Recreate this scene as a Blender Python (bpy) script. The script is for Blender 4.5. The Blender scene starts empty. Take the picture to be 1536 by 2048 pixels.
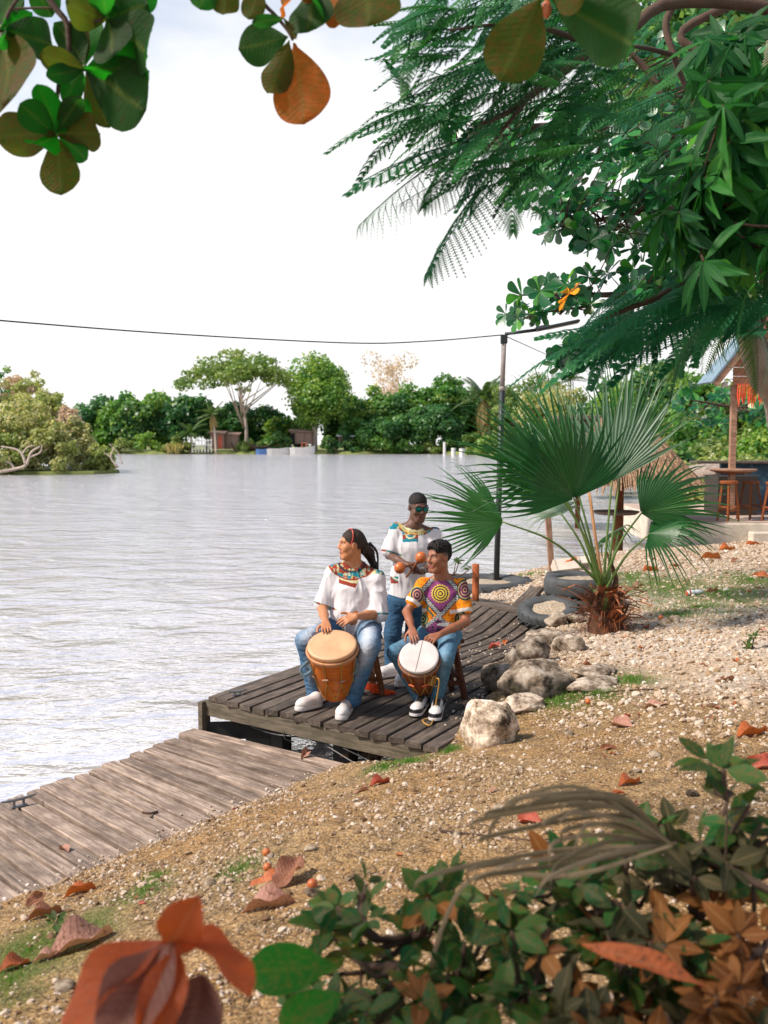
import bpy, math, random
import numpy as np
from mathutils import Vector, Matrix
random.seed(7); rng = np.random.default_rng(7)
sc = bpy.context.scene
COL = sc.collection
R = math.radians
# ---------------------------------------------------------------- camera, sky, sun, exposure
FPX, HOR, ZC = 2000.0, 875.0, 2.8
PITCH = math.atan((1024 - HOR) / FPX)
cam = bpy.data.cameras.new('camera'); camo = bpy.data.objects.new('camera', cam); COL.objects.link(camo)
camo.location = (0, 0, ZC); camo.rotation_euler = (math.pi/2 - PITCH, 0, 0)
cam.sensor_fit = 'VERTICAL'; cam.sensor_height = 24; cam.lens = FPX/2048*24
cam.clip_start = .05; cam.clip_end = 3000
cam.dof.use_dof = True; cam.dof.focus_distance = 8.9; cam.dof.aperture_fstop = cam.lens/1000/.0135
cam.dof.aperture_blades = 0
sc.camera = camo
SUN_EL, SUN_DIR = R(48), Vector((-.80, -.25, 0)).normalized()      # where the light comes from
world = bpy.data.worlds.new('World'); sc.world = world; world.use_nodes = True
wt = world.node_tree; wt.nodes.clear()
def W(t, **k):
    n = wt.nodes.new(t)
    for a, b in k.items(): setattr(n, a, b)
    return n
sky = W('ShaderNodeTexSky', sky_type='NISHITA', sun_disc=False, sun_elevation=SUN_EL, sun_rotation=math.atan2(SUN_DIR.x, SUN_DIR.y))
sky.altitude = 0; sky.air_density = 1; sky.dust_density = 1.2
tc = W('ShaderNodeTexCoord'); sep = W('ShaderNodeSeparateXYZ'); wt.links.new(tc.outputs['Generated'], sep.inputs[0])
mp = W('ShaderNodeMapping'); mp.inputs['Scale'].default_value = (1, 1, 2.6); wt.links.new(tc.outputs['Generated'], mp.inputs[0])
cn = W('ShaderNodeTexNoise'); cn.inputs['Scale'].default_value = 2.2; cn.inputs['Detail'].default_value = 6; cn.inputs['Roughness'].default_value = .6
wt.links.new(mp.outputs[0], cn.inputs['Vector'])
hz = W('ShaderNodeMapRange', clamp=True); hz.inputs[1].default_value = .23; hz.inputs[2].default_value = .60; hz.inputs[3].default_value = .52; hz.inputs[4].default_value = -.24
wt.links.new(sep.outputs['Z'], hz.inputs[0])
ad = W('ShaderNodeMath', operation='ADD'); wt.links.new(cn.outputs['Fac'], ad.inputs[0]); wt.links.new(hz.outputs[0], ad.inputs[1])
cr = W('ShaderNodeMapRange', clamp=True, interpolation_type='SMOOTHSTEP'); cr.inputs[1].default_value = .38; cr.inputs[2].default_value = .98
wt.links.new(ad.outputs[0], cr.inputs[0])
b1 = W('ShaderNodeBackground'); b1.inputs['Strength'].default_value = .15; wt.links.new(sky.outputs[0], b1.inputs['Color'])
b2 = W('ShaderNodeBackground'); b2.inputs['Color'].default_value = (1, .992, .985, 1); b2.inputs['Strength'].default_value = .82
mx = W('ShaderNodeMixShader'); wt.links.new(cr.outputs[0], mx.inputs[0]); wt.links.new(b1.outputs[0], mx.inputs[1]); wt.links.new(b2.outputs[0], mx.inputs[2])
wo = W('ShaderNodeOutputWorld'); wt.links.new(mx.outputs[0], wo.inputs[0])
sl = bpy.data.lights.new('sun', 'SUN'); sl.energy = 4.2; sl.angle = R(9); sl.color = (1, .91, .79)
so = bpy.data.objects.new('sun', sl); COL.objects.link(so)
sd = Vector((SUN_DIR.x*math.cos(SUN_EL), SUN_DIR.y*math.cos(SUN_EL), math.sin(SUN_EL)))
so.rotation_euler = sd.to_track_quat('Z', 'Y').to_euler()
sc.view_settings.view_transform = 'Standard'; sc.view_settings.look = 'None'; sc.view_settings.gamma = 1
sc.view_settings.use_curve_mapping = False; sc.view_settings.exposure = 0.45
sc.render.engine = 'CYCLES'
sc.cycles.max_bounces = 7; sc.cycles.diffuse_bounces = 3; sc.cycles.glossy_bounces = 3; sc.cycles.transmission_bounces = 4
sc.cycles.transparent_max_bounces = 6; sc.cycles.use_denoising = True
sc.cycles.caustics_reflective = False; sc.cycles.caustics_refractive = False

# ---------------------------------------------------------------- measuring: photo point + distance -> place
CP, SP = math.cos(PITCH), math.sin(PITCH)
def ray(px, py):
    u = (1024 - py)/FPX; r = (px - 768)/FPX
    return np.array([r, CP + u*SP, -SP + u*CP])
def P(px, py, Y):
    d = ray(px, py); return np.array([0, 0, ZC]) + d*(Y/d[1])
def G(px, py, z):
    d = ray(px, py); return np.array([0, 0, ZC]) + d*((z - ZC)/d[2])
def proj(p):
    p = np.asarray(p, float); q = p - np.array([0, 0, ZC])
    f = q[..., 1]*CP - q[..., 2]*SP; u = q[..., 1]*SP + q[..., 2]*CP
    return 768 + FPX*q[..., 0]/f, 1024 - FPX*u/f
def nrm(v): v = np.asarray(v, float); return v/(np.linalg.norm(v) + 1e-12)

# ---------------------------------------------------------------- mesh helpers
def fastmesh(name, V, groups, col=None, smooth=True, extra=None):
    me = bpy.data.meshes.new(name)
    V = np.asarray(V, np.float32).reshape(-1, 3)
    groups = [np.asarray(g, np.int32) for g in groups if len(g)]
    nl = sum(g.size for g in groups); nf = sum(len(g) for g in groups)
    me.vertices.add(len(V)); me.vertices.foreach_set('co', V.ravel())
    me.loops.add(nl); me.polygons.add(nf)
    me.loops.foreach_set('vertex_index', np.concatenate([g.ravel() for g in groups]))
    tot = np.concatenate([np.full(len(g), g.shape[1], np.int32) for g in groups])
    st = np.concatenate([[0], np.cumsum(tot)[:-1]]).astype(np.int32)
    me.polygons.foreach_set('loop_start', st)
    try: me.polygons.foreach_set('loop_total', tot)
    except Exception: pass
    me.polygons.foreach_set('use_smooth', np.full(nf, smooth, bool))
    if col is not None:
        a = me.color_attributes.new('Col', 'FLOAT_COLOR', 'POINT')
        c = np.ones((len(V), 4), np.float32); c[:, :3] = col; a.data.foreach_set('color', c.ravel())
    for k, v in (extra or {}).items():
        a = me.attributes.new(k, 'FLOAT', 'POINT'); a.data.foreach_set('value', np.asarray(v, np.float32))
    me.update(calc_edges=True); me.validate(); return me
class MB:
    def __init__(s): s.v = []; s.g = {}; s.n = 0; s.c = []
    def add(s, V, faces, col=None):
        V = np.asarray(V, float).reshape(-1, 3)
        s.v.append(V)
        by = {}
        if isinstance(faces, np.ndarray): by[faces.shape[1]] = faces
        else:
            for f in faces: by.setdefault(len(f), []).append(f)
        for k, f in by.items(): s.g.setdefault(k, []).append(np.asarray(f, np.int64) + s.n)
        s.c.append(np.tile(np.asarray(col if col is not None else (1, 1, 1), float), (len(V), 1)) if col is None or np.ndim(col) == 1 else col)
        s.n += len(V); return s
    def box(s, c, size, rot=None, col=None, bev=0.0):
        hx, hy, hz_ = np.asarray(size)/2
        if bev <= 0:
            V = np.array([[x, y, z] for x in (-hx, hx) for y in (-hy, hy) for z in (-hz_, hz_)])
            F = [(0, 1, 3, 2), (4, 6, 7, 5), (0, 4, 5, 1), (2, 3, 7, 6), (0, 2, 6, 4), (1, 5, 7, 3)]
        else:
            V = []; b = bev
            for x, y in ((-hx, -hy), (hx, -hy), (hx, hy), (-hx, hy)):
                sx, sy = math.copysign(1, x), math.copysign(1, y)
                V += [(x - sx*b, y - sy*b, -hz_), (x, y, -hz_ + b), (x, y, hz_ - b), (x - sx*b, y - sy*b, hz_)]
            V = np.array(V); F = [(0, 12, 8, 4), (3, 7, 11, 15)]
            for i in range(4):
                j = (i + 1) % 4
                for k in range(3): F.append((4*i + k, 4*j + k, 4*j + k + 1, 4*i + k + 1))
        if rot is not None: V = V @ np.asarray(rot).T
        return s.add(V + np.asarray(c), F, col)
    def tube(s, pts, rad, n=8, col=None, caps=True, closed=False, flat=None):
        pts = np.asarray(pts, float); m = len(pts); rad = np.broadcast_to(np.asarray(rad, float), (m,))
        if closed: t = np.roll(pts, -1, 0) - np.roll(pts, 1, 0)
        else: t = np.gradient(pts, axis=0)
        t /= (np.linalg.norm(t, axis=1)[:, None] + 1e-12)
        a = np.array([0, 0, 1.]) if abs(t[0][2]) < .9 else np.array([1., 0, 0])
        nn = np.zeros_like(pts); x = nrm(np.cross(t[0], a))
        for i in range(m):
            x = nrm(x - t[i]*np.dot(x, t[i])); nn[i] = x
        bb = np.cross(t, nn)
        an = np.linspace(0, 2*math.pi, n, endpoint=False)
        V = pts[:, None] + rad[:, None, None]*(nn[:, None]*np.cos(an)[None, :, None] + bb[:, None]*np.sin(an)[None, :, None])
        V = V.reshape(-1, 3); F = []
        for i in range(m if closed else m - 1):
            i2 = (i + 1) % m
            for j in range(n):
                k = (j + 1) % n; F.append((i*n + j, i*n + k, i2*n + k, i2*n + j))
        fl = list(F)
        if caps and not closed: fl += [tuple(range(n))[::-1], tuple((m - 1)*n + j for j in range(n))]
        return s.add(V, fl, col)
    def lathe(s, prof, c=(0, 0, 0), rot=None, n=24, col=None, caps=True):
        prof = np.asarray(prof, float); an = np.linspace(0, 2*math.pi, n, endpoint=False)
        V = np.stack([prof[:, 0][:, None]*np.cos(an), prof[:, 0][:, None]*np.sin(an), np.repeat(prof[:, 1][:, None], n, 1)], -1).reshape(-1, 3)
        if rot is not None: V = V @ np.asarray(rot).T
        F = [(i*n + j, i*n + (j + 1) % n, (i + 1)*n + (j + 1) % n, (i + 1)*n + j) for i in range(len(prof) - 1) for j in range(n)]
        if caps: F += [tuple(range(n))[::-1], tuple((len(prof) - 1)*n + j for j in range(n))]
        return s.add(V + np.asarray(c), F, col)
    def mesh(s, name, smooth=False, usecol=False):
        return fastmesh(name, np.concatenate(s.v), [np.concatenate(g) for g in s.g.values()], np.concatenate(s.c) if usecol else None, smooth)
def basis(z, x=None):
    z = nrm(z); x = np.array([1., 0, 0]) if x is None else np.asarray(x, float)
    if abs(np.dot(nrm(x), z)) > .97: x = np.array([0, 1., 0])
    x = nrm(x - z*np.dot(x, z)); y = np.cross(z, x); return np.stack([x, y, z], 1)
def tag(o, label=None, cat=None, group=None, kind=None):
    if label: o['label'] = label
    if cat: o['category'] = cat
    if group: o['group'] = group
    if kind: o['kind'] = kind
    return o
def empty(name, loc, label=None, cat=None, group=None):
    o = bpy.data.objects.new(name, None); COL.objects.link(o); o.empty_display_size = .1
    o.location = tuple(loc); return tag(o, label, cat, group)
def wobj(name, me, mat, parent=None):
    """mesh given in world coordinates; kept in place under its parent"""
    if isinstance(me, MB): me = me.mesh(name)
    o = bpy.data.objects.new(name, me); COL.objects.link(o)
    if mat is not None and not me.materials: me.materials.append(mat)
    if parent is not None:
        o.parent = parent
        p = parent; off = Vector((0, 0, 0))
        while p is not None: off += p.location; p = p.parent
        o.location = -off
    return o
def inst(name, me, M, parent=None):
    """shared mesh placed by a 4x4 matrix in world space (parents are unrotated)"""
    o = bpy.data.objects.new(name, me); COL.objects.link(o)
    M = Matrix(M.tolist() if hasattr(M, 'tolist') else M)
    if parent is not None:
        p = parent; off = Vector((0, 0, 0))
        while p is not None: off += p.location; p = p.parent
        M.translation = M.translation - off; o.parent = parent
    o.matrix_basis = M; return o
def mat4(o, Rm, s=1.0):
    M = np.eye(4); M[:3, :3] = np.asarray(Rm)*np.asarray(s); M[:3, 3] = o; return M
# value noise -------------------------------------------------------
def _h(ix, iy, iz):
    n = (ix*374761393 + iy*668265263 + iz*2147483647 // 7 + 1274126177*iz) & 0xffffffff
    n = ((n ^ (n >> 13))*1274126177) & 0xffffffff
    return ((n ^ (n >> 16)) & 0xffff)/65535.0
def noise(p, s=1.0, seed=0):
    p = np.asarray(p, float)*s
    if p.shape[-1] == 2: p = np.concatenate([p, np.zeros(p.shape[:-1] + (1,))], -1)
    p = p + seed*17.31
    i = np.floor(p).astype(np.int64); f = p - i; f = f*f*(3 - 2*f)
    r = 0
    for a in (0, 1):
        for b in (0, 1):
            for c in (0, 1):
                w = (f[..., 0] if a else 1 - f[..., 0])*(f[..., 1] if b else 1 - f[..., 1])*(f[..., 2] if c else 1 - f[..., 2])
                r = r + w*_h(i[..., 0] + a, i[..., 1] + b, i[..., 2] + c)
    return r
def fbm(p, s=1.0, o=4, seed=0):
    r = 0; a = .5
    for k in range(o): r = r + a*(noise(p, s*2**k, seed + k) - .5); a *= .5
    return r
def sstep(x, a, b): t = np.clip((x - a)/(b - a), 0, 1); return t*t*(3 - 2*t)
def curve(ctrl, n=16):
    """smooth line through control points"""
    c = np.asarray(ctrl, float); m = len(c); c = np.concatenate([[2*c[0] - c[1]], c, [2*c[-1] - c[-2]]])
    out = []
    for k in range(n):
        t = k/(n - 1)*(m - 1); i = min(int(t), m - 2); t -= i
        a, b, d, e = c[i:i + 4]
        out.append(.5*((2*b) + (d - a)*t + (2*a - 5*b + 4*d - e)*t*t + (3*b - a - 3*d + e)*t**3))
    return np.array(out)
# ---------------------------------------------------------------- materials
def lin(r, g, b):
    f = lambda c: (c/255/12.92) if c/255 <= .04045 else ((c/255 + .055)/1.055)**2.4
    return (f(r), f(g), f(b))
class NT:
    def __init__(s, name):
        s.m = bpy.data.materials.new(name); s.m.use_nodes = True; s.t = s.m.node_tree; s.t.nodes.clear()
        s.out = s.n('ShaderNodeOutputMaterial')
    def n(s, t, **k):
        x = s.t.nodes.new(t)
        for a, b in k.items():
            if a == 'ins':
                for i, v in b.items():
                    if hasattr(v, 'links') or isinstance(v, bpy.types.NodeSocket): s.t.links.new(v, x.inputs[i])
                    else: x.inputs[i].default_value = v
            else: setattr(x, a, b)
        return x
    def l(s, a, b): s.t.links.new(a, b)
    def ramp(s, fac, stops, interp='LINEAR'):
        x = s.t.nodes.new('ShaderNodeValToRGB'); x.color_ramp.interpolation = interp
        e = x.color_ramp.elements
        while len(e) > 1: e.remove(e[-1])
        e[0].position = stops[0][0]; e[0].color = tuple(stops[0][1]) + (1,)
        for p, c in stops[1:]:
            q = e.new(p); q.color = tuple(c) + (1,)
        s.l(fac, x.inputs[0]); return x.outputs[0]
    def mixc(s, f, a, b, blend='MIX'):
        x = s.t.nodes.new('ShaderNodeMix'); x.data_type = 'RGBA'; x.blend_type = blend
        for i, v in ((0, f), (6, a), (7, b)):
            if isinstance(v, bpy.types.NodeSocket): s.l(v, x.inputs[i])
            elif i == 0: x.inputs[0].default_value = v
            else: x.inputs[i].default_value = tuple(v) + (1,)
        return x.outputs[2]
    def math(s, op, a, b=0.0, clamp=False):
        x = s.n('ShaderNodeMath', operation=op, use_clamp=clamp)
        for i, v in ((0, a), (1, b)):
            if isinstance(v, bpy.types.NodeSocket): s.l(v, x.inputs[i])
            else: x.inputs[i].default_value = v
        return x.outputs[0]
    def coord(s, kind='Object', scale=(1, 1, 1), rnd=0.0):
        c = s.n('ShaderNodeTexCoord').outputs[kind]
        m = s.n('ShaderNodeMapping'); s.l(c, m.inputs[0]); m.inputs['Scale'].default_value = scale
        if rnd:
            oi = s.n('ShaderNodeObjectInfo'); v = s.n('ShaderNodeVectorMath', operation='SCALE'); v.inputs[0].default_value = (rnd, rnd*.7, rnd*1.3)
            s.l(oi.outputs['Random'], v.inputs['Scale']); s.l(v.outputs[0], m.inputs['Location'])
        return m.outputs[0]
    def noise(s, vec, scale=5, detail=4, rough=.55, dist=0):
        x = s.n('ShaderNodeTexNoise'); s.l(vec, x.inputs['Vector']); x.inputs['Scale'].default_value = scale
        x.inputs['Detail'].default_value = detail; x.inputs['Roughness'].default_value = rough; x.inputs['Distortion'].default_value = dist
        return x.outputs['Fac']
    def bump(s, h, strength=.3, dist=.01, normal=None):
        x = s.n('ShaderNodeBump'); s.l(h, x.inputs['Height']); x.inputs['Strength'].default_value = strength; x.inputs['Distance'].default_value = dist
        if normal is not None: s.l(normal, x.inputs['Normal'])
        return x.outputs[0]
    def bsdf(s, color, rough=.6, normal=None, **k):
        b = s.n('ShaderNodeBsdfPrincipled')
        for i, v in (('Base Color', color), ('Roughness', rough)):
            if isinstance(v, bpy.types.NodeSocket): s.l(v, b.inputs[i])
            else: b.inputs[i].default_value = tuple(v) + (1,) if i == 'Base Color' else v
        if normal is not None: s.l(normal, b.inputs['Normal'])
        for a, v in k.items(): b.inputs[a.replace('_', ' ')].default_value = v
        s.b = b; return b.outputs[0]
    def done(s, sh): s.l(sh, s.out.inputs[0]); return s.m
def m_plain(name, c, rough=.6, var=.25, scale=8, bump=.2, dist=.004, **k):
    t = NT(name); v = t.coord('Object', rnd=9)
    n = t.noise(v, scale, 5, .6)
    col = t.ramp(n, [(.25, [x*(1 - var) for x in c]), (.75, [min(1, x*(1 + var)) for x in c])])
    n2 = t.noise(v, scale*6, 3)
    return t.done(t.bsdf(col, rough, t.bump(n2, bump, dist), **k))
def m_col(name, rough=.7, scale=60, bump=.15, dist=.003, spec=.3, sheen=0):
    t = NT(name); a = t.n('ShaderNodeAttribute', attribute_name='Col')
    v = t.coord('Object'); n = t.noise(v, scale, 3)
    f = t.math('MULTIPLY_ADD', n, .3); t.t.nodes[-1].inputs[2].default_value = .85
    mul = t.n('ShaderNodeVectorMath', operation='SCALE'); t.l(a.outputs['Color'], mul.inputs[0]); t.l(f, mul.inputs['Scale'])
    return t.done(t.bsdf(mul.outputs[0], rough, t.bump(n, bump, dist), Specular_IOR_Level=spec))
def m_wood(name, light, dark, crack, rough=.85, sc_=1.0, moss=None, contrast=1.0, useX=True, ov=.22):
    """weathered plank: grain runs along local X; each plank its own tone"""
    t = NT(name)
    g = t.coord('Object', (1.1*sc_, 22*sc_, 22*sc_), rnd=40)
    n1 = t.noise(g, 2.2, 6, .65, .6)
    fine = t.noise(t.coord('Object', (3*sc_, 120*sc_, 120*sc_), rnd=31), 2, 4, .7)
    blot = t.noise(t.coord('Object', (2*sc_, 5*sc_, 5*sc_), rnd=21), 2.4, 5, .65)
    mid = [(a + b)/2 for a, b in zip(light, dark)]
    c = t.ramp(n1, [(.34, crack), (.42, dark), (.50, mid), (.62, light)])
    c2 = t.ramp(fine, [(.35, [x*.5 for x in mid]), (.6, light)])
    c = t.mixc(.4, c, c2)
    c = t.mixc(t.ramp(blot, [(.42, (0, 0, 0)), (.62, (.75, .75, .75))]), c, dark)
    if moss: c = t.mixc(t.ramp(t.noise(t.coord('Object', (2, 3, 3), rnd=5), 3.3, 5, .7), [(.56, (0, 0, 0)), (.7, (.5, .5, .5))]), c, moss)
    oi = t.n('ShaderNodeObjectInfo')
    f = t.n('ShaderNodeMapRange'); t.l(oi.outputs['Random'], f.inputs[0]); f.inputs[3].default_value = 1 - ov; f.inputs[4].default_value = 1 + ov
    mul = t.n('ShaderNodeVectorMath', operation='SCALE'); t.l(c, mul.inputs[0]); t.l(f.outputs[0], mul.inputs['Scale'])
    h = t.math('ADD', n1, t.math('MULTIPLY', fine, .5))
    return t.done(t.bsdf(mul.outputs[0], rough, t.bump(h, .55, .006), Specular_IOR_Level=.25))
def m_leaf(name, stops, trans=.35, rough=.42, tcol=None, veins=False, spec=.45, brown=None, bfac=.0, ribs=False):
    """leaf: colour picked per leaf (attribute rnd + object random), light passes through"""
    t = NT(name)
    a = t.n('ShaderNodeAttribute', attribute_name='rnd'); oi = t.n('ShaderNodeObjectInfo')
    f = t.math('FRACT', t.math('ADD', a.outputs['Fac'], oi.outputs['Random']))
    c = t.ramp(f, stops)
    v = t.coord('Object', rnd=7)
    if brown is not None:
        b = t.noise(v, 14 if veins else 3, 5, .65)
        c = t.mixc(t.ramp(b, [(.52 - bfac*.2, (0, 0, 0)), (.66, (.8, .8, .8))]), c, brown)
    if veins:
        uv = t.n('ShaderNodeAttribute', attribute_name='mid')
        c = t.mixc(t.ramp(uv.outputs['Fac'], [(.0, (.55, .55, .55)), (.16, (0, 0, 0))]), c, veins if not isinstance(veins, bool) else [min(1, x*1.7 + .02) for x in stops[0][1]])
    bh = t.noise(v, 25, 2)
    if ribs:      # side veins running off the midrib, small brown specks
        sx = t.n('ShaderNodeSeparateXYZ', ins={0: t.coord('Object')}); st = t.math('SUBTRACT', t.math('MULTIPLY', sx.outputs['Y'], 13.0), t.math('MULTIPLY', t.math('ABSOLUTE', sx.outputs['X']), 9.0))
        st = t.math('ADD', st, t.math('MULTIPLY', t.noise(v, 3, 3), 2.2)); tri = t.math('ABSOLUTE', t.math('SUBTRACT', t.math('FRACT', st), .5))
        ln = t.ramp(tri, [(.0, (.32, .32, .32)), (.05, (0, 0, 0))]); lighter = t.mixc(1.0, c, (1.9, 1.8, 1.5), 'MULTIPLY'); c = t.mixc(ln, c, lighter)
        c = t.mixc(t.ramp(t.noise(v, 38, 3, .6), [(.66, (0, 0, 0)), (.72, (.8, .8, .8))]), c, (.05, .022, .006)); bh = t.math('ADD', bh, t.math('MULTIPLY', tri, .6))
    b1 = t.bsdf(c, rough, t.bump(bh, .25 if ribs else .12, .02 if ribs else .01), Specular_IOR_Level=spec)
    tr = t.n('ShaderNodeBsdfTranslucent')
    if tcol is None: tc_ = t.mixc(.5, c, t.mixc(1.0, c, (1.0, 1.0, .25), 'MULTIPLY'))
    else: tc_ = t.mixc(.6, c, tcol)
    gm = t.n('ShaderNodeVectorMath', operation='SCALE'); t.l(tc_, gm.inputs[0]); gm.inputs['Scale'].default_value = 2.1
    t.l(gm.outputs[0], tr.inputs[0])
    ms = t.n('ShaderNodeMixShader'); ms.inputs[0].default_value = trans; t.l(b1, ms.inputs[1]); t.l(tr.outputs[0], ms.inputs[2])
    return t.done(ms.outputs[0])
# ================================================================= SETTING
# --- water
t = NT('river_water')
v = t.n('ShaderNodeNewGeometry').outputs['Position']
mpa = t.n('ShaderNodeMapping', ins={0: v}); mpa.inputs['Scale'].default_value = (.80, 1.15, 1); mpa.inputs['Rotation'].default_value = (0, 0, R(-12))
n1 = t.noise(mpa.outputs[0], 1.0, 2, .45, .7)
mpb = t.n('ShaderNodeMapping', ins={0: v}); mpb.inputs['Scale'].default_value = (1.3, 2.0, 1); mpb.inputs['Rotation'].default_value = (0, 0, R(10))
n2 = t.noise(mpb.outputs[0], 3.4, 3, .55, .3)
n3 = t.noise(mpb.outputs[0], .22, 2, .5)
n4 = t.noise(mpb.outputs[0], 9.0, 2, .5, .2)
h = t.math('ADD', t.math('MULTIPLY', n1, 1.0), t.math('ADD', t.math('MULTIPLY', n2, .26), t.math('MULTIPLY', n4, .05)))
spn = t.n('ShaderNodeSeparateXYZ', ins={0: v}); amp = t.n('ShaderNodeMapRange', clamp=True, ins={0: spn.outputs['Y'], 1: 7.0, 2: 45.0, 3: .11, 4: .44})
bmn = t.n('ShaderNodeBump', ins={'Height': h, 'Strength': 1.0, 'Distance': amp.outputs[0]}); bm = bmn.outputs[0]
deep = t.mixc(t.ramp(n3, [(.35, (0, 0, 0)), (.65, (1, 1, 1))]), (.83, .77, .76), (.93, .875, .87))
sh = t.bsdf(deep, .14, bm, IOR=1.6, Specular_IOR_Level=.9, Metallic=.60)
m_water = t.done(sh)
m = MB(); xs = [-400, -60, -12, -5, 5, 14, 60, 400]; ys = [-20, 4, 12, 30, 80, 165, 400]
V = [(x, y, 0) for y in ys for x in xs]; nx = len(xs)
m.add(V, [(j*nx + i, j*nx + i + 1, (j + 1)*nx + i + 1, (j + 1)*nx + i) for j in range(len(ys) - 1) for i in range(nx - 1)])
tag(wobj('river_water', m, m_water), 'pale rippled river reflecting the white sky', kind='structure')

# --- near bank
SHORE = np.array([(-9.0, -4.0, .22), (-6.0, 0.0, .22), (-2.12, 5.33, .23), (-0.32, 7.70, .24), (0.12, 7.62, .28), (0.62, 7.75, .50), (1.10, 9.3, .54),
                  (1.60, 11.0, .57), (2.25, 12.3, .60), (1.9, 13.1, .52), (0.75, 14.0, .40), (0.65, 15.3, .36), (2.06, 17.8, .30), (4.5, 20.9, .35), (6.4, 22.2, .35), (8.2, 27, .4), (9.6, 34, .4), (11, 42, .4)])
POLY = np.concatenate([SHORE[:, :2], [(60, 42), (60, -12), (-9, -12)]])
def inside(x, y):
    r = np.zeros(np.shape(x), bool); n = len(POLY); j = n - 1
    for i in range(n):
        xi, yi = POLY[i]; xj, yj = POLY[j]
        c = ((yi > y) != (yj > y)) & (x < (xj - xi)*(y - yi)/(yj - yi + 1e-12) + xi); r ^= c; j = i
    return r
def shore_d(x, y):
    best = np.full(np.shape(x), 1e9); ee = np.zeros(np.shape(x)); wsum = 0; 
    for i in range(len(SHORE) - 1):
        a, b = SHORE[i], SHORE[i + 1]; d = b[:2] - a[:2]; L2 = (d**2).sum()
        t_ = np.clip(((x - a[0])*d[0] + (y - a[1])*d[1])/L2, 0, 1)
        dd = np.hypot(x - a[0] - t_*d[0], y - a[1] - t_*d[1]); m_ = dd < best
        best = np.where(m_, dd, best)
        w = 1/(dd + .15)**3; ee = ee + w*(a[2] + (b[2] - a[2])*t_); wsum = wsum + w
    return np.where(inside(x, y), best, -best), ee/wsum
def ground(x, y, rough=True):
    x = np.asarray(x, float); y = np.asarray(y, float)
    p = np.stack([x, y], -1)
    s, e = shore_d(x, y)
    s2 = s + .10*fbm(p, 2.5, 3, 5)
    cap = 1.16 + (.86 - 1.16)*sstep(y, 6, 14)
    ramp_ = 1 - np.exp(-np.clip(s2, 0, 50)/2.6)
    h = np.where(s2 > 0, e + (cap - e)*ramp_, np.maximum(e + s2*2.2, -.9))
    h = h + .04*fbm(p, .9, 3, 1)*np.clip(s2, 0, 1)
    if rough: h = h + .035*fbm(p, 5, 4, 2) + .012*fbm(p, 28, 2, 9)
    return h
_gx, _gy = np.arange(-12, 24, .08), np.arange(-2, 40, .08); _gh = ground(*np.meshgrid(_gx, _gy))
def gz(x, y):
    u = min(max((x + 12)/.08, 0), len(_gx) - 1.01); v = min(max((y + 2)/.08, 0), len(_gy) - 1.01); i, j = int(u), int(v); u -= i; v -= j
    return float((_gh[j, i]*(1 - u) + _gh[j, i + 1]*u)*(1 - v) + (_gh[j + 1, i]*(1 - u) + _gh[j + 1, i + 1]*u)*v)
def GG(px, py):
    """photo point -> point on the bank"""
    z = .8
    for _ in range(14):
        p = G(px, py, z); z = .6*gz(p[0], p[1]) + .4*z
    return np.array([p[0], p[1], gz(p[0], p[1])])
def grid_mesh(name, xs, ys):
    X, Y = np.meshgrid(xs, ys); Z = ground(X, Y); V = np.stack([X, Y, Z], -1).reshape(-1, 3)
    nx, ny = len(xs), len(ys); i = np.arange(nx*ny).reshape(ny, nx)
    Q = np.stack([i[:-1, :-1], i[:-1, 1:], i[1:, 1:], i[1:, :-1]], -1).reshape(-1, 4)
    keep = V[Q].max(1)[:, 2] > -.35; Q = Q[keep]
    used = np.unique(Q); remap = np.zeros(len(V), np.int64); remap[used] = np.arange(len(used))
    V = V[used]; Q = remap[Q]
    return V, Q
# grass patches in the photo: (px, py, radius m)
GRASS = [(1330, 1175, .9, 1.0), (1440, 1185, 1.0, .9), (1260, 1155, .7, .8), (1500, 1160, .8, .8), (820, 1520, .16, 1.0), (770, 1535, .16, .9), (1120, 1400, .32, .9), (1190, 1385, .28, .8), (1260, 1360, .25, .7),
         (1060, 1405, .2, .9), (480, 1735, .16, .7), (290, 1780, .15, .8), (160, 1860, .22, .8), (60, 1900, .28, .9), (20, 1960, .25, .9), (310, 1755, .1, .6), (1060, 1150, .5, .5), (1350, 1230, .4, .5), (1400, 1215, .8, .6), (900, 1500, .1, .8)]
GC = [(GG(a, b), r, w) for a, b, r, w in GRASS]
def grassy(x, y):
    g = np.zeros(np.shape(x))
    for c, r, w in GC:
        d = np.hypot(x - c[0], (y - c[1])/1.6)/r
        g = np.maximum(g, w*np.exp(-d*d*1.2))
    p = np.stack([x, y], -1)
    return np.clip(g*1.3*(.35 + 1.3*noise(p, 6, 3)), 0, 1)
t = NT('bank_soil')
v = t.n('ShaderNodeNewGeometry').outputs['Position']
vo = t.n('ShaderNodeTexVoronoi', ins={'Vector': v, 'Scale': 42.0}); vo2 = t.n('ShaderNodeTexVoronoi', ins={'Vector': v, 'Scale': 110.0})
big = t.noise(v, 1.1, 4, .6); med = t.noise(v, 7, 5, .7); fin = t.noise(v, 60, 4, .7)
base = t.ramp(med, [(.32, (.035, .020, .011)), (.43, (.17, .088, .034)), (.55, (.40, .225, .088)), (.72, (.60, .38, .19))])
chip = t.ramp(vo2.outputs['Color'], [(0, (.12, .07, .035)), (.45, (.42, .28, .13)), (.8, (.62, .46, .28)), (1, (.72, .60, .45))])
c = t.mixc(.5, base, chip)
c = t.mixc(t.ramp(fin, [(.38, (.8, .8, .8)), (.56, (0, 0, 0))]), c, (.055, .034, .020))
zone = t.n('ShaderNodeAttribute', attribute_name='Col'); sepc = t.n('ShaderNodeSeparateColor', ins={0: zone.outputs['Color']})
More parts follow.
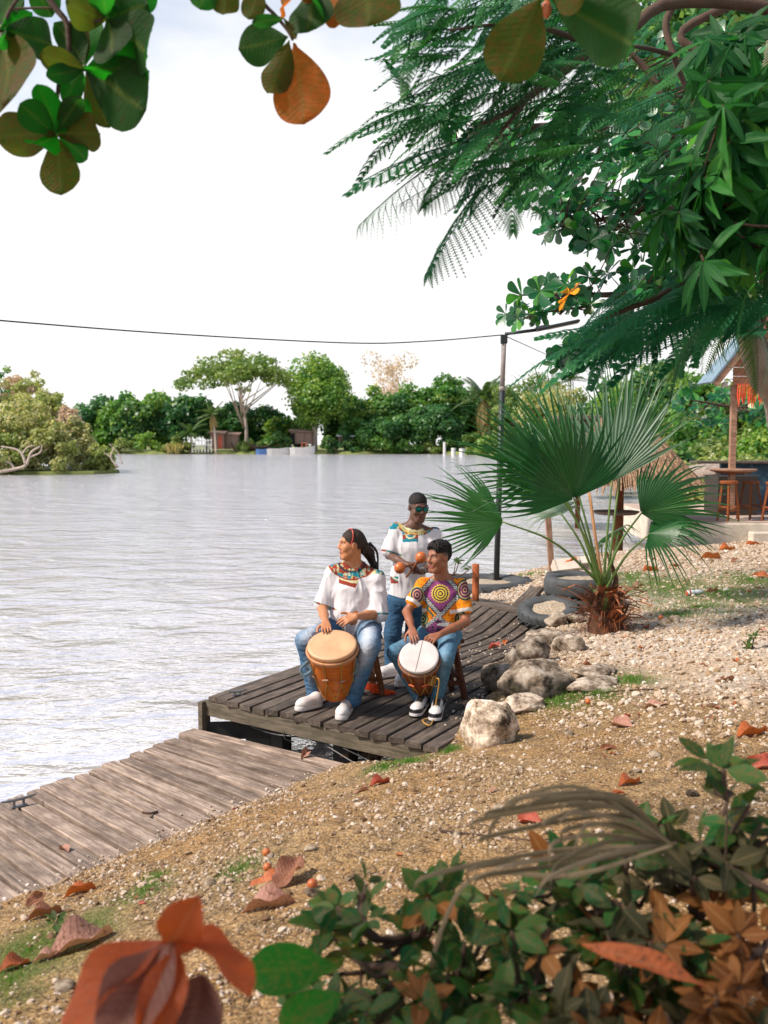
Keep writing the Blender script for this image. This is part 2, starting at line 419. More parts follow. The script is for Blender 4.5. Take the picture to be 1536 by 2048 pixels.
pale = t.ramp(vo.outputs['Color'], [(0, (.34, .27, .21)), (.5, (.58, .49, .41)), (1, (.72, .64, .56))])
c = t.mixc(t.math('MULTIPLY', sepc.outputs[1], .75), c, pale)
gc = t.ramp(fin, [(.3, (.03, .05, .012)), (.7, (.12, .17, .04))])
c = t.mixc(t.math('MULTIPLY', sepc.outputs[0], .8), c, gc)
ochre = t.ramp(big, [(.45, (0, 0, 0)), (.62, (.45, .45, .45))])
c = t.mixc(ochre, c, t.mixc(1.0, c, (1.05, .86, .60), 'MULTIPLY'))
hh = t.math('ADD', t.math('MULTIPLY', vo.outputs['Distance'], -.8), t.math('ADD', t.math('MULTIPLY', vo2.outputs['Distance'], -.5), fin))
m_soil = t.done(t.bsdf(c, .95, t.bump(hh, .9, .012), Specular_IOR_Level=.15))
def zonecol(V):
    x, y = V[:, 0], V[:, 1]; s, e = shore_d(x, y)
    g = grassy(x, y)
    pal = sstep(x*.9 + y*.38 - 4.6 + 1.2*(noise(V[:, :2], 1.2, 8) - .5), 0, 1.2)*sstep(y, 6.2, 8.5)
    return np.stack([g, pal, np.zeros_like(g)], -1)
V, Q = grid_mesh('g', np.arange(-7, 4.5, .045), np.arange(.6, 13, .045))
me = fastmesh('sandy_bank', V, [Q], zonecol(V)); tag(wobj('sandy_bank', me, m_soil), 'pebbly tan river bank sloping down to the decks', kind='structure')
V1, Q1 = grid_mesh('g', np.arange(4.5 - .045*0, 26, .12), np.arange(.6, 13.01, .12)); V2, Q2 = grid_mesh('g', np.arange(-1, 26, .12), np.arange(12.96, 42, .12))
me = fastmesh('sandy_bank', np.concatenate([V1, V2]), [Q1, Q2 + len(V1)], zonecol(np.concatenate([V1, V2])))
tag(wobj('gravel_ground', me, m_soil), 'pale gravel ground stretching back to the bar', kind='structure')

# --- far land: shores with a low lip
m_far = m_plain('far_shore_grass', lin(112, 120, 62), .95, .5, .6, .3, .05)
def land(name, outline, label, z0=.5, mat=None, inw=(0, 400)):
    o = np.array(outline, float); n = len(o)
    V = np.concatenate([np.concatenate([o, np.full((n, 1), z)], 1) for z in (-.5, .06)] + [np.concatenate([o + (np.array(inw) - o)*.004, np.full((n, 1), z0)], 1)])
    F = [(k*n + (i + 1) % n, k*n + i, (k + 1)*n + i, (k + 1)*n + (i + 1) % n) for k in range(2) for i in range(n)] + [tuple(range(2*n, 3*n))[::-1]]
    m = MB(); m.add(V, F)
    return tag(wobj(name, m, mat or m_far), label, kind='structure')
rs = np.random.default_rng(3)
out = [(-140, 172)] + [(x, 169 + 1.5*math.sin(x*.35) + rs.uniform(-.8, .8)) for x in range(-130, 14, 3)] + [(16, 158), (20, 140), (22, 118), (20, 95), (18.5, 75), (16.5, 60), (13.5, 48), (11.5, 41), (40, 38), (120, 60), (240, 300), (-240, 300)]
land('far_shore', out, 'low green far bank of the river')
out = [(-21, 79.5)] + [(-21 - 3*k - 1, 75.5 + rs.uniform(-1, .6)) for k in range(14)] + [(-65, 76), (-66, 95), (-40, 96), (-26, 88)]
land('left_shore', out, 'overgrown point on the left bank', z0=.25, inw=(-45, 90))
# ================================================================= DECKS
wood_low = m_wood('weathered_pale_wood', lin(182, 160, 143), lin(104, 88, 78), lin(28, 23, 19))
wood_up = m_wood('weathered_dark_wood', lin(116, 102, 92), lin(62, 54, 48), lin(18, 15, 13), moss=lin(70, 68, 52))
wood_beam = m_wood('mossy_beam_wood', lin(118, 106, 92), lin(72, 66, 54), lin(28, 25, 20), moss=lin(74, 76, 52), ov=.1)
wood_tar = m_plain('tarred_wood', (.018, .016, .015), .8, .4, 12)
m_galv = m_plain('galvanised_iron', (.22, .22, .22), .55, .3, 20, Metallic=.6)
def plank(parent, path, wid, th, mat, name='plank', label=None, bend=0.0, yaw=0):
    """board whose top centre line follows path (world); local X along the board"""
    path = np.asarray(path, float); o = path[0]; d = path[-1] - path[0]; L = np.linalg.norm(d); Rm = basis(np.cross(d, np.cross([0, 0, 1.], d)), d)
    Rm = np.stack([nrm(d), nrm(np.cross([0, 0, 1.], d)), nrm(np.cross(d, np.cross([0, 0, 1.], d)))], 1)
    loc = (path - o) @ Rm; V = []; n = len(path)
    e0, e1 = rng.uniform(-.012, .012, 2)
    for i, p in enumerate(loc):
        w = wid/2 + rng.uniform(-.003, .003); b = .006; z = p[2] + rng.uniform(-.0015, .0015)
        sk = (e0 if i == 0 else e1 if i == n - 1 else 0)
        for y, zz, s_ in ((-w, -th, -1), (w, -th, 1), (w, -b, 1), (w - b, 0, 1), (-w + b, 0, -1), (-w, -b, -1)): V.append((p[0] + sk*s_, p[1] + y, z + zz))
    F = [(i*6 + j, i*6 + (j + 1) % 6, (i + 1)*6 + (j + 1) % 6, (i + 1)*6 + j) for i in range(n - 1) for j in range(6)] + [(5, 4, 3, 2, 1, 0), tuple((n - 1)*6 + j for j in range(6))]
    m = MB(); m.add(V, [f[::-1] for f in F]); me = m.mesh(name); me.materials.append(mat)
    ob = inst(name, me, mat4(o, Rm), parent)
    if label: ob['label'] = label
    return ob
# upper (dark) deck, planks run away from the camera
ZD = .5
D0 = G(415, 1393, ZD); U = nrm(G(770, 1270, ZD) - D0); Vv = nrm(G(905, 1500, ZD) - D0)
def DK(a, b, z=0): return D0 + U*a + Vv*b + np.array([0, 0, z])
upper = empty('dark_deck', D0, 'dark weathered plank deck on posts, the musicians sitting and standing on it', 'deck')
def sagz(a, b): return -.05*math.exp(-((a - 3.9)/.7)**2) + .10*float(sstep(a, 4.2, 5.2)) - .035*float(sstep(b, 1.2, 2.6))*float(sstep(a, 3, 5))
b = 0.0; W_ = [.235, .155, .15, .16, .15, .165, .155, .165, .16, .165, .16, .16, .17, .165, .16, .165, .16]
for k, w in enumerate(W_):
    L = 5.25 - .05*k + rng.uniform(-.05, .05); st = rng.uniform(-.02, .015)
    bb = b + w/2; split = None
    aa = np.linspace(st, L, 13)
    tilt = rng.uniform(-.006, .006)
    pts = [DK(a, bb, sagz(a, bb) + tilt) for a in aa]
    if k in (9, 11, 13):
        cut = {9: 2.6, 11: 1.9, 13: 1.55}[k]
        aa1 = np.linspace(st, cut, 6); aa2 = np.linspace(cut + .02, L, 10)
        plank(upper, [DK(a, bb, sagz(a, bb) + tilt) for a in aa1], w - .018, .045, wood_up)
        plank(upper, [DK(a, bb, sagz(a, bb) - tilt) for a in aa2], w - .018, .045, wood_up)
    else: plank(upper, pts, w - rng.uniform(.024, .036), .045, wood_up)
    b += w
# boards beyond the crest, laid across
for k in range(6):
    a0 = 5.33 + k*.17
    plank(upper, [DK(a0 + .05*k + .1*q, -.30 + .16*k*0 + q*1.9, .085 - .02*k - .03*q) for q in np.linspace(0, 1, 4)], .15, .04, wood_up)
def bar(name, parent, p, q, w, h, mat, label=None):
    """squared timber from p to q (top centre line)"""
    return plank(parent, [p, (np.asarray(p) + q)/2, q], w, h, mat, name, label)
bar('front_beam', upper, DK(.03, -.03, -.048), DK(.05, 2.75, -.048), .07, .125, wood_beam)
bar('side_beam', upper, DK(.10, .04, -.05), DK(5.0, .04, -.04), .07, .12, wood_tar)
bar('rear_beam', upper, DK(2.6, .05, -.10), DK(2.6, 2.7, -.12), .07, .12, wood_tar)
def post(parent, c, w, d, top, bot, mat, name='post', rz=0, lab=None):
    m = MB(); m.box((0, 0, (bot - top)/2), (w, d, top - bot), bev=.006); me = m.mesh(name); me.materials.append(mat)
    a = math.atan2(Vv[1], Vv[0]) + rz
    return inst(name, me, mat4((c[0], c[1], top), basis((0, 0, 1), (math.cos(a), math.sin(a), 0))), parent)
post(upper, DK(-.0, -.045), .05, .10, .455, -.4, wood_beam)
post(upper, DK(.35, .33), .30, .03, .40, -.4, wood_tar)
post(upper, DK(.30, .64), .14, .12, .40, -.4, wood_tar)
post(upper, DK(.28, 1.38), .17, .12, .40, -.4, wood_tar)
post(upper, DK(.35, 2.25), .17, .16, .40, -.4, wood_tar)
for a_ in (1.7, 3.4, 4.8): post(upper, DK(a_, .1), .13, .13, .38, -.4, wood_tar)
bar('side_board', upper, DK(.02, -.02, -.24), DK(.38, .52, -.22), .03, .16, wood_tar)
# cables dangling under the deck
for pts in ([DK(.1, .45, -.22), DK(.0, .8, -.2), DK(.05, 1.2, -.19), DK(0, 1.7, -.29)], [DK(0, 1.55, -.18), DK(.05, 1.8, -.26), DK(.02, 2.1, -.33)], [DK(.05, .9, -.12), DK(-.02, .93, -.2), DK(.03, 1.0, -.24)]):
    m = MB(); m.tube(curve(pts, 14), .006, 5); wobj('hanging_cable', m, m_plain('cable_black', (.012, .012, .012), .5), upper)
# lower (pale) deck
ZL = .2
L0 = G(380, 1467, ZL); LW = nrm(G(0, 1605, ZL) - L0)
lower = empty('pale_deck', L0, 'lower pale grey plank walkway along the water in front of the dark deck', 'deck')
tpos = 0.0
for k in range(34):
    w = rng.uniform(.132, .165); tpos += w/2
    f = min(1, tpos/1.0); d = nrm(np.array([.80, -.60, 0])*(1 - f) + np.array([.70, -.714, 0])*f)
    st = L0 + LW*tpos + d*rng.uniform(-.04, .03)
    L = 3.0 if k > 1 else 2.4
    z = rng.uniform(-.004, .004) + (.035 if k == 0 else 0)
    plank(lower, [st + d*q*L + np.array([0, 0, z + (-.02*q if k == 0 else 0)]) for q in np.linspace(0, 1, 6)], w - rng.uniform(.024, .042), .06, wood_low)
    tpos += w/2
plank(lower, [L0 + np.array([-.02, .12, .0]) + nrm([.82, -.57, 0])*q*2.2 for q in np.linspace(0, 1, 5)], .10, .09, wood_low, 'edge_board', 'grey edge board with a broken end')
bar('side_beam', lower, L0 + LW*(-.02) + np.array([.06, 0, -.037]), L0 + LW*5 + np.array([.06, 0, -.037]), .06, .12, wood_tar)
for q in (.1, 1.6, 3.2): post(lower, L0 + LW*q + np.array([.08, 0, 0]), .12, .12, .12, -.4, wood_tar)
# mooring cleats: one bolted to each deck
def cleat(name, c, ax, label, s=1.0):
    e = empty(name, c, label, 'cleat', 'mooring cleats')
    x = nrm(ax)
    m = MB(); m.tube(curve([c - x*.11*s + [0, 0, .05*s], c - x*.05*s + [0, 0, .043*s], c + x*.05*s + [0, 0, .043*s], c + x*.11*s + [0, 0, .05*s]], 9), [.006, .008, .010, .011, .011, .011, .010, .008, .006], 7); wobj('horn', m, m_galv, e)
    m = MB()
    for q in (-.03, .03): m.tube([c + x*q*s, c + x*q*s + [0, 0, .045*s]], .009*s, 7)
    m.box(c + [0, 0, .003], (.10*s, .04*s, .006), basis((0, 0, 1), x)); wobj('foot', m, m_galv, e)
cleat('cleat', G(38, 1612, ZL + .004), G(62, 1600, .2) - G(14, 1612, .2), 'grey mooring cleat bolted on the pale lower walkway', 1.15)
cleat('cleat', G(475, 1390, ZD + .006), np.array([1, .5, 0]), 'grey mooring cleat at the corner of the dark deck', .8)

# ================================================================= TYRES, POSTS, BLOCKS
m_rub = m_plain('worn_rubber', (.052, .054, .056), .75, .45, 7, .35, .006)
m_fill = m_soil
def tyre(name, c, Ro, Ri, wid, lab, lugs=0, tilt=None, group='old tyres set into the bank', fill=True, start=0, label_fill=None):
    e = empty(name, c, lab, 'tyre', group)
    Rm = basis(tilt if tilt is not None else (0, 0, 1))
    w = wid/2
    prof = [(Ri, -w*.55), (Ri + .01, -w*.85), ((Ro + Ri)/2, -w), (Ro*.96, -w*.9), (Ro, -w*.6), (Ro*1.005, 0), (Ro, w*.6), (Ro*.96, w*.9), ((Ro + Ri)/2, w), (Ri + .01, w*.85), (Ri, w*.55), (Ri + .02, 0), (Ri, -w*.55)]
    m = MB(); m.lathe(prof, c, Rm, 48, caps=False); wobj('carcass', m.mesh('carcass', True), m_rub, e)
    if lugs:
        m = MB()
        for k in range(lugs):
            for sgn in (1, -1):
                a0 = 2*math.pi*(k + .5*(sgn < 0))/lugs; pts = []
                for q in np.linspace(0, 1, 5):
                    a = a0 + q*2*math.pi/lugs*.9; z = sgn*w*(.92 - .92*q); r = Ro*(1.0 if q < .15 else 1.02)
                    pts.append((r, a, z))
                V = []
                da = .34*math.pi/lugs
                for r, a, z in pts:
                    for aa, rr in ((a - da, r - .02), (a - da*.8, r + .022), (a + da*.8, r + .022), (a + da, r - .02)): V.append((rr*math.cos(aa), rr*math.sin(aa), z))
                V = np.array(V) @ Rm.T + c
                m.add(V, [(i*4 + j, i*4 + j + 1, i*4 + j + 5, i*4 + j + 4) for i in range(4) for j in range(3)] + [(0, 1, 2, 3), (19, 18, 17, 16)])
        wobj('tread', m.mesh('tread'), m_rub, e)
    if fill:
        m = MB(); n = 28; an = np.linspace(0, 2*math.pi, n, endpoint=False); V = [(0, 0, w*.78)]
        for r in (.5, 1.03):
            for a in an: V.append((r*(Ri + .01)*math.cos(a), r*(Ri + .01)*math.sin(a), w*.68 + rng.uniform(-.012, .012)))
        F = [(0, 1 + i, 1 + (i + 1) % n) for i in range(n)] + [(1 + i, 1 + n + i, 1 + n + (i + 1) % n, 1 + (i + 1) % n) for i in range(n)]
        m.add(np.array(V) @ Rm.T + c, F); me = m.mesh('fill', True)
        a = me.color_attributes.new('Col', 'FLOAT_COLOR', 'POINT'); a.data.foreach_set('color', np.tile([.1, .8, 0, 1], len(V)))
        wobj('gravel_fill', me, m_soil, e)
    return e
c = G(965, 1186, .46); c[2] = .42
tyre('tractor_tyre', c + np.array([.05, .35, 0]), .78, .42, .42, 'huge lugged tractor tyre lying flat behind the rusty pipe', 15)
c = G(1098, 1225, .66)
tyre('car_tyre', c, .36, .2, .17, 'ribbed black tyre lying tilted at the end of the dark deck', 20, tilt=(-.12, -.25, 1))
c = G(1158, 1212, .66)
tyre('truck_tyre', c + np.array([.02, .1, .01]), .42, .25, .24, 'bottom tyre of the stack beside the fan palm', 0, fill=False)
tyre('truck_tyre', c + np.array([0, .1, .25]), .43, .26, .24, 'upper grey tyre of the stack beside the fan palm, filled with gravel', 0)
c = G(1140, 1158, .9); c = P(1140, 1160, 13.6)
tyre('truck_tyre', c, .33, .2, .2, 'small tyre behind the gravel filled stack under the concrete block', 0)
# rusty pipe
m_rust = NT('rusty_pipe'); v = m_rust.coord('Object'); n = m_rust.noise(v, 9, 5, .7)
m_rust = m_rust.done(m_rust.bsdf(m_rust.ramp(n, [(.3, lin(70, 36, 22)), (.5, lin(150, 74, 32)), (.7, lin(182, 104, 50))]), .85, m_rust.bump(n, .4, .01)))
c = G(951, 1213, .47); e = empty('rusty_pipe', c, 'upright rusty orange pipe standing at the edge of the dark deck', 'pipe')
m = MB(); m.lathe([(.048, 0), (.048, .62), (.041, .62), (.041, .3)], (c[0], c[1], c[2] - .03), n=20, caps=False); wobj('pipe_wall', m.mesh('pipe', True), m_rust, e)
# lamp post
m_dk = m_plain('dark_painted_steel', (.018, .024, .028), .5, .3, 10)
m_dkg = m_plain('grey_galvanised_steel', (.30, .26, .24), .6, .25, 10)
YB = 15.6; base = P(992, 1166, YB); top = P(1008, 672, YB)
lp = empty('street_lamp', base, 'tall thin dark lamp post with a flat angled light head over the water', 'street lamp')
j = base + (top - base)*.79
m = MB(); m.tube([base - [0, 0, .15], j], .046, 12); wobj('pole', m.mesh('pole', True), m_dk, lp)
m = MB(); m.tube([j, top - [0, 0, .08]], .038, 12); m.tube([j - [0, 0, .03], j + [0, 0, .03]], .05, 12); wobj('upper_pole', m.mesh('pole', True), m_dkg, lp)
m = MB(); m.box(top - [0, 0, .05], (.10, .10, .14), bev=.01); wobj('bracket', m, m_dk, lp)
a0 = P(1010, 668, YB); a1 = P(1072, 660, YB); a2 = P(1158, 642, YB)
m = MB(); m.tube([a0, a1], .026, 10); wobj('arm', m.mesh('arm', True), m_dk, lp)
ax = nrm(a2 - a1); Rb = basis(np.cross(ax, [0, 1, 0])*-1, ax)
m = MB(); m.box((a1 + a2)/2, (np.linalg.norm(a2 - a1), .20, .05), Rb, bev=.018); m.box(a1 + ax*.1 + [0, 0, .015], (.22, .12, .07), Rb, bev=.02); wobj('light_head', m, m_dk, lp)
m = MB(); m.box((a1 + a2)/2 + ax*.08 - Rb[:, 2]*.028*np.sign(Rb[2, 2]), (np.linalg.norm(a2 - a1)*.7, .15, .006), Rb); wobj('diffuser', m, m_plain('led_lens', (.35, .36, .36), .3), lp)
def wire(name, pts, r, lab):
    m = MB(); m.tube(curve(pts, 40), r, 5); tag(wobj(name, m, m_dk), lab, 'cable', 'overhead wires')
Yw = YB
wire('overhead_wire', [P(-60, 634, 11), P(0, 641, 11.3), P(350, 668, 13), P(700, 686, 14.5), P(860, 682, 15.1), P(1004, 670, Yw)], .009, 'black overhead wire sagging across the sky to the lamp post')
wire('overhead_wire', [P(1010, 672, Yw), P(1110, 716, 22), P(1200, 752, 29), P(1330, 800, 38)], .008, 'thin faint wire running from the lamp post down to the trees')
# square wooden posts on the bank
def stake(p, q, w, mat, lab, name='wooden_post'):
    p = np.asarray(p); q = np.asarray(q); d = q - p; L = np.linalg.norm(d)
    m = MB(); m.box((L/2, 0, 0), (L, w, w*.8), bev=.006); me = m.mesh(name); me.materials.append(mat)
    o = inst(name, me, mat4(p, basis(np.cross(d, [0, 1., 0])*-1, d))); return tag(o, lab, 'post')
wood_tan = m_wood('tan_post_wood', lin(190, 150, 125), lin(130, 98, 80), lin(60, 45, 38), ov=.08)
wood_br = m_wood('brown_stool_wood', lin(146, 92, 58), lin(104, 62, 38), lin(44, 26, 18), ov=.08, sc_=2)
stake(P(1104, 1150, 16.2), P(1096, 1035, 16.2), .11, wood_tan, 'square pale wooden post standing behind the fan palm stems')
p = GG(1101, 1222); stake(p - [0, 0, .1], P(1098, 1166, p[1]), .13, wood_beam, 'short grey stump of a post beside the tyre stack', 'post_stump')
# loose board leaning on the bank
p0 = P(1024, 1228, 12.9); p1 = P(1074, 1180, 13.9)
brd = bar('loose_board', None, p0 + [0, 0, .03], p1 + [0, 0, .05], .2, .05, wood_up); tag(brd, 'loose grey board lying across the end of the deck to the bank', 'board')
# concrete blocks
m_conc = m_plain('concrete', lin(205, 190, 176), .9, .15, 6, .3)
def block(c, Rm, lab, s=1.0):
    e = empty('concrete_block', c, lab, 'concrete block', 'hollow concrete blocks')
    m = MB(); L, Wd, H, t_ = .40*s, .2*s, .19*s, .035*s
    for x in (-L/2 + t_/2, 0, L/2 - t_/2): m.box(c + Rm @ [x, 0, 0], (t_, Wd, H), Rm)
    for y in (-H/2 + t_/2, H/2 - t_/2):
        for x in (-L/4, L/4): m.box(c + Rm @ [x, 0, y], (L/2 - t_*1.02, Wd - .004, t_), Rm)
    wobj('block_body', m, m_conc, e)
p = P(1132, 1134, 15.2)
block(p, basis((.05, -.75, .65), (1, .15, .1)), 'left hollow concrete block lying on its side above the tyres')
block(p + np.array([.36, .12, .05]), basis((.05, -.55, .8), (1, .1, .12)), 'right hollow concrete block lying on its side above the tyres', .8)

# ================================================================= BAR PLATFORM, HUTS
m_slab = m_plain('slab_concrete', lin(176, 154, 138), .9, .22, 3, .3, .01)
m_slabside = m_plain('slab_side_concrete', lin(196, 184, 168), .95, .3, 3, .4, .02)
pl = G(1372, 1073, .72); Yp = pl[1]
ztop = P(1372, 1047, Yp)[2]
e = empty('bar_platform', (pl[0] + 3, Yp + 2, .6), 'raised concrete platform with stools at the right', 'platform')
m = MB(); m.box((pl[0] + 5.0, Yp + 3.05, (ztop + .3)/2), (10, 6.1, ztop - .3), bev=.02); wobj('slab', m, m_slabside, e)
m = MB(); m.box((pl[0] + 4.99, Yp + 3.06, ztop + .012), (9.94, 6.04, .02)); wobj('floor_surface', m, m_slab, e)
m = MB(); m.box((pl[0] + 3.3, Yp - .18, .70), (4.0, .32, .26), bev=.02); wobj('step', m, m_slabside, e)
ZB = ztop + .022
def PB(px, py, dy=0): return P(px, py, Yp + dy)
# bar shelter with gable and red fringe
sh = empty('bar_shelter', (pl[0] + 1.6, Yp + .8, ZB), 'wooden bar shelter with boarded gable end and red fringe', 'shelter')
yg = .8
p0 = PB(1465, 940, yg); p1 = PB(1467, 770, yg)
m = MB(); m.box(((p0 + p1)/2 - [0, 0, .45]), (.12, .12, p1[2] - p0[2] + .9), bev=.01); wobj('post', m, wood_tan, sh)
p2 = p1 + np.array([2.6, 0, 0]); m = MB(); m.box((p2 + [0, 0, (ZB - p2[2])/2]), (.12, .12, p2[2] - ZB), bev=.01); wobj('post', m, wood_tan, sh)
# gable boards
wood_red = m_wood('reddish_gable_wood', lin(186, 128, 100), lin(140, 92, 72), lin(70, 42, 34), ov=.12)
gb = PB(1466, 770, yg - .08); apex = PB(1562, 590, yg - .08); eave = PB(1422, 766, yg - .08); slp = (apex[2] - eave[2])/(apex[0] - eave[0]); hw = apex[0] - gb[0]; hh_ = apex[2] - gb[2]
nb = 10
for k in range(nb):
    z0 = gb[2] + hh_*k/nb; z1 = z0 + hh_/nb - .008; x0 = max(gb[0], eave[0] + (z0 - eave[2])/slp + .07); x1 = max(gb[0], eave[0] + (z1 - eave[2])/slp + .07)
    V = [(x0, gb[1], z0), (2*apex[0] - x0, gb[1], z0), (2*apex[0] - x1, gb[1], z1), (x1, gb[1], z1)]
    V = np.array(V + [(a, b_ + .025, c_) for a, b_, c_ in V]); m = MB(); V[:, 1] += rng.uniform(-.004, .004)
    m.add(V, [(0, 1, 2, 3), (7, 6, 5, 4), (0, 4, 5, 1), (1, 5, 6, 2), (2, 6, 7, 3), (3, 7, 4, 0)]); wobj('board', m, wood_red, sh)
m_tin = m_plain('blue_grey_roof_sheet', lin(112, 134, 148), .6, .25, 5)
for sgn in (1, -1):
    e0 = np.array([apex[0] - sgn*(apex[0] - eave[0]), gb[1] - .12, eave[2]]); a_ = apex + [0, -.12, 0]
    n_ = nrm(np.cross(a_ - e0, [0, 1, 0])); n_ = n_ if n_[2] > 0 else -n_
    V = [e0, a_, a_ + [0, 1.0, 0], e0 + [0, 1.0, 0]]; V = np.array(V + [q + n_*.04 for q in V]); m = MB(); m.add(V, [(0, 1, 2, 3), (7, 6, 5, 4), (0, 4, 5, 1), (1, 5, 6, 2), (2, 6, 7, 3), (3, 7, 4, 0)])
    wobj('roof_panel', m, m_tin, sh)
    V = [e0 - n_*.004, a_ - n_*.004]; m = MB(); d = nrm(a_ - e0); L = np.linalg.norm(a_ - e0); m.box((e0 + a_)/2 - n_*.075 + [0, .03, 0], (L, .03, .13), basis(n_, d)); wobj('barge_board', m, wood_tan, sh)
# fringe strands
m_fr = m_plain('red_fringe', lin(214, 74, 40), .8, .25, 9)
for k in range(46):
    x = gb[0] + .10 + k*.043; L = rng.uniform(.38, .50)*(1 if rng.random() > .1 else .7); y = gb[1] - .03 + rng.uniform(-.012, .012)
    m = MB(); pts = [(x, y, gb[2] + .02), (x + rng.uniform(-.01, .01), y, gb[2] - L*.5), (x + rng.uniform(-.03, .03), y + rng.uniform(-.02, .02), gb[2] - L)]
    m.tube(pts, [.014, .017, .008], 4); o = wobj('fringe_strand', m, m_fr, sh)
# bell lamp
c = PB(1449, 774, yg - .05); e = empty('bell_lamp', c, 'small pale bell shaped lamp hanging at the corner of the shelter', 'lamp')
m = MB(); m.lathe([(.02, .10), (.05, .09), (.075, .03), (.085, 0), (.075, 0), (.04, .06)], c, n=16, caps=False); wobj('shade', m.mesh('s', True), m_conc, e)
m = MB(); m.tube([c + [0, 0, .09], c + [.0, 0, .16], c + [.2, 0, .17]], .009, 6); wobj('arm', m, m_dk, e)
# round table round the post
c = PB(1466, 938, yg); c[0] += 0
tb = empty('round_table', (c[0], c[1], ZB), 'round wooden bar table fixed round the shelter post', 'table')
m = MB(); m.lathe([(.0, -.05), (.46, -.05), (.50, -.02), (.50, .0), (.0, .0)], c - [0, .0, 0], n=32, caps=False); wobj('table_top', m.mesh('t'), wood_tan, tb)
m = MB(); m.lathe([(.35, -.09), (.42, -.05)], c, n=24); wobj('table_skirt', m, wood_br, tb)
# counter with painted wall behind
m_mur = NT('painted_mural'); v = m_mur.coord('Object', (1, 1, 1)); n = m_mur.noise(v, 2.6, 5, .7, 1.5)
m_mur = m_mur.done(m_mur.bsdf(m_mur.ramp(n, [(.3, lin(24, 36, 46)), (.45, lin(36, 66, 92)), (.6, lin(70, 108, 126)), (.72, lin(150, 160, 150)), (.8, lin(120, 66, 40))]), .7))
c0 = PB(1390, 1040, 2.6); e = empty('bar_counter', (c0[0], c0[1], ZB), 'dark bar counter with a blue painted front', 'bar counter')
m = MB(); m.box((c0[0] + 3.3, Yp + 3.0, ZB + .58), (5.2, .12, 1.16)); wobj('painted_front', m, m_mur, e)
m = MB(); m.box((c0[0] + .75, Yp + 2.4, ZB + .45), (.9, 1.0, .9)); m_dark = m_plain('dark_timber', (.03, .02, .015), .8); wobj('side_cupboard', m, m_dark, e)
m = MB(); m.box((c0[0] + 3.0, Yp + 2.85, ZB + 1.20), (6.0, .6, .06), bev=.01); wobj('counter_top', m, wood_up, e)
# thatch heap roof behind the table (low grey roof)
m_thg = NT('grey_thatch'); v = m_thg.coord('Object', (14, 14, 2), rnd=3); n = m_thg.noise(v, 3, 5, .7); 
m_thg = m_thg.done(m_thg.bsdf(m_thg.ramp(n, [(.35, lin(90, 76, 68)), (.6, lin(176, 158, 148))]), .95, m_thg.bump(n, .6, .02)))
cc = PB(1448, 938, 4.2); m = MB(); prof = [(1.05, -.22), (1.12, -.1), (.95, .06), (.5, .13), (.0, .15)]
m.lathe(prof, cc, n=40, caps=False); me = m.mesh('r', True); tag(wobj('thatch_mat', me, m_thg), 'low rounded grey thatch top behind the round bar table', 'thatch')
# stools at the bar
def stool(name, c, seat_r, h, mat, lab, group, spl=.16, n=4, rz=.4, seat='round', legw=.045, gap=None):
    e = empty(name, c, lab, 'stool', group)
    m = MB()
    if seat == 'round': m.lathe([(.0, 0), (seat_r*.97, 0), (seat_r, .012), (seat_r, .05), (seat_r*.97, .06), (0, .06)], c + [0, 0, h - .06], n=28, caps=False)
    else: m.box(c + [0, 0, h - .02], (seat_r*2, seat_r*1.7, .04), basis((0, 0, 1), (math.cos(rz), math.sin(rz), 0)), bev=.008)
    me = m.mesh('seat'); wobj('seat', me, mat, e)
    feet = []
    for k in range(n):
        a = rz + math.pi/4 + 2*math.pi*k/n; d = np.array([math.cos(a), math.sin(a), 0])
        t_ = c + d*seat_r*.72 + [0, 0, h - .05]; f = c + d*(seat_r*.72 + spl); feet.append((t_, f))
        ax = nrm(f - t_); m = MB(); m.box((t_ + f)/2, (np.linalg.norm(f - t_), legw, legw*.8), basis(np.cross(ax, d), ax), bev=.004); wobj('leg', m, mat, e)
    for k in range(n):
        (t1, f1), (t2, f2) = feet[k], feet[(k + 1) % n]; q = .62 if k % 2 else .7
        a_, b_ = t1 + (f1 - t1)*q, t2 + (f2 - t2)*q; ax = nrm(b_ - a_); m = MB(); m.box((a_ + b_)/2, (np.linalg.norm(b_ - a_) - legw, legw*.5, legw*.8), basis((0, 0, 1), ax)); wobj('stretcher', m, mat, e)
    return e
wood_or = m_wood('orange_stool_wood', lin(166, 96, 54), lin(124, 66, 36), lin(80, 40, 20), ov=.1, sc_=2)
c = PB(1456, 1042, .35); c[2] = ZB; stool('bar_stool', c, .19, .86, wood_or, 'orange wooden bar stool left of the shelter post', 'bar stools', .08)
c = PB(1500, 1035, .9); c[2] = ZB; stool('bar_stool', c, .19, .84, wood_br, 'brown wooden bar stool in front of the blue painted counter', 'bar stools', .14)
c = PB(1548, 1062, .3); c[2] = ZB; stool('bar_stool', c, .19, .84, wood_or, 'orange bar stool cut by the right edge of the photo', 'bar stools', .12)
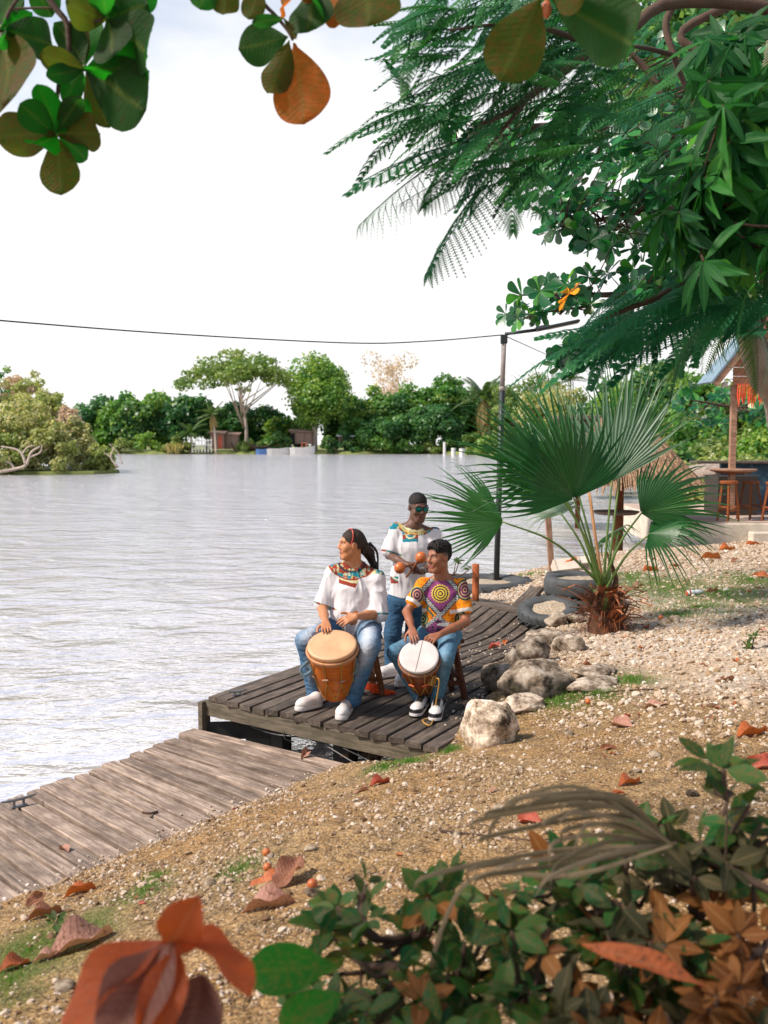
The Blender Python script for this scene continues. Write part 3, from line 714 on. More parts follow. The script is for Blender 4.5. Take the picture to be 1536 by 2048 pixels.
# conical thatched parasols
def thatch_cone(c, r, h, mat, mb_n=900, seed=1):
    """layers of hanging straw blades over a cone"""
    q = np.random.default_rng(seed); n = mb_n
    u = np.sqrt(q.uniform(.02, 1, n)); a = q.uniform(0, 2*math.pi, n); L = q.uniform(.25, .45, n)*r
    d = np.stack([np.cos(a), np.sin(a), np.full(n, 0)], 1); sl = nrm(np.array([r, 0, -h]))
    V = []; F = []
    for i in range(n):
        p = np.array([0, 0, h]) + d[i]*r*u[i] + np.array([0, 0, -h*u[i]]); dn = d[i]*sl[0] + np.array([0, 0, sl[2]]); side = np.cross(dn, d[i]); side = nrm(np.cross([0, 0, 1], d[i])) 
        up = nrm(np.cross(side, dn)); up = up if up[2] > 0 else -up
        w = q.uniform(.012, .028)*r/1.4; tw = q.uniform(-.15, .15)
        a0 = p - dn*L[i]*.5 + up*.03; a1 = p + dn*L[i]*.5 + up*q.uniform(.03, .10) + side*tw*L[i]
        k = len(V); V += [a0 - side*w, a0 + side*w, a1 + side*w*.5, a1 - side*w*.5, (a0 + a1)/2 + up*w*1.2]
        F += [(k, k + 1, k + 4), (k + 1, k + 2, k + 4), (k + 2, k + 3, k + 4), (k + 3, k, k + 4)]
    m = MB(); m.add(np.array(V) + c, F); m.lathe([(r*1.0, 0), (0.02, h)], c, n=32, caps=False)
    return m.mesh('thatch')
m_th = NT('brown_thatch'); v = m_th.coord('Object', (16, 16, 2.2), rnd=3); n = m_th.noise(v, 2.4, 5, .7)
m_th = m_th.done(m_th.bsdf(m_th.ramp(n, [(.33, lin(68, 52, 40)), (.5, lin(146, 114, 88)), (.66, lin(198, 168, 136))]), .95, m_th.bump(n, .7, .03)))
c = P(1240, 962, 22.0); r_ = 1.62; hh2 = P(1238, 806, 22.0)[2] - c[2]
e = empty('thatched_parasol', (c[0], c[1], .0), 'brown conical thatched parasol at the water behind the fan palm', 'parasol')
wobj('thatch_roof', thatch_cone(c, r_, hh2, m_th, 2600), m_th, e)
m = MB(); m.tube([(c[0], c[1], -.3), (c[0], c[1], c[2] + hh2*.8)], .09, 10); wobj('post', m, wood_br, e)
c2 = P(1232, 1022, 21.6); m = MB(); m.lathe([(0, -.07), (.42, -.07), (.50, -.02), (.50, 0), (0, 0)], c2, n=30, caps=False); e2 = empty('water_table', c2, 'round dark wooden table under the thatched parasol', 'table'); wobj('table_top', m, wood_up, e2)
m = MB(); m.tube([c2 - [0, 0, .07], (c2[0], c2[1], -.3)], .07, 8); wobj('table_leg', m, wood_br, e2)
c = P(1085, 968, 31.0); e = empty('thatched_parasol', (c[0], c[1], 0), 'smaller far thatched parasol seen between the left palm fans', 'parasol')
c[0] += 1.1; wobj('thatch_roof', thatch_cone(c, 1.4, .9, m_th, 700, 5), m_th, e)
m = MB(); m.tube([(c[0], c[1], -.3), (c[0], c[1], c[2] + .6)], .08, 8); wobj('post', m, wood_br, e)
# low flat roof seen beyond the parasol
p = P(1165, 836, 46); e = empty('flat_roof_hut', (p[0], p[1], .3), 'grey flat roofed hut beyond the thatched parasol', 'hut')
m = MB(); m.box(p, (2.6, 2.4, .22), bev=.05); wobj('roof', m, wood_beam, e); m = MB(); m.box(p - [0, 0, .9], (2.2, 2.0, 1.5)); wobj('wall', m, wood_up, e)
# ================================================================= PEOPLE (signed-distance bodies -> one continuous surface)
def smin(a, b, k):
    h_ = np.maximum(k - np.abs(a - b), 0)/k; return np.minimum(a, b) - h_*h_*k*.25
class SDF:
    def __init__(s): s.p = []
    def rc(s, a, b, ra, rb=None, k=.02, flat=None, sub=False):
        """tapered limb; flat=(axis, factor) squeezes it along an axis"""
        s.p.append(('rc', np.asarray(a, float), np.asarray(b, float), ra, ra if rb is None else rb, k, flat, sub)); return s
    def chain(s, pts, rad, k=.02, flat=None):
        for i in range(len(pts) - 1): s.rc(pts[i], pts[i + 1], rad[i], rad[i + 1], k, flat)
        return s
    def el(s, c, r, Rm=None, k=.02, sub=False):
        s.p.append(('el', np.asarray(c, float), np.asarray(r, float), np.eye(3) if Rm is None else np.asarray(Rm), k, sub)); return s
    def slab(s, a, b, rad, hh, k=.01, Rm=None):
        """rounded stadium slab lying flat between a and b"""
        s.p.append(('sl', np.asarray(a, float), np.asarray(b, float), rad, hh, k)); return s
    def cut(s, o, n, k=.004):
        s.p.append(('cut', np.asarray(o, float), nrm(n), k)); return s
    def build(s, vs, disp=None, name='body', mat=None, parent=None, colf=None, smooth=1):
        lo = np.full(3, 1e9); hi = -lo
        for q in s.p:
            if q[0] == 'rc': r = max(q[3], q[4])*(1 if q[6] is None else max(1, 1/q[6][1])); pts = [q[1] - r, q[1] + r, q[2] - r, q[2] + r]
            elif q[0] == 'el': r = q[2].max(); pts = [q[1] - r, q[1] + r]
            elif q[0] == 'sl': r = q[3] + q[4]; pts = [q[1] - r, q[1] + r, q[2] - r, q[2] + r]
            else: continue
            lo = np.minimum(lo, np.min(pts, 0)); hi = np.maximum(hi, np.max(pts, 0))
        lo -= .03; hi += .03; n = np.ceil((hi - lo)/vs).astype(int) + 1
        D = np.full(n, .5, np.float32)
        ax = [lo[i] + vs*np.arange(n[i]) for i in range(3)]
        for q in s.p:
            k = q[4] if q[0] == 'el' else q[5] if q[0] in ('rc', 'sl') else q[3]
            mg = k + .03
            if q[0] == 'rc': r = max(q[3], q[4])*(1 if q[6] is None else max(1, 1/q[6][1])); a_, b_ = np.minimum(q[1], q[2]) - r - mg, np.maximum(q[1], q[2]) + r + mg
            elif q[0] == 'el': r = q[2].max(); a_, b_ = q[1] - r - mg, q[1] + r + mg
            elif q[0] == 'sl': r = q[3] + q[4]; a_, b_ = np.minimum(q[1], q[2]) - r - mg, np.maximum(q[1], q[2]) + r + mg
            else: a_, b_ = lo, hi
            i0 = np.clip(((a_ - lo)/vs).astype(int), 0, n - 1); i1 = np.clip(((b_ - lo)/vs).astype(int) + 2, 1, n)
            sl_ = tuple(slice(i0[i], i1[i]) for i in range(3))
            X = ax[0][sl_[0]][:, None, None].astype(np.float32); Y = ax[1][sl_[1]][None, :, None].astype(np.float32); Z = ax[2][sl_[2]][None, None, :].astype(np.float32)
            sub = False
            if q[0] == 'rc':
                a, b, ra, rb = q[1], q[2], q[3], q[4]; d = b - a; L2 = max((d**2).sum(), 1e-9)
                x, y, z = X - a[0], Y - a[1], Z - a[2]
                if q[6] is not None:
                    v_, f = np.asarray(q[6][0], float), q[6][1]; dv = np.dot(d, v_); pr = x*v_[0] + y*v_[1] + z*v_[2]
                    x = x + (f - 1)*pr*v_[0]; y = y + (f - 1)*pr*v_[1]; z = z + (f - 1)*pr*v_[2]; d = d + (f - 1)*dv*v_; L2 = max((d**2).sum(), 1e-9)
                t_ = np.clip((x*d[0] + y*d[1] + z*d[2])/L2, 0, 1)
                v = np.sqrt((x - t_*d[0])**2 + (y - t_*d[1])**2 + (z - t_*d[2])**2) - (ra + (rb - ra)*t_); sub = q[7]
                if q[6] is not None: v = v/max(1, q[6][1])**.5
            elif q[0] == 'el':
                Rm = q[3]; x, y, z = X - q[1][0], Y - q[1][1], Z - q[1][2]; r = q[2]
                l = [(x*Rm[0, i] + y*Rm[1, i] + z*Rm[2, i]) for i in range(3)]
                k0 = np.sqrt(sum((l[i]/r[i])**2 for i in range(3))); k1 = np.sqrt(sum((l[i]/r[i]**2)**2 for i in range(3))) + 1e-6
                v = k0*(k0 - 1)/k1; sub = q[5]
            elif q[0] == 'sl':
                a, b = q[1], q[2]; d = (b - a)[:2]; L2 = max((d**2).sum(), 1e-9); x, y = X - a[0], Y - a[1]
                t_ = np.clip((x*d[0] + y*d[1])/L2, 0, 1); zz = Z - (a[2] + (b[2] - a[2])*t_)
                h2 = np.sqrt((x - t_*d[0])**2 + (y - t_*d[1])**2) - q[3]; hz_ = np.abs(zz) - q[4]
                v = np.minimum(np.maximum(h2, hz_), 0) + np.sqrt(np.maximum(h2, 0)**2 + np.maximum(hz_, 0)**2) - .004
            else:
                o, nn = q[1], q[2]; v = (X - o[0])*nn[0] + (Y - o[1])*nn[1] + (Z - o[2])*nn[2]
                D = -smin(-D, -v.astype(np.float32) + 0*D, k); continue
            v = v.astype(np.float32)
            if sub: D[sl_] = -smin(-D[sl_], v, k)
            else: D[sl_] = smin(D[sl_], v, k)
        if disp is not None:
            idx = np.argwhere(np.abs(D) < .035); pw = lo + idx*vs
            D[tuple(idx.T)] += disp(pw).astype(np.float32)
        V, Q = surfnet(D, lo, vs)
        me = fastmesh(name, V, [Q], colf(V) if colf is not None else None)
        return wobj(name, me, mat, parent)
def surfnet(D, lo, vs):
    S = D < 0; n = np.array(D.shape)
    c = [S[a:n[0] - 1 + a, b:n[1] - 1 + b, d:n[2] - 1 + d] for a in (0, 1) for b in (0, 1) for d in (0, 1)]
    alls = np.logical_and.reduce(c); anys = np.logical_or.reduce(c); act = anys & ~alls
    I = np.argwhere(act); ids = np.full(act.shape, -1, np.int64); ids[tuple(I.T)] = np.arange(len(I))
    acc = np.zeros((len(I), 3)); cnt = np.zeros(len(I)); corners = [(a, b, d) for a in (0, 1) for b in (0, 1) for d in (0, 1)]
    val = {q: D[I[:, 0] + q[0], I[:, 1] + q[1], I[:, 2] + q[2]].astype(float) for q in corners}
    for q in corners:
        for k in range(3):
            if q[k] == 0:
                r = list(q); r[k] = 1; r = tuple(r); a, b = val[q], val[r]; m_ = (a < 0) != (b < 0)
                t_ = a/(a - b + 1e-12*(a == b)); pos = np.array(q, float)[None] + 0*t_[:, None]; pos[:, k] = t_
                acc[m_] += pos[m_]; cnt[m_] += 1
    V = lo + (I + acc/cnt[:, None])*vs
    Fs = []
    for k in range(3):
        u, w = (k + 1) % 3, (k + 2) % 3
        s0 = [slice(1, None)]*3; s1 = [slice(1, None)]*3; s0[k] = slice(0, -1); s1[k] = slice(1, None)
        s0[u] = s1[u] = slice(1, -1); s0[w] = s1[w] = slice(1, -1)
        A, B = S[tuple(s0)], S[tuple(s1)]
        for flip, m_ in ((0, A & ~B), (1, ~A & B)):
            J = np.argwhere(m_)
            if not len(J): continue
            J[:, u] += 1; J[:, w] += 1
            def cell(du, dw):
                K = J.copy(); K[:, u] += du; K[:, w] += dw; return ids[tuple(K.T)]
            q = np.stack([cell(-1, -1), cell(0, -1), cell(0, 0), cell(-1, 0)], 1)
            if flip: q = q[:, ::-1]
            Fs.append(q[(q >= 0).all(1)])
    return V, np.concatenate(Fs)
def V3(*a): return np.array(a, float)
def headframe(C, f, up=(0, 0, 1)):
    f = nrm(f); u = nrm(np.asarray(up) - f*np.dot(up, f)); r = np.cross(f, u); return C, f, u, r     # r: person's right
def add_head(S, H, s, jaw=1.0):
    C, f, u, r = H; Rm = np.stack([r, f, u], 1)
    def p(a, b, c): return C + s*(r*a + f*b + u*c)
    S.el(p(0, -.014, .034), (.078*s, .097*s, .090*s), Rm, .02*s)
    S.el(p(0, .024, -.035), (.063*s*jaw, .070*s, .080*s), Rm, .035*s)
    S.rc(p(-.018, .066, -.105), p(.018, .066, -.105), .019*s, k=.03*s)
    S.rc(p(0, .09, .018), p(0, .107, -.020), .0085*s, .0135*s, k=.012*s)
    for q in (-1, 1):
        S.el(p(q*.013, .098, -.026), (.010*s, .011*s, .009*s), Rm, .006*s)
        S.rc(p(q*.014, .088, .033), p(q*.044, .076, .033), .010*s, .008*s, k=.014*s)
        S.el(p(q*.040, .060, -.022), (.028*s, .028*s, .028*s), Rm, .02*s)
        S.el(p(q*.032, .094, .012), (.018*s, .014*s, .011*s), Rm, .010*s, sub=True)
        S.el(p(q*.032, .074, .012), (.015*s, .013*s, .0115*s), Rm, .003*s)
        S.el(p(q*.081, -.008, .0), (.010*s, .021*s, .033*s), Rm, .008*s)
        S.rc(p(q*.050, .020, -.06), p(q*.02, .06, -.10), .022*s, k=.02*s)
    S.rc(p(-.022, .085, -.057), p(.022, .085, -.057), .0095*s, k=.008*s)
    S.rc(p(-.018, .083, -.070), p(.018, .083, -.070), .0105*s, k=.007*s)
    S.el(p(0, .10, -.0635), (.021*s, .010*s, .0022*s), Rm, .003*s, sub=True)
    return p
def head_local(V, H, s):
    C, f, u, r = H; q = V - C; return q @ r/s, q @ f/s, q @ u/s
def skin_col(V, H, s, base, lip, beard=0.0, hair=(.012, .009, .008), scalp=0.0):
    x, y, z = head_local(V, H, s); col = np.tile(np.array(base), (len(V), 1)); near = (np.abs(x) < .12) & (np.abs(y) < .14) & (np.abs(z) < .15)
    col *= (1 + .25*(noise(V, 35, 4) - .5))[:, None]
    def put(mask, c, a=1.0):
        a = (mask*a)[:, None]*near[:, None]; col[:] = col*(1 - a) + np.array(c)*a
    put(sstep(.034 - np.abs(x), 0, .01)*sstep(.014 - np.abs(z + .0635), 0, .004)*(y > .07), lip)
    put((np.abs(z + .0635) < .003)*(np.abs(x) < .019)*(y > .07), (.03, .01, .01))
    ax = np.abs(x)
    put(sstep(.019 - np.abs(ax - .031), 0, .006)*sstep(.0055 - np.abs(z - .037 + .12*np.abs(ax - .028)), 0, .003)*(y > .05), hair, .9)
    e = ((ax - .032)/.0125)**2 + ((z - .0115)/.0052)**2
    put((e < 1)*(y > .05)*1.0, (.40, .36, .34)); put((((ax - .032)**2 + (z - .012)**2) < .0062**2)*(y > .05)*1.0, (.015, .008, .005))
    put(((e > 1)*(e < 1.6)*(z > .014)*(y > .05))*1.0, (.02, .012, .01), .8)
    put((ax < .012)*(ax > .004)*(z < -.030)*(z > -.036)*(y > .1)*1.0, (.05, .02, .015), .6)
    if scalp:
        line = .062 - .5*np.clip(.035 - y, 0, .2) + .006*(noise(V, 200, 4) - .5); put(sstep(z - line, -.004, .010)*(y < .075), hair, scalp); put(sstep(z - .002 - .4*np.clip(y + .02, 0, .1), 0, .03)*sstep(.030 - y, 0, .01)*(ax > .05), hair, scalp*.8); put(sstep(-.03 - y, 0, .012)*sstep(z + .045, 0, .02), hair, scalp)
    if beard:
        put(sstep(.032 - ax, 0, .012)*sstep(.006 - np.abs(z + .046), 0, .004)*(y > .07), hair, beard*.8)
        put(sstep(.020 - ax, 0, .008)*sstep(-.088 - z, 0, .012)*(y > .045)*(noise(V, 150, 2) > .3), hair, beard)
    return col
def add_hand(S, wrist, d, n, thumb, curl=(.3, .35, .4, .45), s=1.0, spread=.06, tcurl=.25):
    """palm and five fingers: d along the hand, n out of the palm, thumb=+1/-1 side of cross(n,d)"""
    d = nrm(d); n = nrm(n - d*np.dot(n, d)); sd_ = np.cross(n, d)*thumb
    w = np.asarray(wrist, float); kn = .088*s; tips = []
    for i, (off, L) in enumerate(zip((.030, .0105, -.0095, -.029), (.074, .082, .076, .060))):
        k_ = w + d*kn*(1 - .05*abs(i - 1)) + sd_*off*s; S.rc(w + sd_*off*.55*s + d*.005, k_, .0145*s, .0115*s, k=.016*s)
        dd = nrm(d + sd_*spread*(1.5 - i)); p = k_; ang = 0; r = .0098*s
        for j, fr in enumerate((.46, .30, .24)):
            ang += curl[i]*(1.0, 1.1, .7)[j]; e = nrm(dd*math.cos(ang) + n*math.sin(ang)); q = p + e*L*s*fr
            S.rc(p, q, r, r*.9, k=.0035); p = q; r *= .9
        tips.append(p)
    t0 = w + d*.022*s + sd_*.024*s; t1 = t0 + nrm(d*.55 + sd_*.75 + n*.25)*.045*s; t2 = t1 + nrm(d*.85 + sd_*.42 + n*(.2 + tcurl))*.034*s; t3 = t2 + nrm(d*.95 + sd_*.1 + n*(.3 + tcurl))*.026*s
    S.rc(t0, t1, .0165*s, .0125*s, k=.014*s).rc(t1, t2, .0118*s, .0105*s, k=.005).rc(t2, t3, .0105*s, .0088*s, k=.004)
    return tips
m_skin = m_col('skin', .48, 120, .06, .001, .4); m_cloth = m_col('printed_cloth', .85, 200, .25, .0015, .2); m_hair = m_col('hair', .7, 90, .9, .006, .25)
m_denim = m_col('denim', .88, 260, .3, .002, .2); m_shoe = m_col('shoe_leather', .5, 60, .1, .002, .4)
def folds(amp, sc_=14, seed=0, dirn=(1, 1, 3)):
    dv = np.array(dirn, float)
    def f(p):
        q = p*dv; w = noise(q, sc_*.35, seed) ; a = np.abs(noise(q + w[:, None]*.25, sc_, seed + 1) - .5)*2
        b = np.abs(noise(q, sc_*2.1, seed + 2) - .5)*2
        return amp*((a - .4)*1.0 + (b - .4)*.45)
    return f
def ponc(p, c, r): return np.hypot(p[0] - c[0], p[1] - c[1]) < r

# ---------- shared builders
def jeans(name, parent, pelvis, hipL, hipR, legs, base, fade=None, amp=.006, hem=None, belly=None, vs=.0085):
    S = SDF()
    S.el(pelvis, (.175, .135, .12), None, .05); S.rc(hipL, hipR, .105, k=.05)
    for hp, kn, an, rr in legs:
        S.rc(hp, kn, rr[0], rr[1], k=.04); S.rc(kn, an, rr[1]*.98, rr[2], k=.03)
        S.rc(an + (kn - an)*.06, an, rr[2]*1.02, rr[2]*1.12, k=.012)
    def cf(V):
        c = np.tile(np.array(base), (len(V), 1)); px, py = proj(V)
        n_ = noise(V, 45, 3)*.5 + noise(V*[1, 1, .25], 120, 9)*.5; c = c*(.78 + .44*n_)[:, None]
        wr = np.abs(noise(V*[1, 1, 3], 13, 5) - .5)*2; c = c*(1.12 - .3*(wr < .12))[:, None]
        if fade is not None: c = fade(V, px, py, c)
        return c
    return S.build(vs, folds(amp, 15, 3), name, m_denim, parent, cf)
def shoe(parent, toe, heel, ankle, kind, z0, label=None):
    """toe/heel = points on the deck; builds upper, sole, laces"""
    toe = V3(toe[0], toe[1], z0); heel = V3(heel[0], heel[1], z0); d = toe - heel; L = np.linalg.norm(d); d /= L; sd_ = np.cross([0, 0, 1], d); Rm = np.stack([d, sd_, [0, 0, 1]], 1)
    S = SDF(); z = V3(0, 0, 1)
    S.el(heel + d*(L - .082) + z*.050, (.080, .054, .046), Rm, .03); S.el(heel + d*.05 + z*.062, (.055, .046, .062), Rm, .03)
    S.rc(heel + d*.06 + z*.07, heel + d*(L - .08) + z*.055, .050, .042, k=.03); S.rc(heel + d*.045 + z*.05, ankle, .047, .050, k=.03)
    S.slab(heel + d*.050 + z*.018, heel + d*(L - .052) + z*.018, .050, .014, k=.004)
    def cf(V):
        q = V - heel; a = q @ d/L; h_ = q[:, 2]; s_ = np.abs(q @ sd_); c = np.tile(np.array((.60, .56, .545)), (len(V), 1))
        c *= (.92 + .16*noise(V, 60, 2))[:, None]
        if kind == 'white':
            c[(h_ > .034) & (h_ < .039)] *= .72; lace = (a > .42) & (a < .75) & (s_ < .02) & (np.mod(a*22, 1) < .35); c[lace] *= .8
            c[(h_ < .012)] *= .8
        else:
            blk = ((a < .34) & (h_ > .07)) | ((a > .74) & (h_ > .034) & (h_ < .066)) | ((a < .30) & (h_ > .034)) | ((a > .36) & (a < .72) & (s_ < .030) & (h_ > .06)) | ((a > .52) & (a < .8) & (h_ < .056) & (h_ > .034)) | (h_ < .010)
            sw = (np.abs((h_ - .045) - .5*(.55 - a)*.12) < .009) & (a > .3) & (a < .66); c[sw] = (.02, .02, .022)
            c[blk] = (.014, .014, .016); lace = (a > .42) & (a < .72) & (s_ < .024) & (np.mod(a*20, 1) < .3) & (h_ > .06); c[lace] = (.05, .05, .05)
        return c
    o = S.build(.0055, None, 'shoe', m_shoe, parent, cf)
    if label: o['label'] = label
    if kind == 'white':
        m = MB()
        for q in range(5):
            t_ = .44 + q*.07; c = heel + d*L*t_ + z*(.118 - .075*(t_ - .3)); m.tube([c - sd_*.02 - z*.006, c + z*.001, c + sd_*.02 - z*.006], .0028, 5)
        wobj('laces', m, m_shw, o)
    return o
m_shw = m_plain('white_lace', (.62, .6, .58), .8, .05)
TEAL, RED, GOLD, CREAM, DK_ = (.010, .17, .22), (.24, .035, .02), (.50, .36, .10), (.60, .52, .28), (.02, .03, .04)
def african(u, v, seed=0):
    """print in teal, red and gold: bands and medallions in cloth units (m)"""
    p = np.stack([u, v, np.full_like(u, seed*1.0)], -1); c = np.tile(np.array(TEAL), (len(u), 1))
    n_ = noise(p, 32, seed); c[n_ > .54] = RED; c[(n_ > .50) & (n_ < .54)] = GOLD
    cell = .034; iu, iv = np.round(u/cell), np.round(v/cell); r = np.hypot(u - iu*cell, v - iv*cell); odd = (np.mod(iu*3 + iv*5, 4) < 1.5)
    c[(r < .0125) & odd] = CREAM; c[(r < .0085) & odd] = (.03, .10, .12); c[(r < .0045) & odd] = CREAM
    return c
print('people helpers ready')

# ================================================================= MAN A: seated left, white shirt, ponytail
def man_a():
    root = empty('person', P(690, 1420, 8.6)*[1, 1, 0] + [0, 0, ZD], 'seated man with long dark ponytail in white shirt and faded jeans, drumming, looking left', 'person', None)
    Ys = 8.85
    neck = P(706, 1133, Ys + .02); shR = P(668, 1148, Ys); shL = P(752, 1158, Ys - .02); chest = P(706, 1180, Ys); belly = P(706, 1228, Ys - .02); pelvis = P(706, 1252, Ys + .05)
    elR = P(644, 1214, Ys - .05); wrR = P(652, 1246, 8.42); elL = P(757, 1228, Ys - .12); wrL = P(712, 1233, 8.45)
    hipR = P(676, 1256, Ys); hipL = P(738, 1258, Ys); knR = P(612, 1281, 8.38); knL = P(739, 1290, 8.22); anR = P(630, 1389, 8.50); anL = P(704, 1398, 8.30)
    H = headframe(P(702, 1090, Ys - .02), (-.94, -.34, .03)); hs = 1.06
    S = SDF(); p = add_head(S, H, hs, 1.08)
    S.rc(p(0, -.025, -.05), neck + [0, .0, -.02], .064, .074, k=.03); S.rc(neck, shR, .06, .05, k=.04); S.rc(neck, shL, .06, .05, k=.04)
    S.rc(chest, belly, .15, .15, k=.05); S.rc(belly, pelvis, .15, .14, k=.05)
    S.chain([shR, elR], [.050, .044]); S.chain([elR, elR*.5 + wrR*.5, wrR], [.046, .040, .027]); S.chain([shL, elL], [.05, .044]); S.chain([elL, elL*.5 + wrL*.5, wrL], [.048, .041, .027])
    for hp, kn, an in ((hipR, knR, anR), (hipL, knL, anL)): S.rc(hp, kn, .07, .05, k=.03); S.rc(kn, an, .05, .035, k=.03); S.rc(an, an + [-.03, -.08, -.05], .03, .025, k=.02)
    add_hand(S, wrR, P(654, 1268, 8.16) - wrR, V3(0, .35, -1), 1, (.12, .10, .12, .18), 1.04)
    add_hand(S, wrL, P(676, 1245, 8.40) - wrL, V3(-.1, .55, -.6), 1, (.22, .24, .28, .34), 1.04, tcurl=-.5)
    S.build(.0055, None, 'body', m_skin, root, lambda V: skin_col(V, H, hs, (.46, .185, .080), (.38, .12, .08), .75, scalp=.9))
    # shirt
    S = SDF(); fl = (V3(0, 1, 0), 1.25)
    S.rc(neck + [0, .01, -.04], chest, .09, .185, k=.06, flat=fl); S.rc(chest, belly, .185, .19, k=.05, flat=fl); S.rc(belly, pelvis + [0, -.02, -.03], .188, .19, k=.05, flat=fl)
    S.rc(neck + [0, .02, -.02], shR, .075, .075, k=.06); S.rc(neck + [0, .02, -.02], shL, .075, .078, k=.06)
    cR = shR + (elR - shR)*.88; cL = shL + (elL - shL)*.98
    S.rc(shR, cR, .072, .078, k=.03); S.rc(shL, cL, .075, .088, k=.03)
    S.cut(cR + (elR - shR)*.02, elR - shR) if False else None
    bibc = P(697, 1170, Ys - .15)
    def cf(V):
        px, py = proj(V); c = np.tile(np.array((.64, .605, .615)), (len(V), 1)); u, v = V[:, 0], V[:, 2]
        yoke = (np.hypot((px - 706)/50, (py - 1128)/30) < 1) | ((np.abs((px - 706)) < 62) & (py < 1142 + (px - 706)*.13)) 
        bib = (px > 677 + (py - 1140)*.03) & (px < 712 + (1175 - py)*.35) & (py < 1166 + (px - 677)*.30)
        m_ = (yoke | bib) & (V[:, 1] < 9.3); a = african(u*1.0, v, 3); c[m_] = a[m_]
        r = np.hypot((px - 704)/1.0, (py - 1122)*1.25); band = m_ & (np.abs(r - 52) < 3.2); c[band] = CREAM; band = m_ & (r < 29) & (r > 25); c[band] = DK_; band = m_ & (np.abs(r - 46) < 1.5); c[band] = RED
        low = bib & (py > 1158 + (px - 677)*.30); c[low] = RED
        for cc, dd, rad in ((cR, nrm(elR - shR), 1), (cL, nrm(elL - shL), 1)):
            t_ = (V - cc) @ dd; near = np.linalg.norm(V - cc, axis=1) < .16; b_ = near & (t_ > .008) & (t_ < .026); aa = african(u*1.6, v*1.6, 5); c[b_] = aa[b_]
        return c*(.96 + .06*noise(V, 9, 1))[:, None]
    S.build(.0065, folds(.016, 9, 8, (1.5, 1, .7)), 'shirt', m_cloth, root, cf)
    def fade(V, px, py, c):
        w = np.exp(-(((px - 733) + (py - 1290)*.16)/14)**2)*sstep(py, 1238, 1262)*(1 - sstep(py, 1300, 1350))*1.0
        w2 = np.exp(-(((px - 622) - (1262 - py)*.4)/20)**2)*np.exp(-((py - 1266)/20)**2)*.8
        w3 = np.exp(-((px - 622)/9)**2)*np.exp(-((py - 1320)/42)**2)*.35; w4 = np.exp(-(((px - 716) - (1340 - py)*.3)/9)**2)*np.exp(-((py - 1340)/30)**2)*.3
        w = np.clip(w*.95 + w2 + w3 + w4, 0, 1)*(.75 + .4*noise(V*[2, 1, 1], 40, 2)); w = np.clip(w, 0, 1)[:, None]
        return c*(1 - w) + np.array((.50, .54, .60))*w
    jeans('jeans', root, pelvis + [0, .02, -.02], hipL, hipR, [(hipR, knR, anR, (.108, .086, .066)), (hipL, knL, anL, (.112, .092, .072))], (.050, .12, .215), fade, .009)
    def sh_(tpx, hpx): return G(*tpx, ZD + .0), G(*hpx, ZD + .0)
    t_, h_ = G(592, 1424, ZD), G(642, 1412, ZD); shoe(root, t_, h_, anR + [0, 0, .0], 'white', ZD + .006)
    t_, h_ = G(681, 1443, ZD), G(702, 1408, ZD); shoe(root, t_, h_, anL, 'white', ZD + .006)
    # hair: slicked back cap, thick ponytail of dreadlocks, red shades pushed up
    S = SDF(); C, f, u, r = H; Rm = np.stack([r, f, u], 1); s = hs
    S.el(p(0, -.020, .042), (.086*s, .103*s, .096*s), Rm, .01); S.rc(p(0, -.09, .02), p(0, -.125, -.03), .05, .048, k=.03)
    S.el(p(0, .062, -.050), (.10*s, .070*s, .098*s), Rm, .010, sub=True); S.el(p(0, .108, .02), (.08*s, .050*s, .075*s), Rm, .010, sub=True)
    S.el(p(0, .0, -.085), (.1*s, .055*s, .07*s), Rm, .012, sub=True)
    for q in (-1, 1): S.el(p(q*.085, .0, -.003), (.022*s, .03*s, .038*s), Rm, .006, sub=True)
    hc = lambda V: np.array((.022, .014, .010)) + np.array((.02, .013, .01))*(np.abs(noise(V*[1, 1, 1], 110, 2) - .5)*2 < .3)[:, None]
    S.build(.004, lambda q: .003*(np.abs(noise(q, 120, 5) - .5)*2 - .5), 'hair', m_hair, root, hc)
    m = MB(); q_ = np.random.default_rng(4); b0 = p(0, -.11, -.015)
    for k in range(46):
        o = q_.normal(0, .026, 3); e = P(755 + q_.uniform(-15, 3), 1136 + q_.uniform(-10, 12), Ys + .12 + q_.uniform(-.04, .06))
        mid = P(742 + q_.uniform(-9, 6), 1108 + q_.uniform(-5, 6), Ys + .10 + q_.uniform(-.04, .05)); m.tube(curve([b0 + o*.8, mid + o*.4, e], 10), np.linspace(.015, .007, 10), 6)
    wobj('ponytail', m.mesh('ponytail', True), m_plain('dark_locks', (.020, .013, .011), .6, .4, 60), root)
    m = MB(); m.tube(curve([p(-.087, .03, .012), p(-.088, .012, .07), p(-.06, .008, .122), p(0, .008, .137), p(.06, .008, .122), p(.088, .012, .07), p(.087, .03, .012)], 22), .0048, 6)
    wobj('red_glasses', m, m_plain('red_plastic', (.5, .03, .02), .35, .05), root)
    return root
man_a()
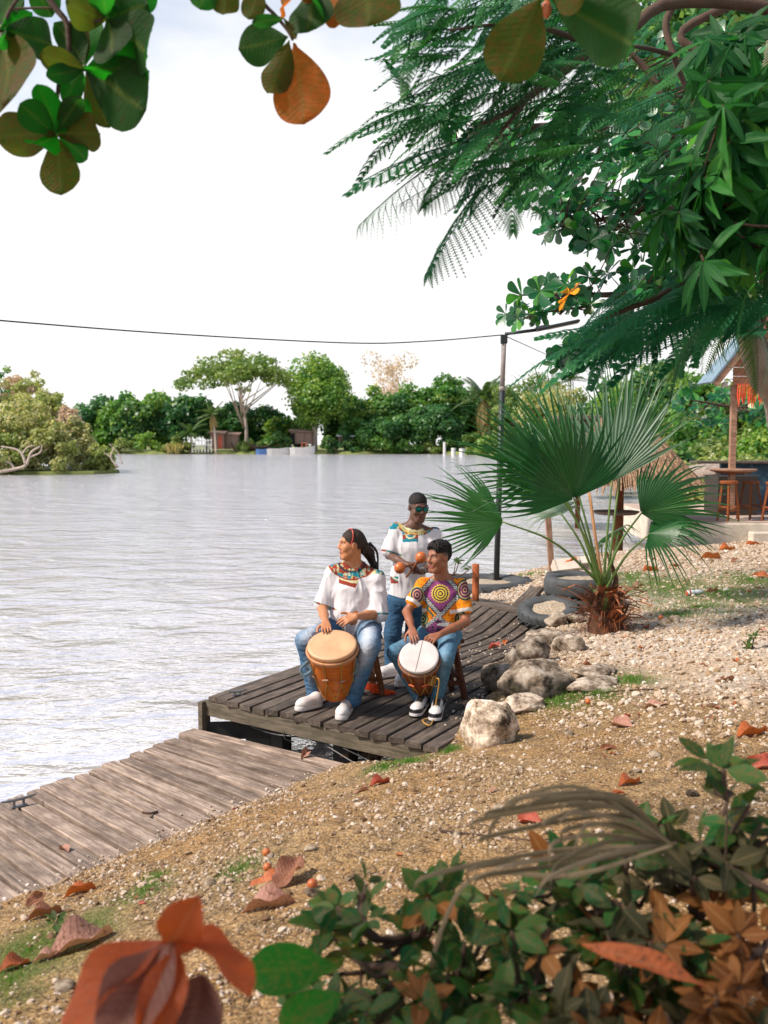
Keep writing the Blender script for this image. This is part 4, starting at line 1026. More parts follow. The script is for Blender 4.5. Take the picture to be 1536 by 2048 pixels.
# ================================================================= MAN B: standing, white tunic, shades, maracas
def man_b():
    Ys = 9.62
    root = empty('person', V3(P(800, 1365, Ys)[0], Ys, ZD), 'standing man in white tunic with teal collar and mirrored sunglasses, shaking two maracas', 'person')
    neck = P(826, 1053, Ys); shR = P(793, 1060, Ys + .02); shL = P(868, 1068, Ys + .02); chest = P(825, 1095, Ys); waist = P(816, 1150, Ys); pelvis = P(812, 1198, Ys + .02)
    elR = P(778, 1110, Ys - .04); wrR = P(812, 1128, Ys - .30); elL = P(872, 1130, Ys - .05); wrL = P(842, 1144, Ys - .30)
    hipR = P(794, 1206, Ys); hipL = P(832, 1208, Ys); knR = P(785, 1268, Ys - .05); knL = P(826, 1272, Ys + .04); anR = P(783, 1340, Ys - .02); anL = P(815, 1342, Ys + .05)
    H = headframe(P(836, 1015, Ys - .04), (.34, -.90, -.20)); hs = 1.08
    S = SDF(); p = add_head(S, H, hs, .98)
    S.rc(p(0, -.03, -.05), neck + [0, 0, -.03], .056, .062, k=.03); S.rc(neck, shR, .055, .045, k=.04); S.rc(neck, shL, .055, .045, k=.04)
    S.rc(chest, waist, .12, .11, k=.05); S.rc(waist, pelvis, .11, .12, k=.05)
    S.chain([shR, elR], [.046, .040]); S.chain([elR, elR*.5 + wrR*.5, wrR], [.041, .036, .025]); S.chain([shL, elL], [.046, .040]); S.chain([elL, elL*.5 + wrL*.5, wrL], [.041, .036, .025])
    for hp, kn, an in ((hipR, knR, anR), (hipL, knL, anL)): S.rc(hp, kn, .07, .05, k=.03); S.rc(kn, an, .05, .034, k=.03); S.rc(an, an + [-.02, -.07, -.05], .03, .025, k=.02)
    mR0, mR1 = P(833, 1126, Ys - .33), P(806, 1134, Ys - .42); mL0, mL1 = P(820, 1150, Ys - .32), P(838, 1122, Ys - .44)
    # hands wrap the handles
    add_hand(S, wrR, V3(.9, -.25, .05), V3(.1, .1, -1), 1, (1.1, 1.15, 1.2, 1.2), 1.0, .02, tcurl=.9)
    add_hand(S, wrL, V3(-.85, -.3, .0), V3(-.1, .2, 1), 1, (1.1, 1.15, 1.2, 1.2), 1.0, .02, tcurl=.9)
    S.build(.0055, None, 'body', m_skin, root, lambda V: skin_col(V, H, hs, (.115, .050, .030), (.17, .06, .05), 0, scalp=.95))
    S = SDF(); fl = (V3(0, 1, 0), 1.3)
    S.rc(neck + [0, .01, -.05], chest, .085, .165, k=.06, flat=fl); S.rc(chest, waist, .165, .150, k=.05, flat=fl); S.rc(waist, pelvis + [0, 0, .02], .155, .175, k=.05, flat=fl)
    S.rc(neck + [0, .01, -.04], shR, .055, .062, k=.05); S.rc(neck + [0, .01, -.04], shL, .055, .062, k=.05)
    cR = shR + (elR - shR)*.80; cL = shL + (elL - shL)*.74; S.rc(shR, cR, .064, .084, k=.03); S.rc(shL, cL, .064, .08, k=.03)
    S.cut(pelvis + [0, 0, .03], (0.02, 0, -1), .006)
    def cf(V):
        px, py = proj(V); c = np.tile(np.array((.64, .605, .615)), (len(V), 1)); u, v = V[:, 0], V[:, 2]; a = african(u, v, 7)
        ry = np.hypot((px - 832)/38, (py - 1046)/26) < 1; sh2 = (py < 1053 + np.abs(px - 832)*.12) & ((np.abs(px - 832) < 53)); bib = (px > 805) & (px < 836 + (py - 1060)*.02) & (py < 1084) & (py > 1050)
        m_ = ry | sh2 | bib; c[m_] = a[m_]; r = np.hypot((px - 832), (py - 1036)*1.15)
        c[m_ & (np.abs(r - 30) < 2.5)] = CREAM; c[m_ & (np.abs(r - 36) < 2)] = GOLD; b2 = bib & (py > 1070); c[b2] = TEAL; c[b2 & (np.hypot(px - 821, (py - 1068)*1.1) < 11) & (np.hypot(px - 821, (py - 1068)*1.1) > 8)] = CREAM; c[b2 & ((px < 812) | (px > 830)) & (py < 1078)] = RED
        pk = (px > 776) & (px < 797) & (py > 1153) & (py < 1167); c[pk] = TEAL; rr = np.hypot(px - 797, (py - 1148)*1.1); c[pk & (rr > 11) & (rr < 14)] = CREAM; c[pk & (rr > 16)] = RED
        for cc, dd in ((cR, nrm(elR - shR)), (cL, nrm(elL - shL))):
            t_ = (V - cc) @ dd; near = np.linalg.norm(V - cc, axis=1) < .15; b_ = near & (t_ > .02) & (t_ < .038); c[b_] = a[b_]
        return c*(.96 + .06*noise(V, 9, 1))[:, None]
    S.build(.0065, folds(.014, 8.5, 18, (1.5, 1, .6)), 'shirt', m_cloth, root, cf)
    jeans('jeans', root, pelvis + [0, 0, -.02], hipL, hipR, [(hipR, knR, anR, (.098, .082, .066)), (hipL, knL, anL, (.095, .08, .066))], (.030, .078, .145), None, .007)
    t_, h_ = G(753, 1358, ZD), G(796, 1350, ZD); shoe(root, t_, h_, anR, 'white', ZD + .006)
    t_, h_ = G(798, 1376, ZD), G(822, 1346, ZD); shoe(root, t_, h_, anL, 'white', ZD + .006)
    S = SDF(); C, f, u, r = H; Rm = np.stack([r, f, u], 1); s = hs
    S.el(p(0, -.016, .052), (.080*s, .098*s, .082*s), Rm, .01); S.el(p(0, .064, -.05), (.09*s, .085*s, .105*s), Rm, .008, sub=True); S.el(p(0, .12, .02), (.09*s, .068*s, .055*s), Rm, .006, sub=True); S.el(p(0, -.0, -.09), (.1*s, .10*s, .075*s), Rm, .01, sub=True)
    for q in (-1, 1): S.el(p(q*.085, .0, -.003), (.022*s, .03*s, .038*s), Rm, .006, sub=True)
    S.build(.004, lambda q: .0015*(noise(q, 160, 5) - .5), 'hair', m_hair, root, lambda V: np.tile(np.array((.014, .011, .010)), (len(V), 1)))
    g = empty('x', (0, 0, 0)); bpy.data.objects.remove(g)
    m = MB()
    for q in (-1, 1):
        pts = [p(q*.008, .104, .026), p(q*.058, .092, .026), p(q*.060, .088, .006), p(q*.050, .092, -.010), p(q*.018, .104, -.010), p(q*.008, .107, .006)]
        m.tube(curve(pts + [pts[0]], 20)[:-1], .0035, 6, closed=True); m.tube([p(q*.058, .09, .022), p(q*.083, .03, .024), p(q*.088, -.01, .018)], .0042, 6)
    m.tube([p(-.01, .107, .02), p(.01, .107, .02)], .0035, 6); gl = wobj('sunglasses', m, m_plain('black_plastic', (.01, .01, .012), .3, .1), root)
    m_len = m_plain('mirror_teal_lens', (.0, .16, .15), .12, .2, 20, Metallic=.8)
    for q in (-1, 1):
        pts = np.array([p(q*.010, .105, .024), p(q*.056, .092, .024), p(q*.058, .089, .006), p(q*.048, .092, -.008), p(q*.018, .104, -.008), p(q*.010, .107, .006)]); cc = pts.mean(0) + f*.004
        m = MB(); V = np.concatenate([pts, [cc], pts - f*.003]); m.add(V, [(i, (i + 1) % 6, 6) for i in range(6)] + [(i + 7, (i + 1) % 6 + 7, (i + 1) % 6, i) for i in range(6)] + [tuple(range(12, 6, -1))]); wobj('lens', m, m_len, gl)
    # watch
    m = MB(); ax = nrm(wrL - elL); c = wrL - ax*.035; an = np.linspace(0, 2*math.pi, 18, endpoint=False); B = basis(ax); m.tube([c + B[:, 0]*.031*math.cos(a) + B[:, 1]*.031*math.sin(a) for a in an], .006, 6, closed=True); wobj('watch', m, m_plain('steel_watch', (.35, .4, .36), .3, .1, Metallic=.8), root)
    # maracas
    m_g = m_plain('orange_gourd', lin(184, 98, 44), .30, .18, 7, .05)
    for i, (a, b_) in enumerate(((mR0, mR1), (mL0, mL1))):
        tgt = P(799.5, 1136, Ys - .46) if i == 0 else P(842, 1115, Ys - .44)
        if i == 0: hnd = P(832, 1127, Ys - .34)
        else: hnd = P(818, 1147, Ys - .36)
        e = empty('maraca', tgt, 'round orange gourd maraca, the lower left one in his hand' if i == 0 else 'round orange gourd maraca, the upper right one in his hand', 'maraca', 'maracas')
        dd = nrm(tgt - hnd); m = MB(); r_ = .054; prof = [(.0008, r_*1.03)] + [(r_*math.sin(t2), r_*1.02*math.cos(t2)) for t2 in np.linspace(.12, 2.75, 16)] + [(.013, -r_*1.12)]
        m.lathe([(a_, z_) for a_, z_ in prof[::-1]], tgt, basis(dd), 26); wobj('gourd', m.mesh('g', True), m_g, e)
        m = MB(); m.tube([tgt - dd*.05, hnd - dd*.05], [.012, .010], 8); wobj('handle', m, wood_br, e)
    return root
man_b()
# ================================================================= MAN C: seated right, patterned dashiki
def man_c():
    Ys = 8.72
    root = empty('person', V3(P(870, 1430, 8.4)[0], 8.5, ZD), 'seated man in orange and purple patterned shirt drumming on a white skin drum', 'person')
    neck = P(884, 1155, Ys + .02); shR = P(847, 1170, Ys); shL = P(921, 1172, Ys); chest = P(884, 1200, Ys); belly = P(880, 1245, Ys); pelvis = P(878, 1268, Ys + .05)
    elR = P(814, 1224, Ys - .10); wrR = P(824, 1258, 8.36); elL = P(932, 1243, Ys - .10); wrL = P(878, 1270, 8.36)
    hipR = P(856, 1272, Ys + .02); hipL = P(900, 1274, Ys + .02); knR = P(791, 1305, 8.34); knL = P(890, 1316, 8.22); anR = P(838, 1396, 8.42); anL = P(873, 1404, 8.36)
    H = headframe(P(877, 1115, Ys - .03), (-.76, -.64, -.02)); hs = 1.06
    S = SDF(); p = add_head(S, H, hs, .98)
    S.rc(p(0, -.03, -.05), neck + [0, 0, -.03], .055, .060, k=.03); S.rc(neck, shR, .05, .042, k=.04); S.rc(neck, shL, .05, .042, k=.04)
    S.rc(chest, belly, .11, .11, k=.05); S.rc(belly, pelvis, .11, .12, k=.05)
    S.chain([shR, elR], [.043, .037]); S.chain([elR, elR*.5 + wrR*.5, wrR], [.039, .034, .024]); S.chain([shL, elL], [.044, .038]); S.chain([elL, elL*.5 + wrL*.5, wrL], [.041, .036, .025])
    for hp, kn, an in ((hipR, knR, anR), (hipL, knL, anL)): S.rc(hp, kn, .06, .045, k=.03); S.rc(kn, an, .045, .032, k=.03); S.rc(an, an + [-.02, -.08, -.05], .028, .025, k=.02)
    add_hand(S, wrR, P(822, 1280, 8.22) - wrR + V3(.03, 0, 0), V3(.2, .3, -1), 1, (.15, .15, .2, .25), 1.0)
    add_hand(S, wrL, P(845, 1288, 8.20) - wrL, V3(0, .5, -1), 1, (.15, .18, .2, .22), 1.0, .09)
    S.build(.0055, None, 'body', m_skin, root, lambda V: skin_col(V, H, hs, (.27, .100, .050), (.34, .10, .08), .25, scalp=.92))
    S = SDF(); fl = (V3(0, 1, 0), 1.3)
    S.rc(neck + [0, .01, -.05], chest, .075, .158, k=.06, flat=fl); S.rc(chest, belly, .158, .152, k=.05, flat=fl); S.rc(belly, pelvis + [0.01, 0, -.01], .152, .165, k=.05, flat=fl)
    S.rc(neck + [0, .01, -.04], shR, .052, .06, k=.05); S.rc(neck + [0, .01, -.04], shL, .052, .06, k=.05)
    cR = shR + (elR - shR)*.56; cL = shL + (elL - shL)*.62; S.rc(shR, cR, .062, .070, k=.03); S.rc(shL, cL, .062, .072, k=.03); S.rc(pelvis + [.13, .02, 0], pelvis + [.14, .02, -.11], .06, .05, k=.05)
    OR, PU, BK, WH, GR = (.72, .24, .010), (.22, .050, .16), (.02, .02, .025), (.50, .50, .50), (.02, .12, .09)
    def cf(V):
        px, py = proj(V); n_ = len(V); c = np.tile(np.array(OR), (n_, 1)); cc = np.stack([px/2000*8, py/2000*8, 0*px], -1)
        fl_ = noise(cc, 60, 3); c[np.abs(fl_ - .5) < .06] = (.50, .09, .01)
        def dia(cx, cy, hw, hh):
            return np.abs(px - cx)/hw + np.abs(py - cy)/hh
        d1 = dia(881, 1186, 46, 50); border = (d1 < 1.0) & (d1 > .78); c[border] = BK; chk = np.sin(px*1.1 + py*.9) * np.sin(px*1.1 - py*.9) > .0; c[border & chk] = WH; c[d1 <= .78] = PU
        for a0, b0 in ((1.0, 1.05), (.73, .78)): c[(d1 > a0) & (d1 < b0)] = BK
        r = np.hypot(px - 881, py - 1187); m_ = r < 17; c[m_] = PU; ring = (np.mod(r, 5.2) < 2.7) & m_; c[ring] = (.55, .38, .05); c[m_ & (np.mod(r, 5.2) >= 2.7)] = BK; c[(r < 19) & (r >= 17) & (np.sin(np.arctan2(py - 1187, px - 881)*22) > 0)] = (.55, .38, .05)
        d2 = dia(876, 1262, 40, 34); b2 = (d2 < 1) & (d2 > .74); c[b2] = BK; c[b2 & chk] = WH; c[d2 <= .74] = PU; tx = noise(cc*[1, 3, 1], 55, 8) > .56; c[(d2 <= .74) & tx] = BK
        for cx, cy, R_ in ((834, 1190, 14), (930, 1180, 17), (922, 1238, 13), (846, 1238, 11)):
            r = np.hypot((px - cx), (py - cy)*.8); m_ = r < R_; c[m_] = PU if R_ > 13 else GR; c[m_ & (r > R_ - 3)] = GR; c[m_ & (np.mod(r, 5) < 1.6)] = BK; c[m_ & (np.mod(r + 2.2, 5) < 1.0)] = (.55, .38, .05)
        wv = np.abs(px - 861 + 6*np.sin(py/6.)) < 2.2; c[wv & (py > 1195) & (py < 1260) & (d1 > 1.05) & (d2 > 1.05)] = GR
        for c0, dd in ((cR, nrm(elR - shR)), (cL, nrm(elL - shL))):
            t_ = (V - c0) @ dd; near = np.linalg.norm(V - c0, axis=1) < .14; c[near & (t_ > .010) & (t_ < .040)] = (.66, .62, .60)
        hem = (np.hypot((px - 898)/24, (py - 1249)/4.2) < 1); c[hem] = (.62, .58, .56)
        return c*(.9 + .15*noise(V, 12, 1))[:, None]
    S.build(.005, folds(.010, 10, 28, (1.2, 1, .8)), 'shirt', m_cloth, root, cf)
    def fade(V, px, py, c):
        w = np.exp(-(((px - 884) - (1340 - py)*.12)/8)**2)*np.exp(-((py - 1310)/45)**2)*.55 + np.exp(-((px - 805 - (py - 1290)*.1)/12)**2)*np.exp(-((py - 1300)/26)**2)*.35
        w = np.clip(w, 0, 1)[:, None]; return c*(1 - w) + np.array((.26, .38, .50))*w
    jeans('jeans', root, pelvis + [0, .02, -.02], hipL, hipR, [(hipR, knR, anR, (.086, .068, .048)), (hipL, knL, anL, (.090, .074, .050))], (.065, .155, .235), fade, .006)
    t_, h_ = G(829, 1437, ZD), G(851, 1408, ZD); shoe(root, t_, h_, anR, 'bw', ZD + .006, 'black and white sneaker')
    t_, h_ = G(869, 1446, ZD), G(878, 1412, ZD); shoe(root, t_, h_, anL, 'bw', ZD + .006, 'black and white sneaker')
    S = SDF(); C, f, u, r = H; Rm = np.stack([r, f, u], 1); s = hs
    S.el(p(0, -.012, .080), (.082*s, .106*s, .068*s), Rm, .012); S.el(p(0, -.058, .035), (.072*s, .058*s, .075*s), Rm, .02); S.el(p(0, .064, -.045), (.09*s, .085*s, .105*s), Rm, .008, sub=True); S.el(p(0, .122, .045), (.10*s, .066*s, .066*s), Rm, .006, sub=True); S.el(p(0, -.0, -.085), (.11*s, .11*s, .070*s), Rm, .01, sub=True)
    for q in (-1, 1): S.el(p(q*.085, .0, -.003), (.024*s, .03*s, .038*s), Rm, .006, sub=True)
    S.build(.004, lambda q: .020*(np.abs(noise(q, 62, 5) - .5)*2 - .42) + .008*(noise(q, 170, 2) - .5), 'hair', m_hair, root, lambda V: np.tile(np.array((.013, .010, .009)), (len(V), 1)))
    m = MB(); q = p(-.086, -.004, -.034); m.lathe([(.0001, -.004), (.004, 0), (.0001, .004)], q, n=8); wobj('ear_stud', m, m_plain('silver_stud', (.7, .7, .7), .2, .05, Metallic=.9), root)
    return root
man_c()
# ================================================================= DRUMS AND STOOLS
m_dw = m_wood('orange_drum_wood', lin(214, 122, 44), lin(172, 88, 28), lin(96, 44, 16), .4, .6, ov=.02)
m_dw2 = m_wood('dark_drum_wood', lin(150, 78, 40), lin(104, 50, 26), lin(50, 24, 14), .4, .6, ov=.02)
def skin_mat(name, a, b, stripe=False):
    t = NT(name); v = t.coord('Object'); n = t.noise(v, 7, 4); c = t.ramp(n, [(.3, a), (.7, b)])
    return t.done(t.bsdf(c, .55, t.bump(t.noise(v, 60, 2), .1, .002)))
m_hd1 = skin_mat('goat_skin_head', lin(190, 142, 104), lin(208, 166, 126)); m_hd2 = skin_mat('white_skin_head', lin(186, 172, 168), lin(204, 194, 190))
m_rope = m_plain('yellow_rope', lin(166, 124, 58), .9, .2, 60, .6, .003); m_hoop = m_plain('hide_hoop', lin(176, 122, 84), .7, .2, 15); m_hoop2 = m_plain('dark_hide_hoop', lin(120, 78, 56), .7, .25, 15)
def drum(top, bot, r1, r2, mats, lab, name='drum', nrope=9, belly=0.02):
    ax = nrm(bot - top); L = np.linalg.norm(bot - top); B = basis(-ax, (1, 0, 0)); e = empty(name, bot, lab, 'drum')
    def pt(r, a, z): return top + ax*z + r*(B[:, 0]*math.cos(a) + B[:, 1]*math.sin(a))
    body, head, hoop, rope, peg = mats
    prof = [(r2*.92, -L), (r2, -L + .004)] + [(r1*.93 + (r2 - r1*.93)*t_ + belly*math.sin(math.pi*t_), -L*t_) for t_ in np.linspace(.97, .05, 14)] + [(r1*.93, -.012)]
    m = MB(); m.lathe(prof, top, B, 40, caps=True); me = m.mesh('shell', True); wobj('shell', me, body, e)
    m = MB(); m.lathe([(r1*.97, -.03), (r1*1.0, -.004), (r1*.985, .006), (r1*.90, .008), (r1*.5, .007), (.001, .0065)], top, B, 44, caps=False); wobj('drum_head', m.mesh('h', True), head, e)
    for z, rr, th in ((.045, r1*1.02, .013), (.066, r1*1.0, .009)):
        m = MB(); m.tube([pt(rr, a, z) for a in np.linspace(0, 2*math.pi, 48, endpoint=False)], th, 8, closed=True); wobj('hoop', m.mesh('hoop', True), hoop, e)
    for k in range(nrope):
        a = 2*math.pi*(k + .3)/nrope; da = math.pi/nrope
        rr = lambda z: r1*.93 + (r2 - r1*.93)*(z/L) + belly*math.sin(math.pi*z/L) + .006
        m = MB(); m.tube([pt(r1*1.06, a, .035), pt(r1*1.04, a, .075), pt(rr(L*.3), a, L*.3), pt(rr(L*.55), a, L*.55)], .0052, 5)
        m.tube([pt(rr(L*.55), a, L*.55), pt(rr(L*.9), a + da*.9, L*.9)], .0048, 5); m.tube([pt(rr(L*.55), a, L*.55), pt(rr(L*.9), a - da*.9, L*.9)], .0048, 5)
        m.tube([pt(r1*1.0, a, .03), pt(r1*1.07, a, .045), pt(r1*1.03, a, .075)], .006, 6); wobj('rope', m, rope, e)
        z = L*(.44 + .05*(k % 2)); m = MB(); m.tube([pt(rr(z) + .010, a - .14*.2/r1, z + .004), pt(rr(z) + .010, a + .14*.2/r1, z - .008)], .0085, 8); wobj('tuning_peg', m, peg, e)
    return e, pt
topA = P(664, 1290, 8.13); botA = topA + nrm(V3(.045, .42, -.91))*.50
drum(topA, botA, .205, .125, (m_dw, m_hd1, m_hoop, m_rope, wood_tan), 'wide orange wooden drum with tan skin head held between the knees of the ponytailed man')
m_strap = m_plain('blue_strap', lin(92, 112, 122), .9, .2, 20)
cS = topA + V3(-.20, .02, -.20); m = MB(); m.tube(curve([cS + [0, 0, .06], cS + [-.06, -.02, .0], cS + [-.03, -.03, -.05], cS + [.03, -.03, -.01], cS + [0, -.02, .03]], 16), .012, 6); tag(wobj('cloth_strap', m, m_strap), 'knotted grey blue strap hanging at the side of the wide orange drum', 'strap')
m = MB(); c0 = topA + V3(.19, -.02, -.16); m.tube(curve([c0 + [0, 0, .07], c0 + [.015, -.02, .0], c0 + [0, -.01, -.07]], 8), .010, 6); tag(wobj('cloth_knot', m, m_strap), 'dark knotted cord on the right side of the wide orange drum', 'strap')
topC = P(838, 1313, 8.14); botC = topC + nrm(V3(.085, .66, -.75))*.47
eC, ptC = drum(topC, botC, .165, .085, (m_dw2, m_hd2, m_hoop2, m_rope, m_plain('orange_peg', lin(186, 84, 34), .6)), 'narrow dark wooden drum with white skin head held by the man in the patterned shirt', 'drum', 8, .015)
m = MB(); axC = nrm(botC - topC); m.tube([ptC(.155, 1.35, -.009), ptC(.155, -1.79, -.009)], .0025, 5); wobj('head_seam', m, m_plain('seam', (.3, .25, .22), .7), eC)
r0 = ptC(.155, -1.0, .14); m = MB()
pts = curve([ptC(.17, -1.0, .05), ptC(.175, -.95, .12), P(878, 1360, 8.02), P(873, 1400, 8.05), P(868, 1432, 8.0), G(861, 1450, ZD + .02), G(850, 1447, ZD + .015), G(846, 1440, ZD + .015), G(862, 1436, ZD + .015)], 50)
m.tube(pts, .0062, 6); tag(wobj('loose_rope', m, m_rope), 'loose yellow rope hanging from the small drum onto the deck', 'rope')
m = MB(); q_ = np.random.default_rng(8); k0 = ptC(.175, -.95, .13)
for _ in range(5): m.tube(curve([k0 + q_.normal(0, .022, 3), k0 + q_.normal(0, .022, 3) + [0, 0, -.03], k0 + q_.normal(0, .02, 3)], 10), .006, 6)
wobj('rope_knot', m, m_rope, eC)
cA = P(714, 1262, 8.92); cA[2] = ZD; stool('wooden_stool', cA + [0.02, 0, 0], .18, .545, wood_br, 'brown wooden stool under the ponytailed drummer', 'drummers\' stools', .12, seat='square', rz=.25, legw=.048)
wood_dk = m_wood('dark_stool_wood', lin(104, 62, 46), lin(72, 42, 32), lin(30, 18, 14), ov=.05, sc_=2)
cC = P(884, 1280, 8.78); cC[2] = ZD; stool('wooden_stool', cC + [0.0, 0, 0], .16, .53, wood_dk, 'dark reddish wooden stool under the man in the patterned shirt', 'drummers\' stools', .11, seat='square', rz=.3, legw=.052)
# red cloth on the deck behind the left stool
c = G(757, 1388, ZD); S = SDF(); S.chain([c + [-.10, .04, .06], c + [-.03, 0, .05], c + [.05, -.03, .02], c + [.14, .0, .014]], [.03, .035, .028, .014]); S.chain([c + [-.03, 0, .04], c + [-.02, .08, .02]], [.03, .02])
o = S.build(.005, folds(.012, 20, 3), 'orange_cloth', m_cloth, None, lambda V: np.tile(np.array(lin(222, 82, 40)), (len(V), 1))); tag(o, 'crumpled orange cloth lying on the deck behind the left stool', 'cloth')
# ================================================================= VEGETATION: builders
def leaf_shape(kind):
    """one leaf of length 1 along +Y, face up +Z: verts, faces, distance-from-midrib attribute"""
    if kind == 'obovate': prof = [(0, .02), (.12, .05), (.3, .13), (.5, .21), (.7, .27), (.85, .255), (.95, .15), (1, .0)]; cup, droop = .10, .10
    elif kind == 'ovate': prof = [(0, .02), (.15, .14), (.35, .24), (.55, .235), (.75, .16), (.9, .07), (1, 0)]; cup, droop = .15, .12
    elif kind == 'lance': prof = [(0, .015), (.2, .075), (.45, .105), (.7, .08), (.9, .03), (1, 0)]; cup, droop = .08, .25
    elif kind == 'curl': prof = [(0, .02), (.15, .10), (.35, .19), (.6, .23), (.8, .16), (1, 0)]; cup, droop = .45, -.35
    elif kind == 'small': prof = [(0, .02), (.3, .2), (.65, .26), (1, 0)]; cup, droop = .12, .1
    V = []; m_ = []; F = []
    n = len(prof)
    for i, (y, w) in enumerate(prof):
        z = -droop*y*y
        V += [(-w, y, z + cup*w), (0, y, z), (w, y, z + cup*w)]; m_ += [1, 0, 1]
    for i in range(n - 1):
        a = 3*i; F += [(a, a + 1, a + 4, a + 3), (a + 1, a + 2, a + 5, a + 4)]
    return np.array(V, float), np.array(F), np.array(m_, float)
def leaf_mesh(kind, name='leaf', rndv=0.0, wave=0.0, seed=0, holes=False):
    V, F, md = leaf_shape(kind)
    if wave:
        q = np.random.default_rng(seed); V[:, 2] += wave*np.sin(V[:, 1]*9 + q.uniform(0, 6))*np.abs(V[:, 0])*3 + wave*.5*noise(V, 5, seed); V[:, 0] *= 1 + .12*np.sin(V[:, 1]*7 + seed)
    return fastmesh(name, V, [F], None, True, {'rnd': np.full(len(V), rndv), 'mid': md})
def leaf_hi(kind, name='leaf', bend=.6, cup=.15, wave=.06, seed=0, twist=0.0, n=13, ragged=0.0):
    """finer leaf: bends along its length by `bend` radians, wavy margin"""
    prof = {'obovate': [(0, .012), (.04, .02), (.14, .085), (.3, .175), (.48, .245), (.64, .265), (.78, .24), (.89, .17), (.955, .09), (1, .0)], 'ovate': [(0, .012), (.05, .03), (.15, .13), (.35, .24), (.55, .25), (.75, .18), (.9, .08), (1, 0)], 'lance': [(0, .01), (.1, .04), (.3, .10), (.5, .115), (.75, .075), (.92, .025), (1, 0)], 'wide': [(0, .02), (.1, .14), (.3, .30), (.55, .36), (.78, .28), (.93, .13), (1, 0)]}[kind]
    cpf = curve(prof, 60); cpf[:, 0] = np.maximum.accumulate(cpf[:, 0]); cpf[:, 1] = np.maximum(cpf[:, 1], 0); q = np.random.default_rng(seed); V = []; md = []; F = []; ph = q.uniform(0, 6, 3); y = z = 0.0; L = 1/(n - 1)
    for i in range(n):
        t_ = (1 - math.cos(math.pi*(i/(n - 1)*.94 + .06*i/(n-1))))/2; t_ = i/(n - 1); a = -bend*t_; w = float(np.interp(t_, cpf[:, 0], cpf[:, 1]))*(1 + ragged*q.uniform(-.25, .15))
        if i: y += L*math.cos(a); z += L*math.sin(a)
        for u in (-1, -.5, 0, .5, 1):
            h_ = cup*abs(u)*w*2*(1 if abs(u) < 1 else .9) + wave*w*2*u*u*math.sin(t_*11 + ph[0] + (2.4 if u > 0 else 0)) + .02*math.sin(t_*6 + u*3 + ph[1])
            tw = twist*t_; V.append((u*w*math.cos(tw) - h_*math.sin(tw)*math.cos(a), y - h_*math.sin(a), z + h_*math.cos(a) + u*w*math.sin(tw))); md.append(abs(u))
    for i in range(n - 1):
        for j in range(4): a = 5*i + j; F.append((a, a + 1, a + 6, a + 5))
    return fastmesh(name, V, [np.array(F)], None, True, {'rnd': np.zeros(len(V)), 'mid': md})
def frames(dirs, ups):
    y = dirs/np.linalg.norm(dirs, axis=1)[:, None]; x = np.cross(y, ups); x /= np.linalg.norm(x, axis=1)[:, None] + 1e-9; z = np.cross(x, y); return x, y, z
def scatter(kind, pos, dirs, ups, size, name, mat, parent=None, rnd=None):
    V, F, md = leaf_shape(kind) if isinstance(kind, str) else kind
    x, y, z = frames(dirs, ups); N = len(pos); size = np.broadcast_to(size, (N,))
    W_ = pos[:, None] + size[:, None, None]*(V[None, :, 0:1]*x[:, None] + V[None, :, 1:2]*y[:, None] + V[None, :, 2:3]*z[:, None])
    Fs = (F[None] + (np.arange(N)*len(V))[:, None, None]).reshape(-1, F.shape[1])
    r_ = rng.random(N) if rnd is None else rnd
    me = fastmesh(name, W_.reshape(-1, 3), [Fs], None, True, {'rnd': np.repeat(r_, len(V)), 'mid': np.tile(md, N)})
    return wobj(name, me, mat, parent)
QUAD = (np.array([(-.5, 0, 0), (0, 0, .05), (.5, 0, 0), (.38, .62, .0), (0, 1, -.06), (-.38, .62, 0)]), np.array([(0, 1, 4, 5), (1, 2, 3, 4)]), np.array([1, 0, 1, 1, 0, 1.]))
def rdir(n, q=rng): v = q.normal(size=(n, 3)); return v/np.linalg.norm(v, axis=1)[:, None]
DIA = (np.array([(-.5, .45, 0), (0, 0, .04), (.5, .45, 0), (0, 1, -.04)]), np.array([(1, 2, 3, 0)]), np.array([1, 0, 1, 0.]))
bark_grey = m_plain('grey_bark', lin(150, 134, 122), .9, .3, 5, .5, .02); bark_brown = m_plain('brown_bark', lin(78, 58, 45), .9, .3, 8, .5, .01); bark_pale = m_plain('pale_bark', lin(190, 172, 158), .9, .25, 5, .4, .02)
G1 = [(0, (.020, .060, .012)), (.4, (.035, .095, .018)), (.75, (.060, .135, .022)), (1, (.10, .17, .03))]
m_fol_green = m_leaf('green_foliage', [(0, (.045, .145, .032)), (.4, (.085, .21, .035)), (.8, (.16, .28, .045)), (1, (.30, .38, .07))], .38)
m_fol_dark = m_leaf('dark_foliage', [(0, (.032, .115, .040)), (.5, (.060, .165, .048)), (.9, (.11, .23, .05)), (1, (.22, .30, .07))], .36)
m_fol_yel = m_leaf('yellow_green_foliage', [(0, (.16, .215, .06)), (.4, (.25, .31, .09)), (.8, (.36, .37, .15)), (1, (.54, .46, .31))], .40)
m_fol_pink = m_leaf('pinkish_dry_foliage', [(0, (.40, .29, .23)), (.5, (.55, .42, .35)), (1, (.62, .50, .42))], .35)
m_fol_olive = m_leaf('olive_foliage', [(0, (.08, .15, .035)), (.5, (.14, .22, .045)), (1, (.28, .32, .10))], .36)
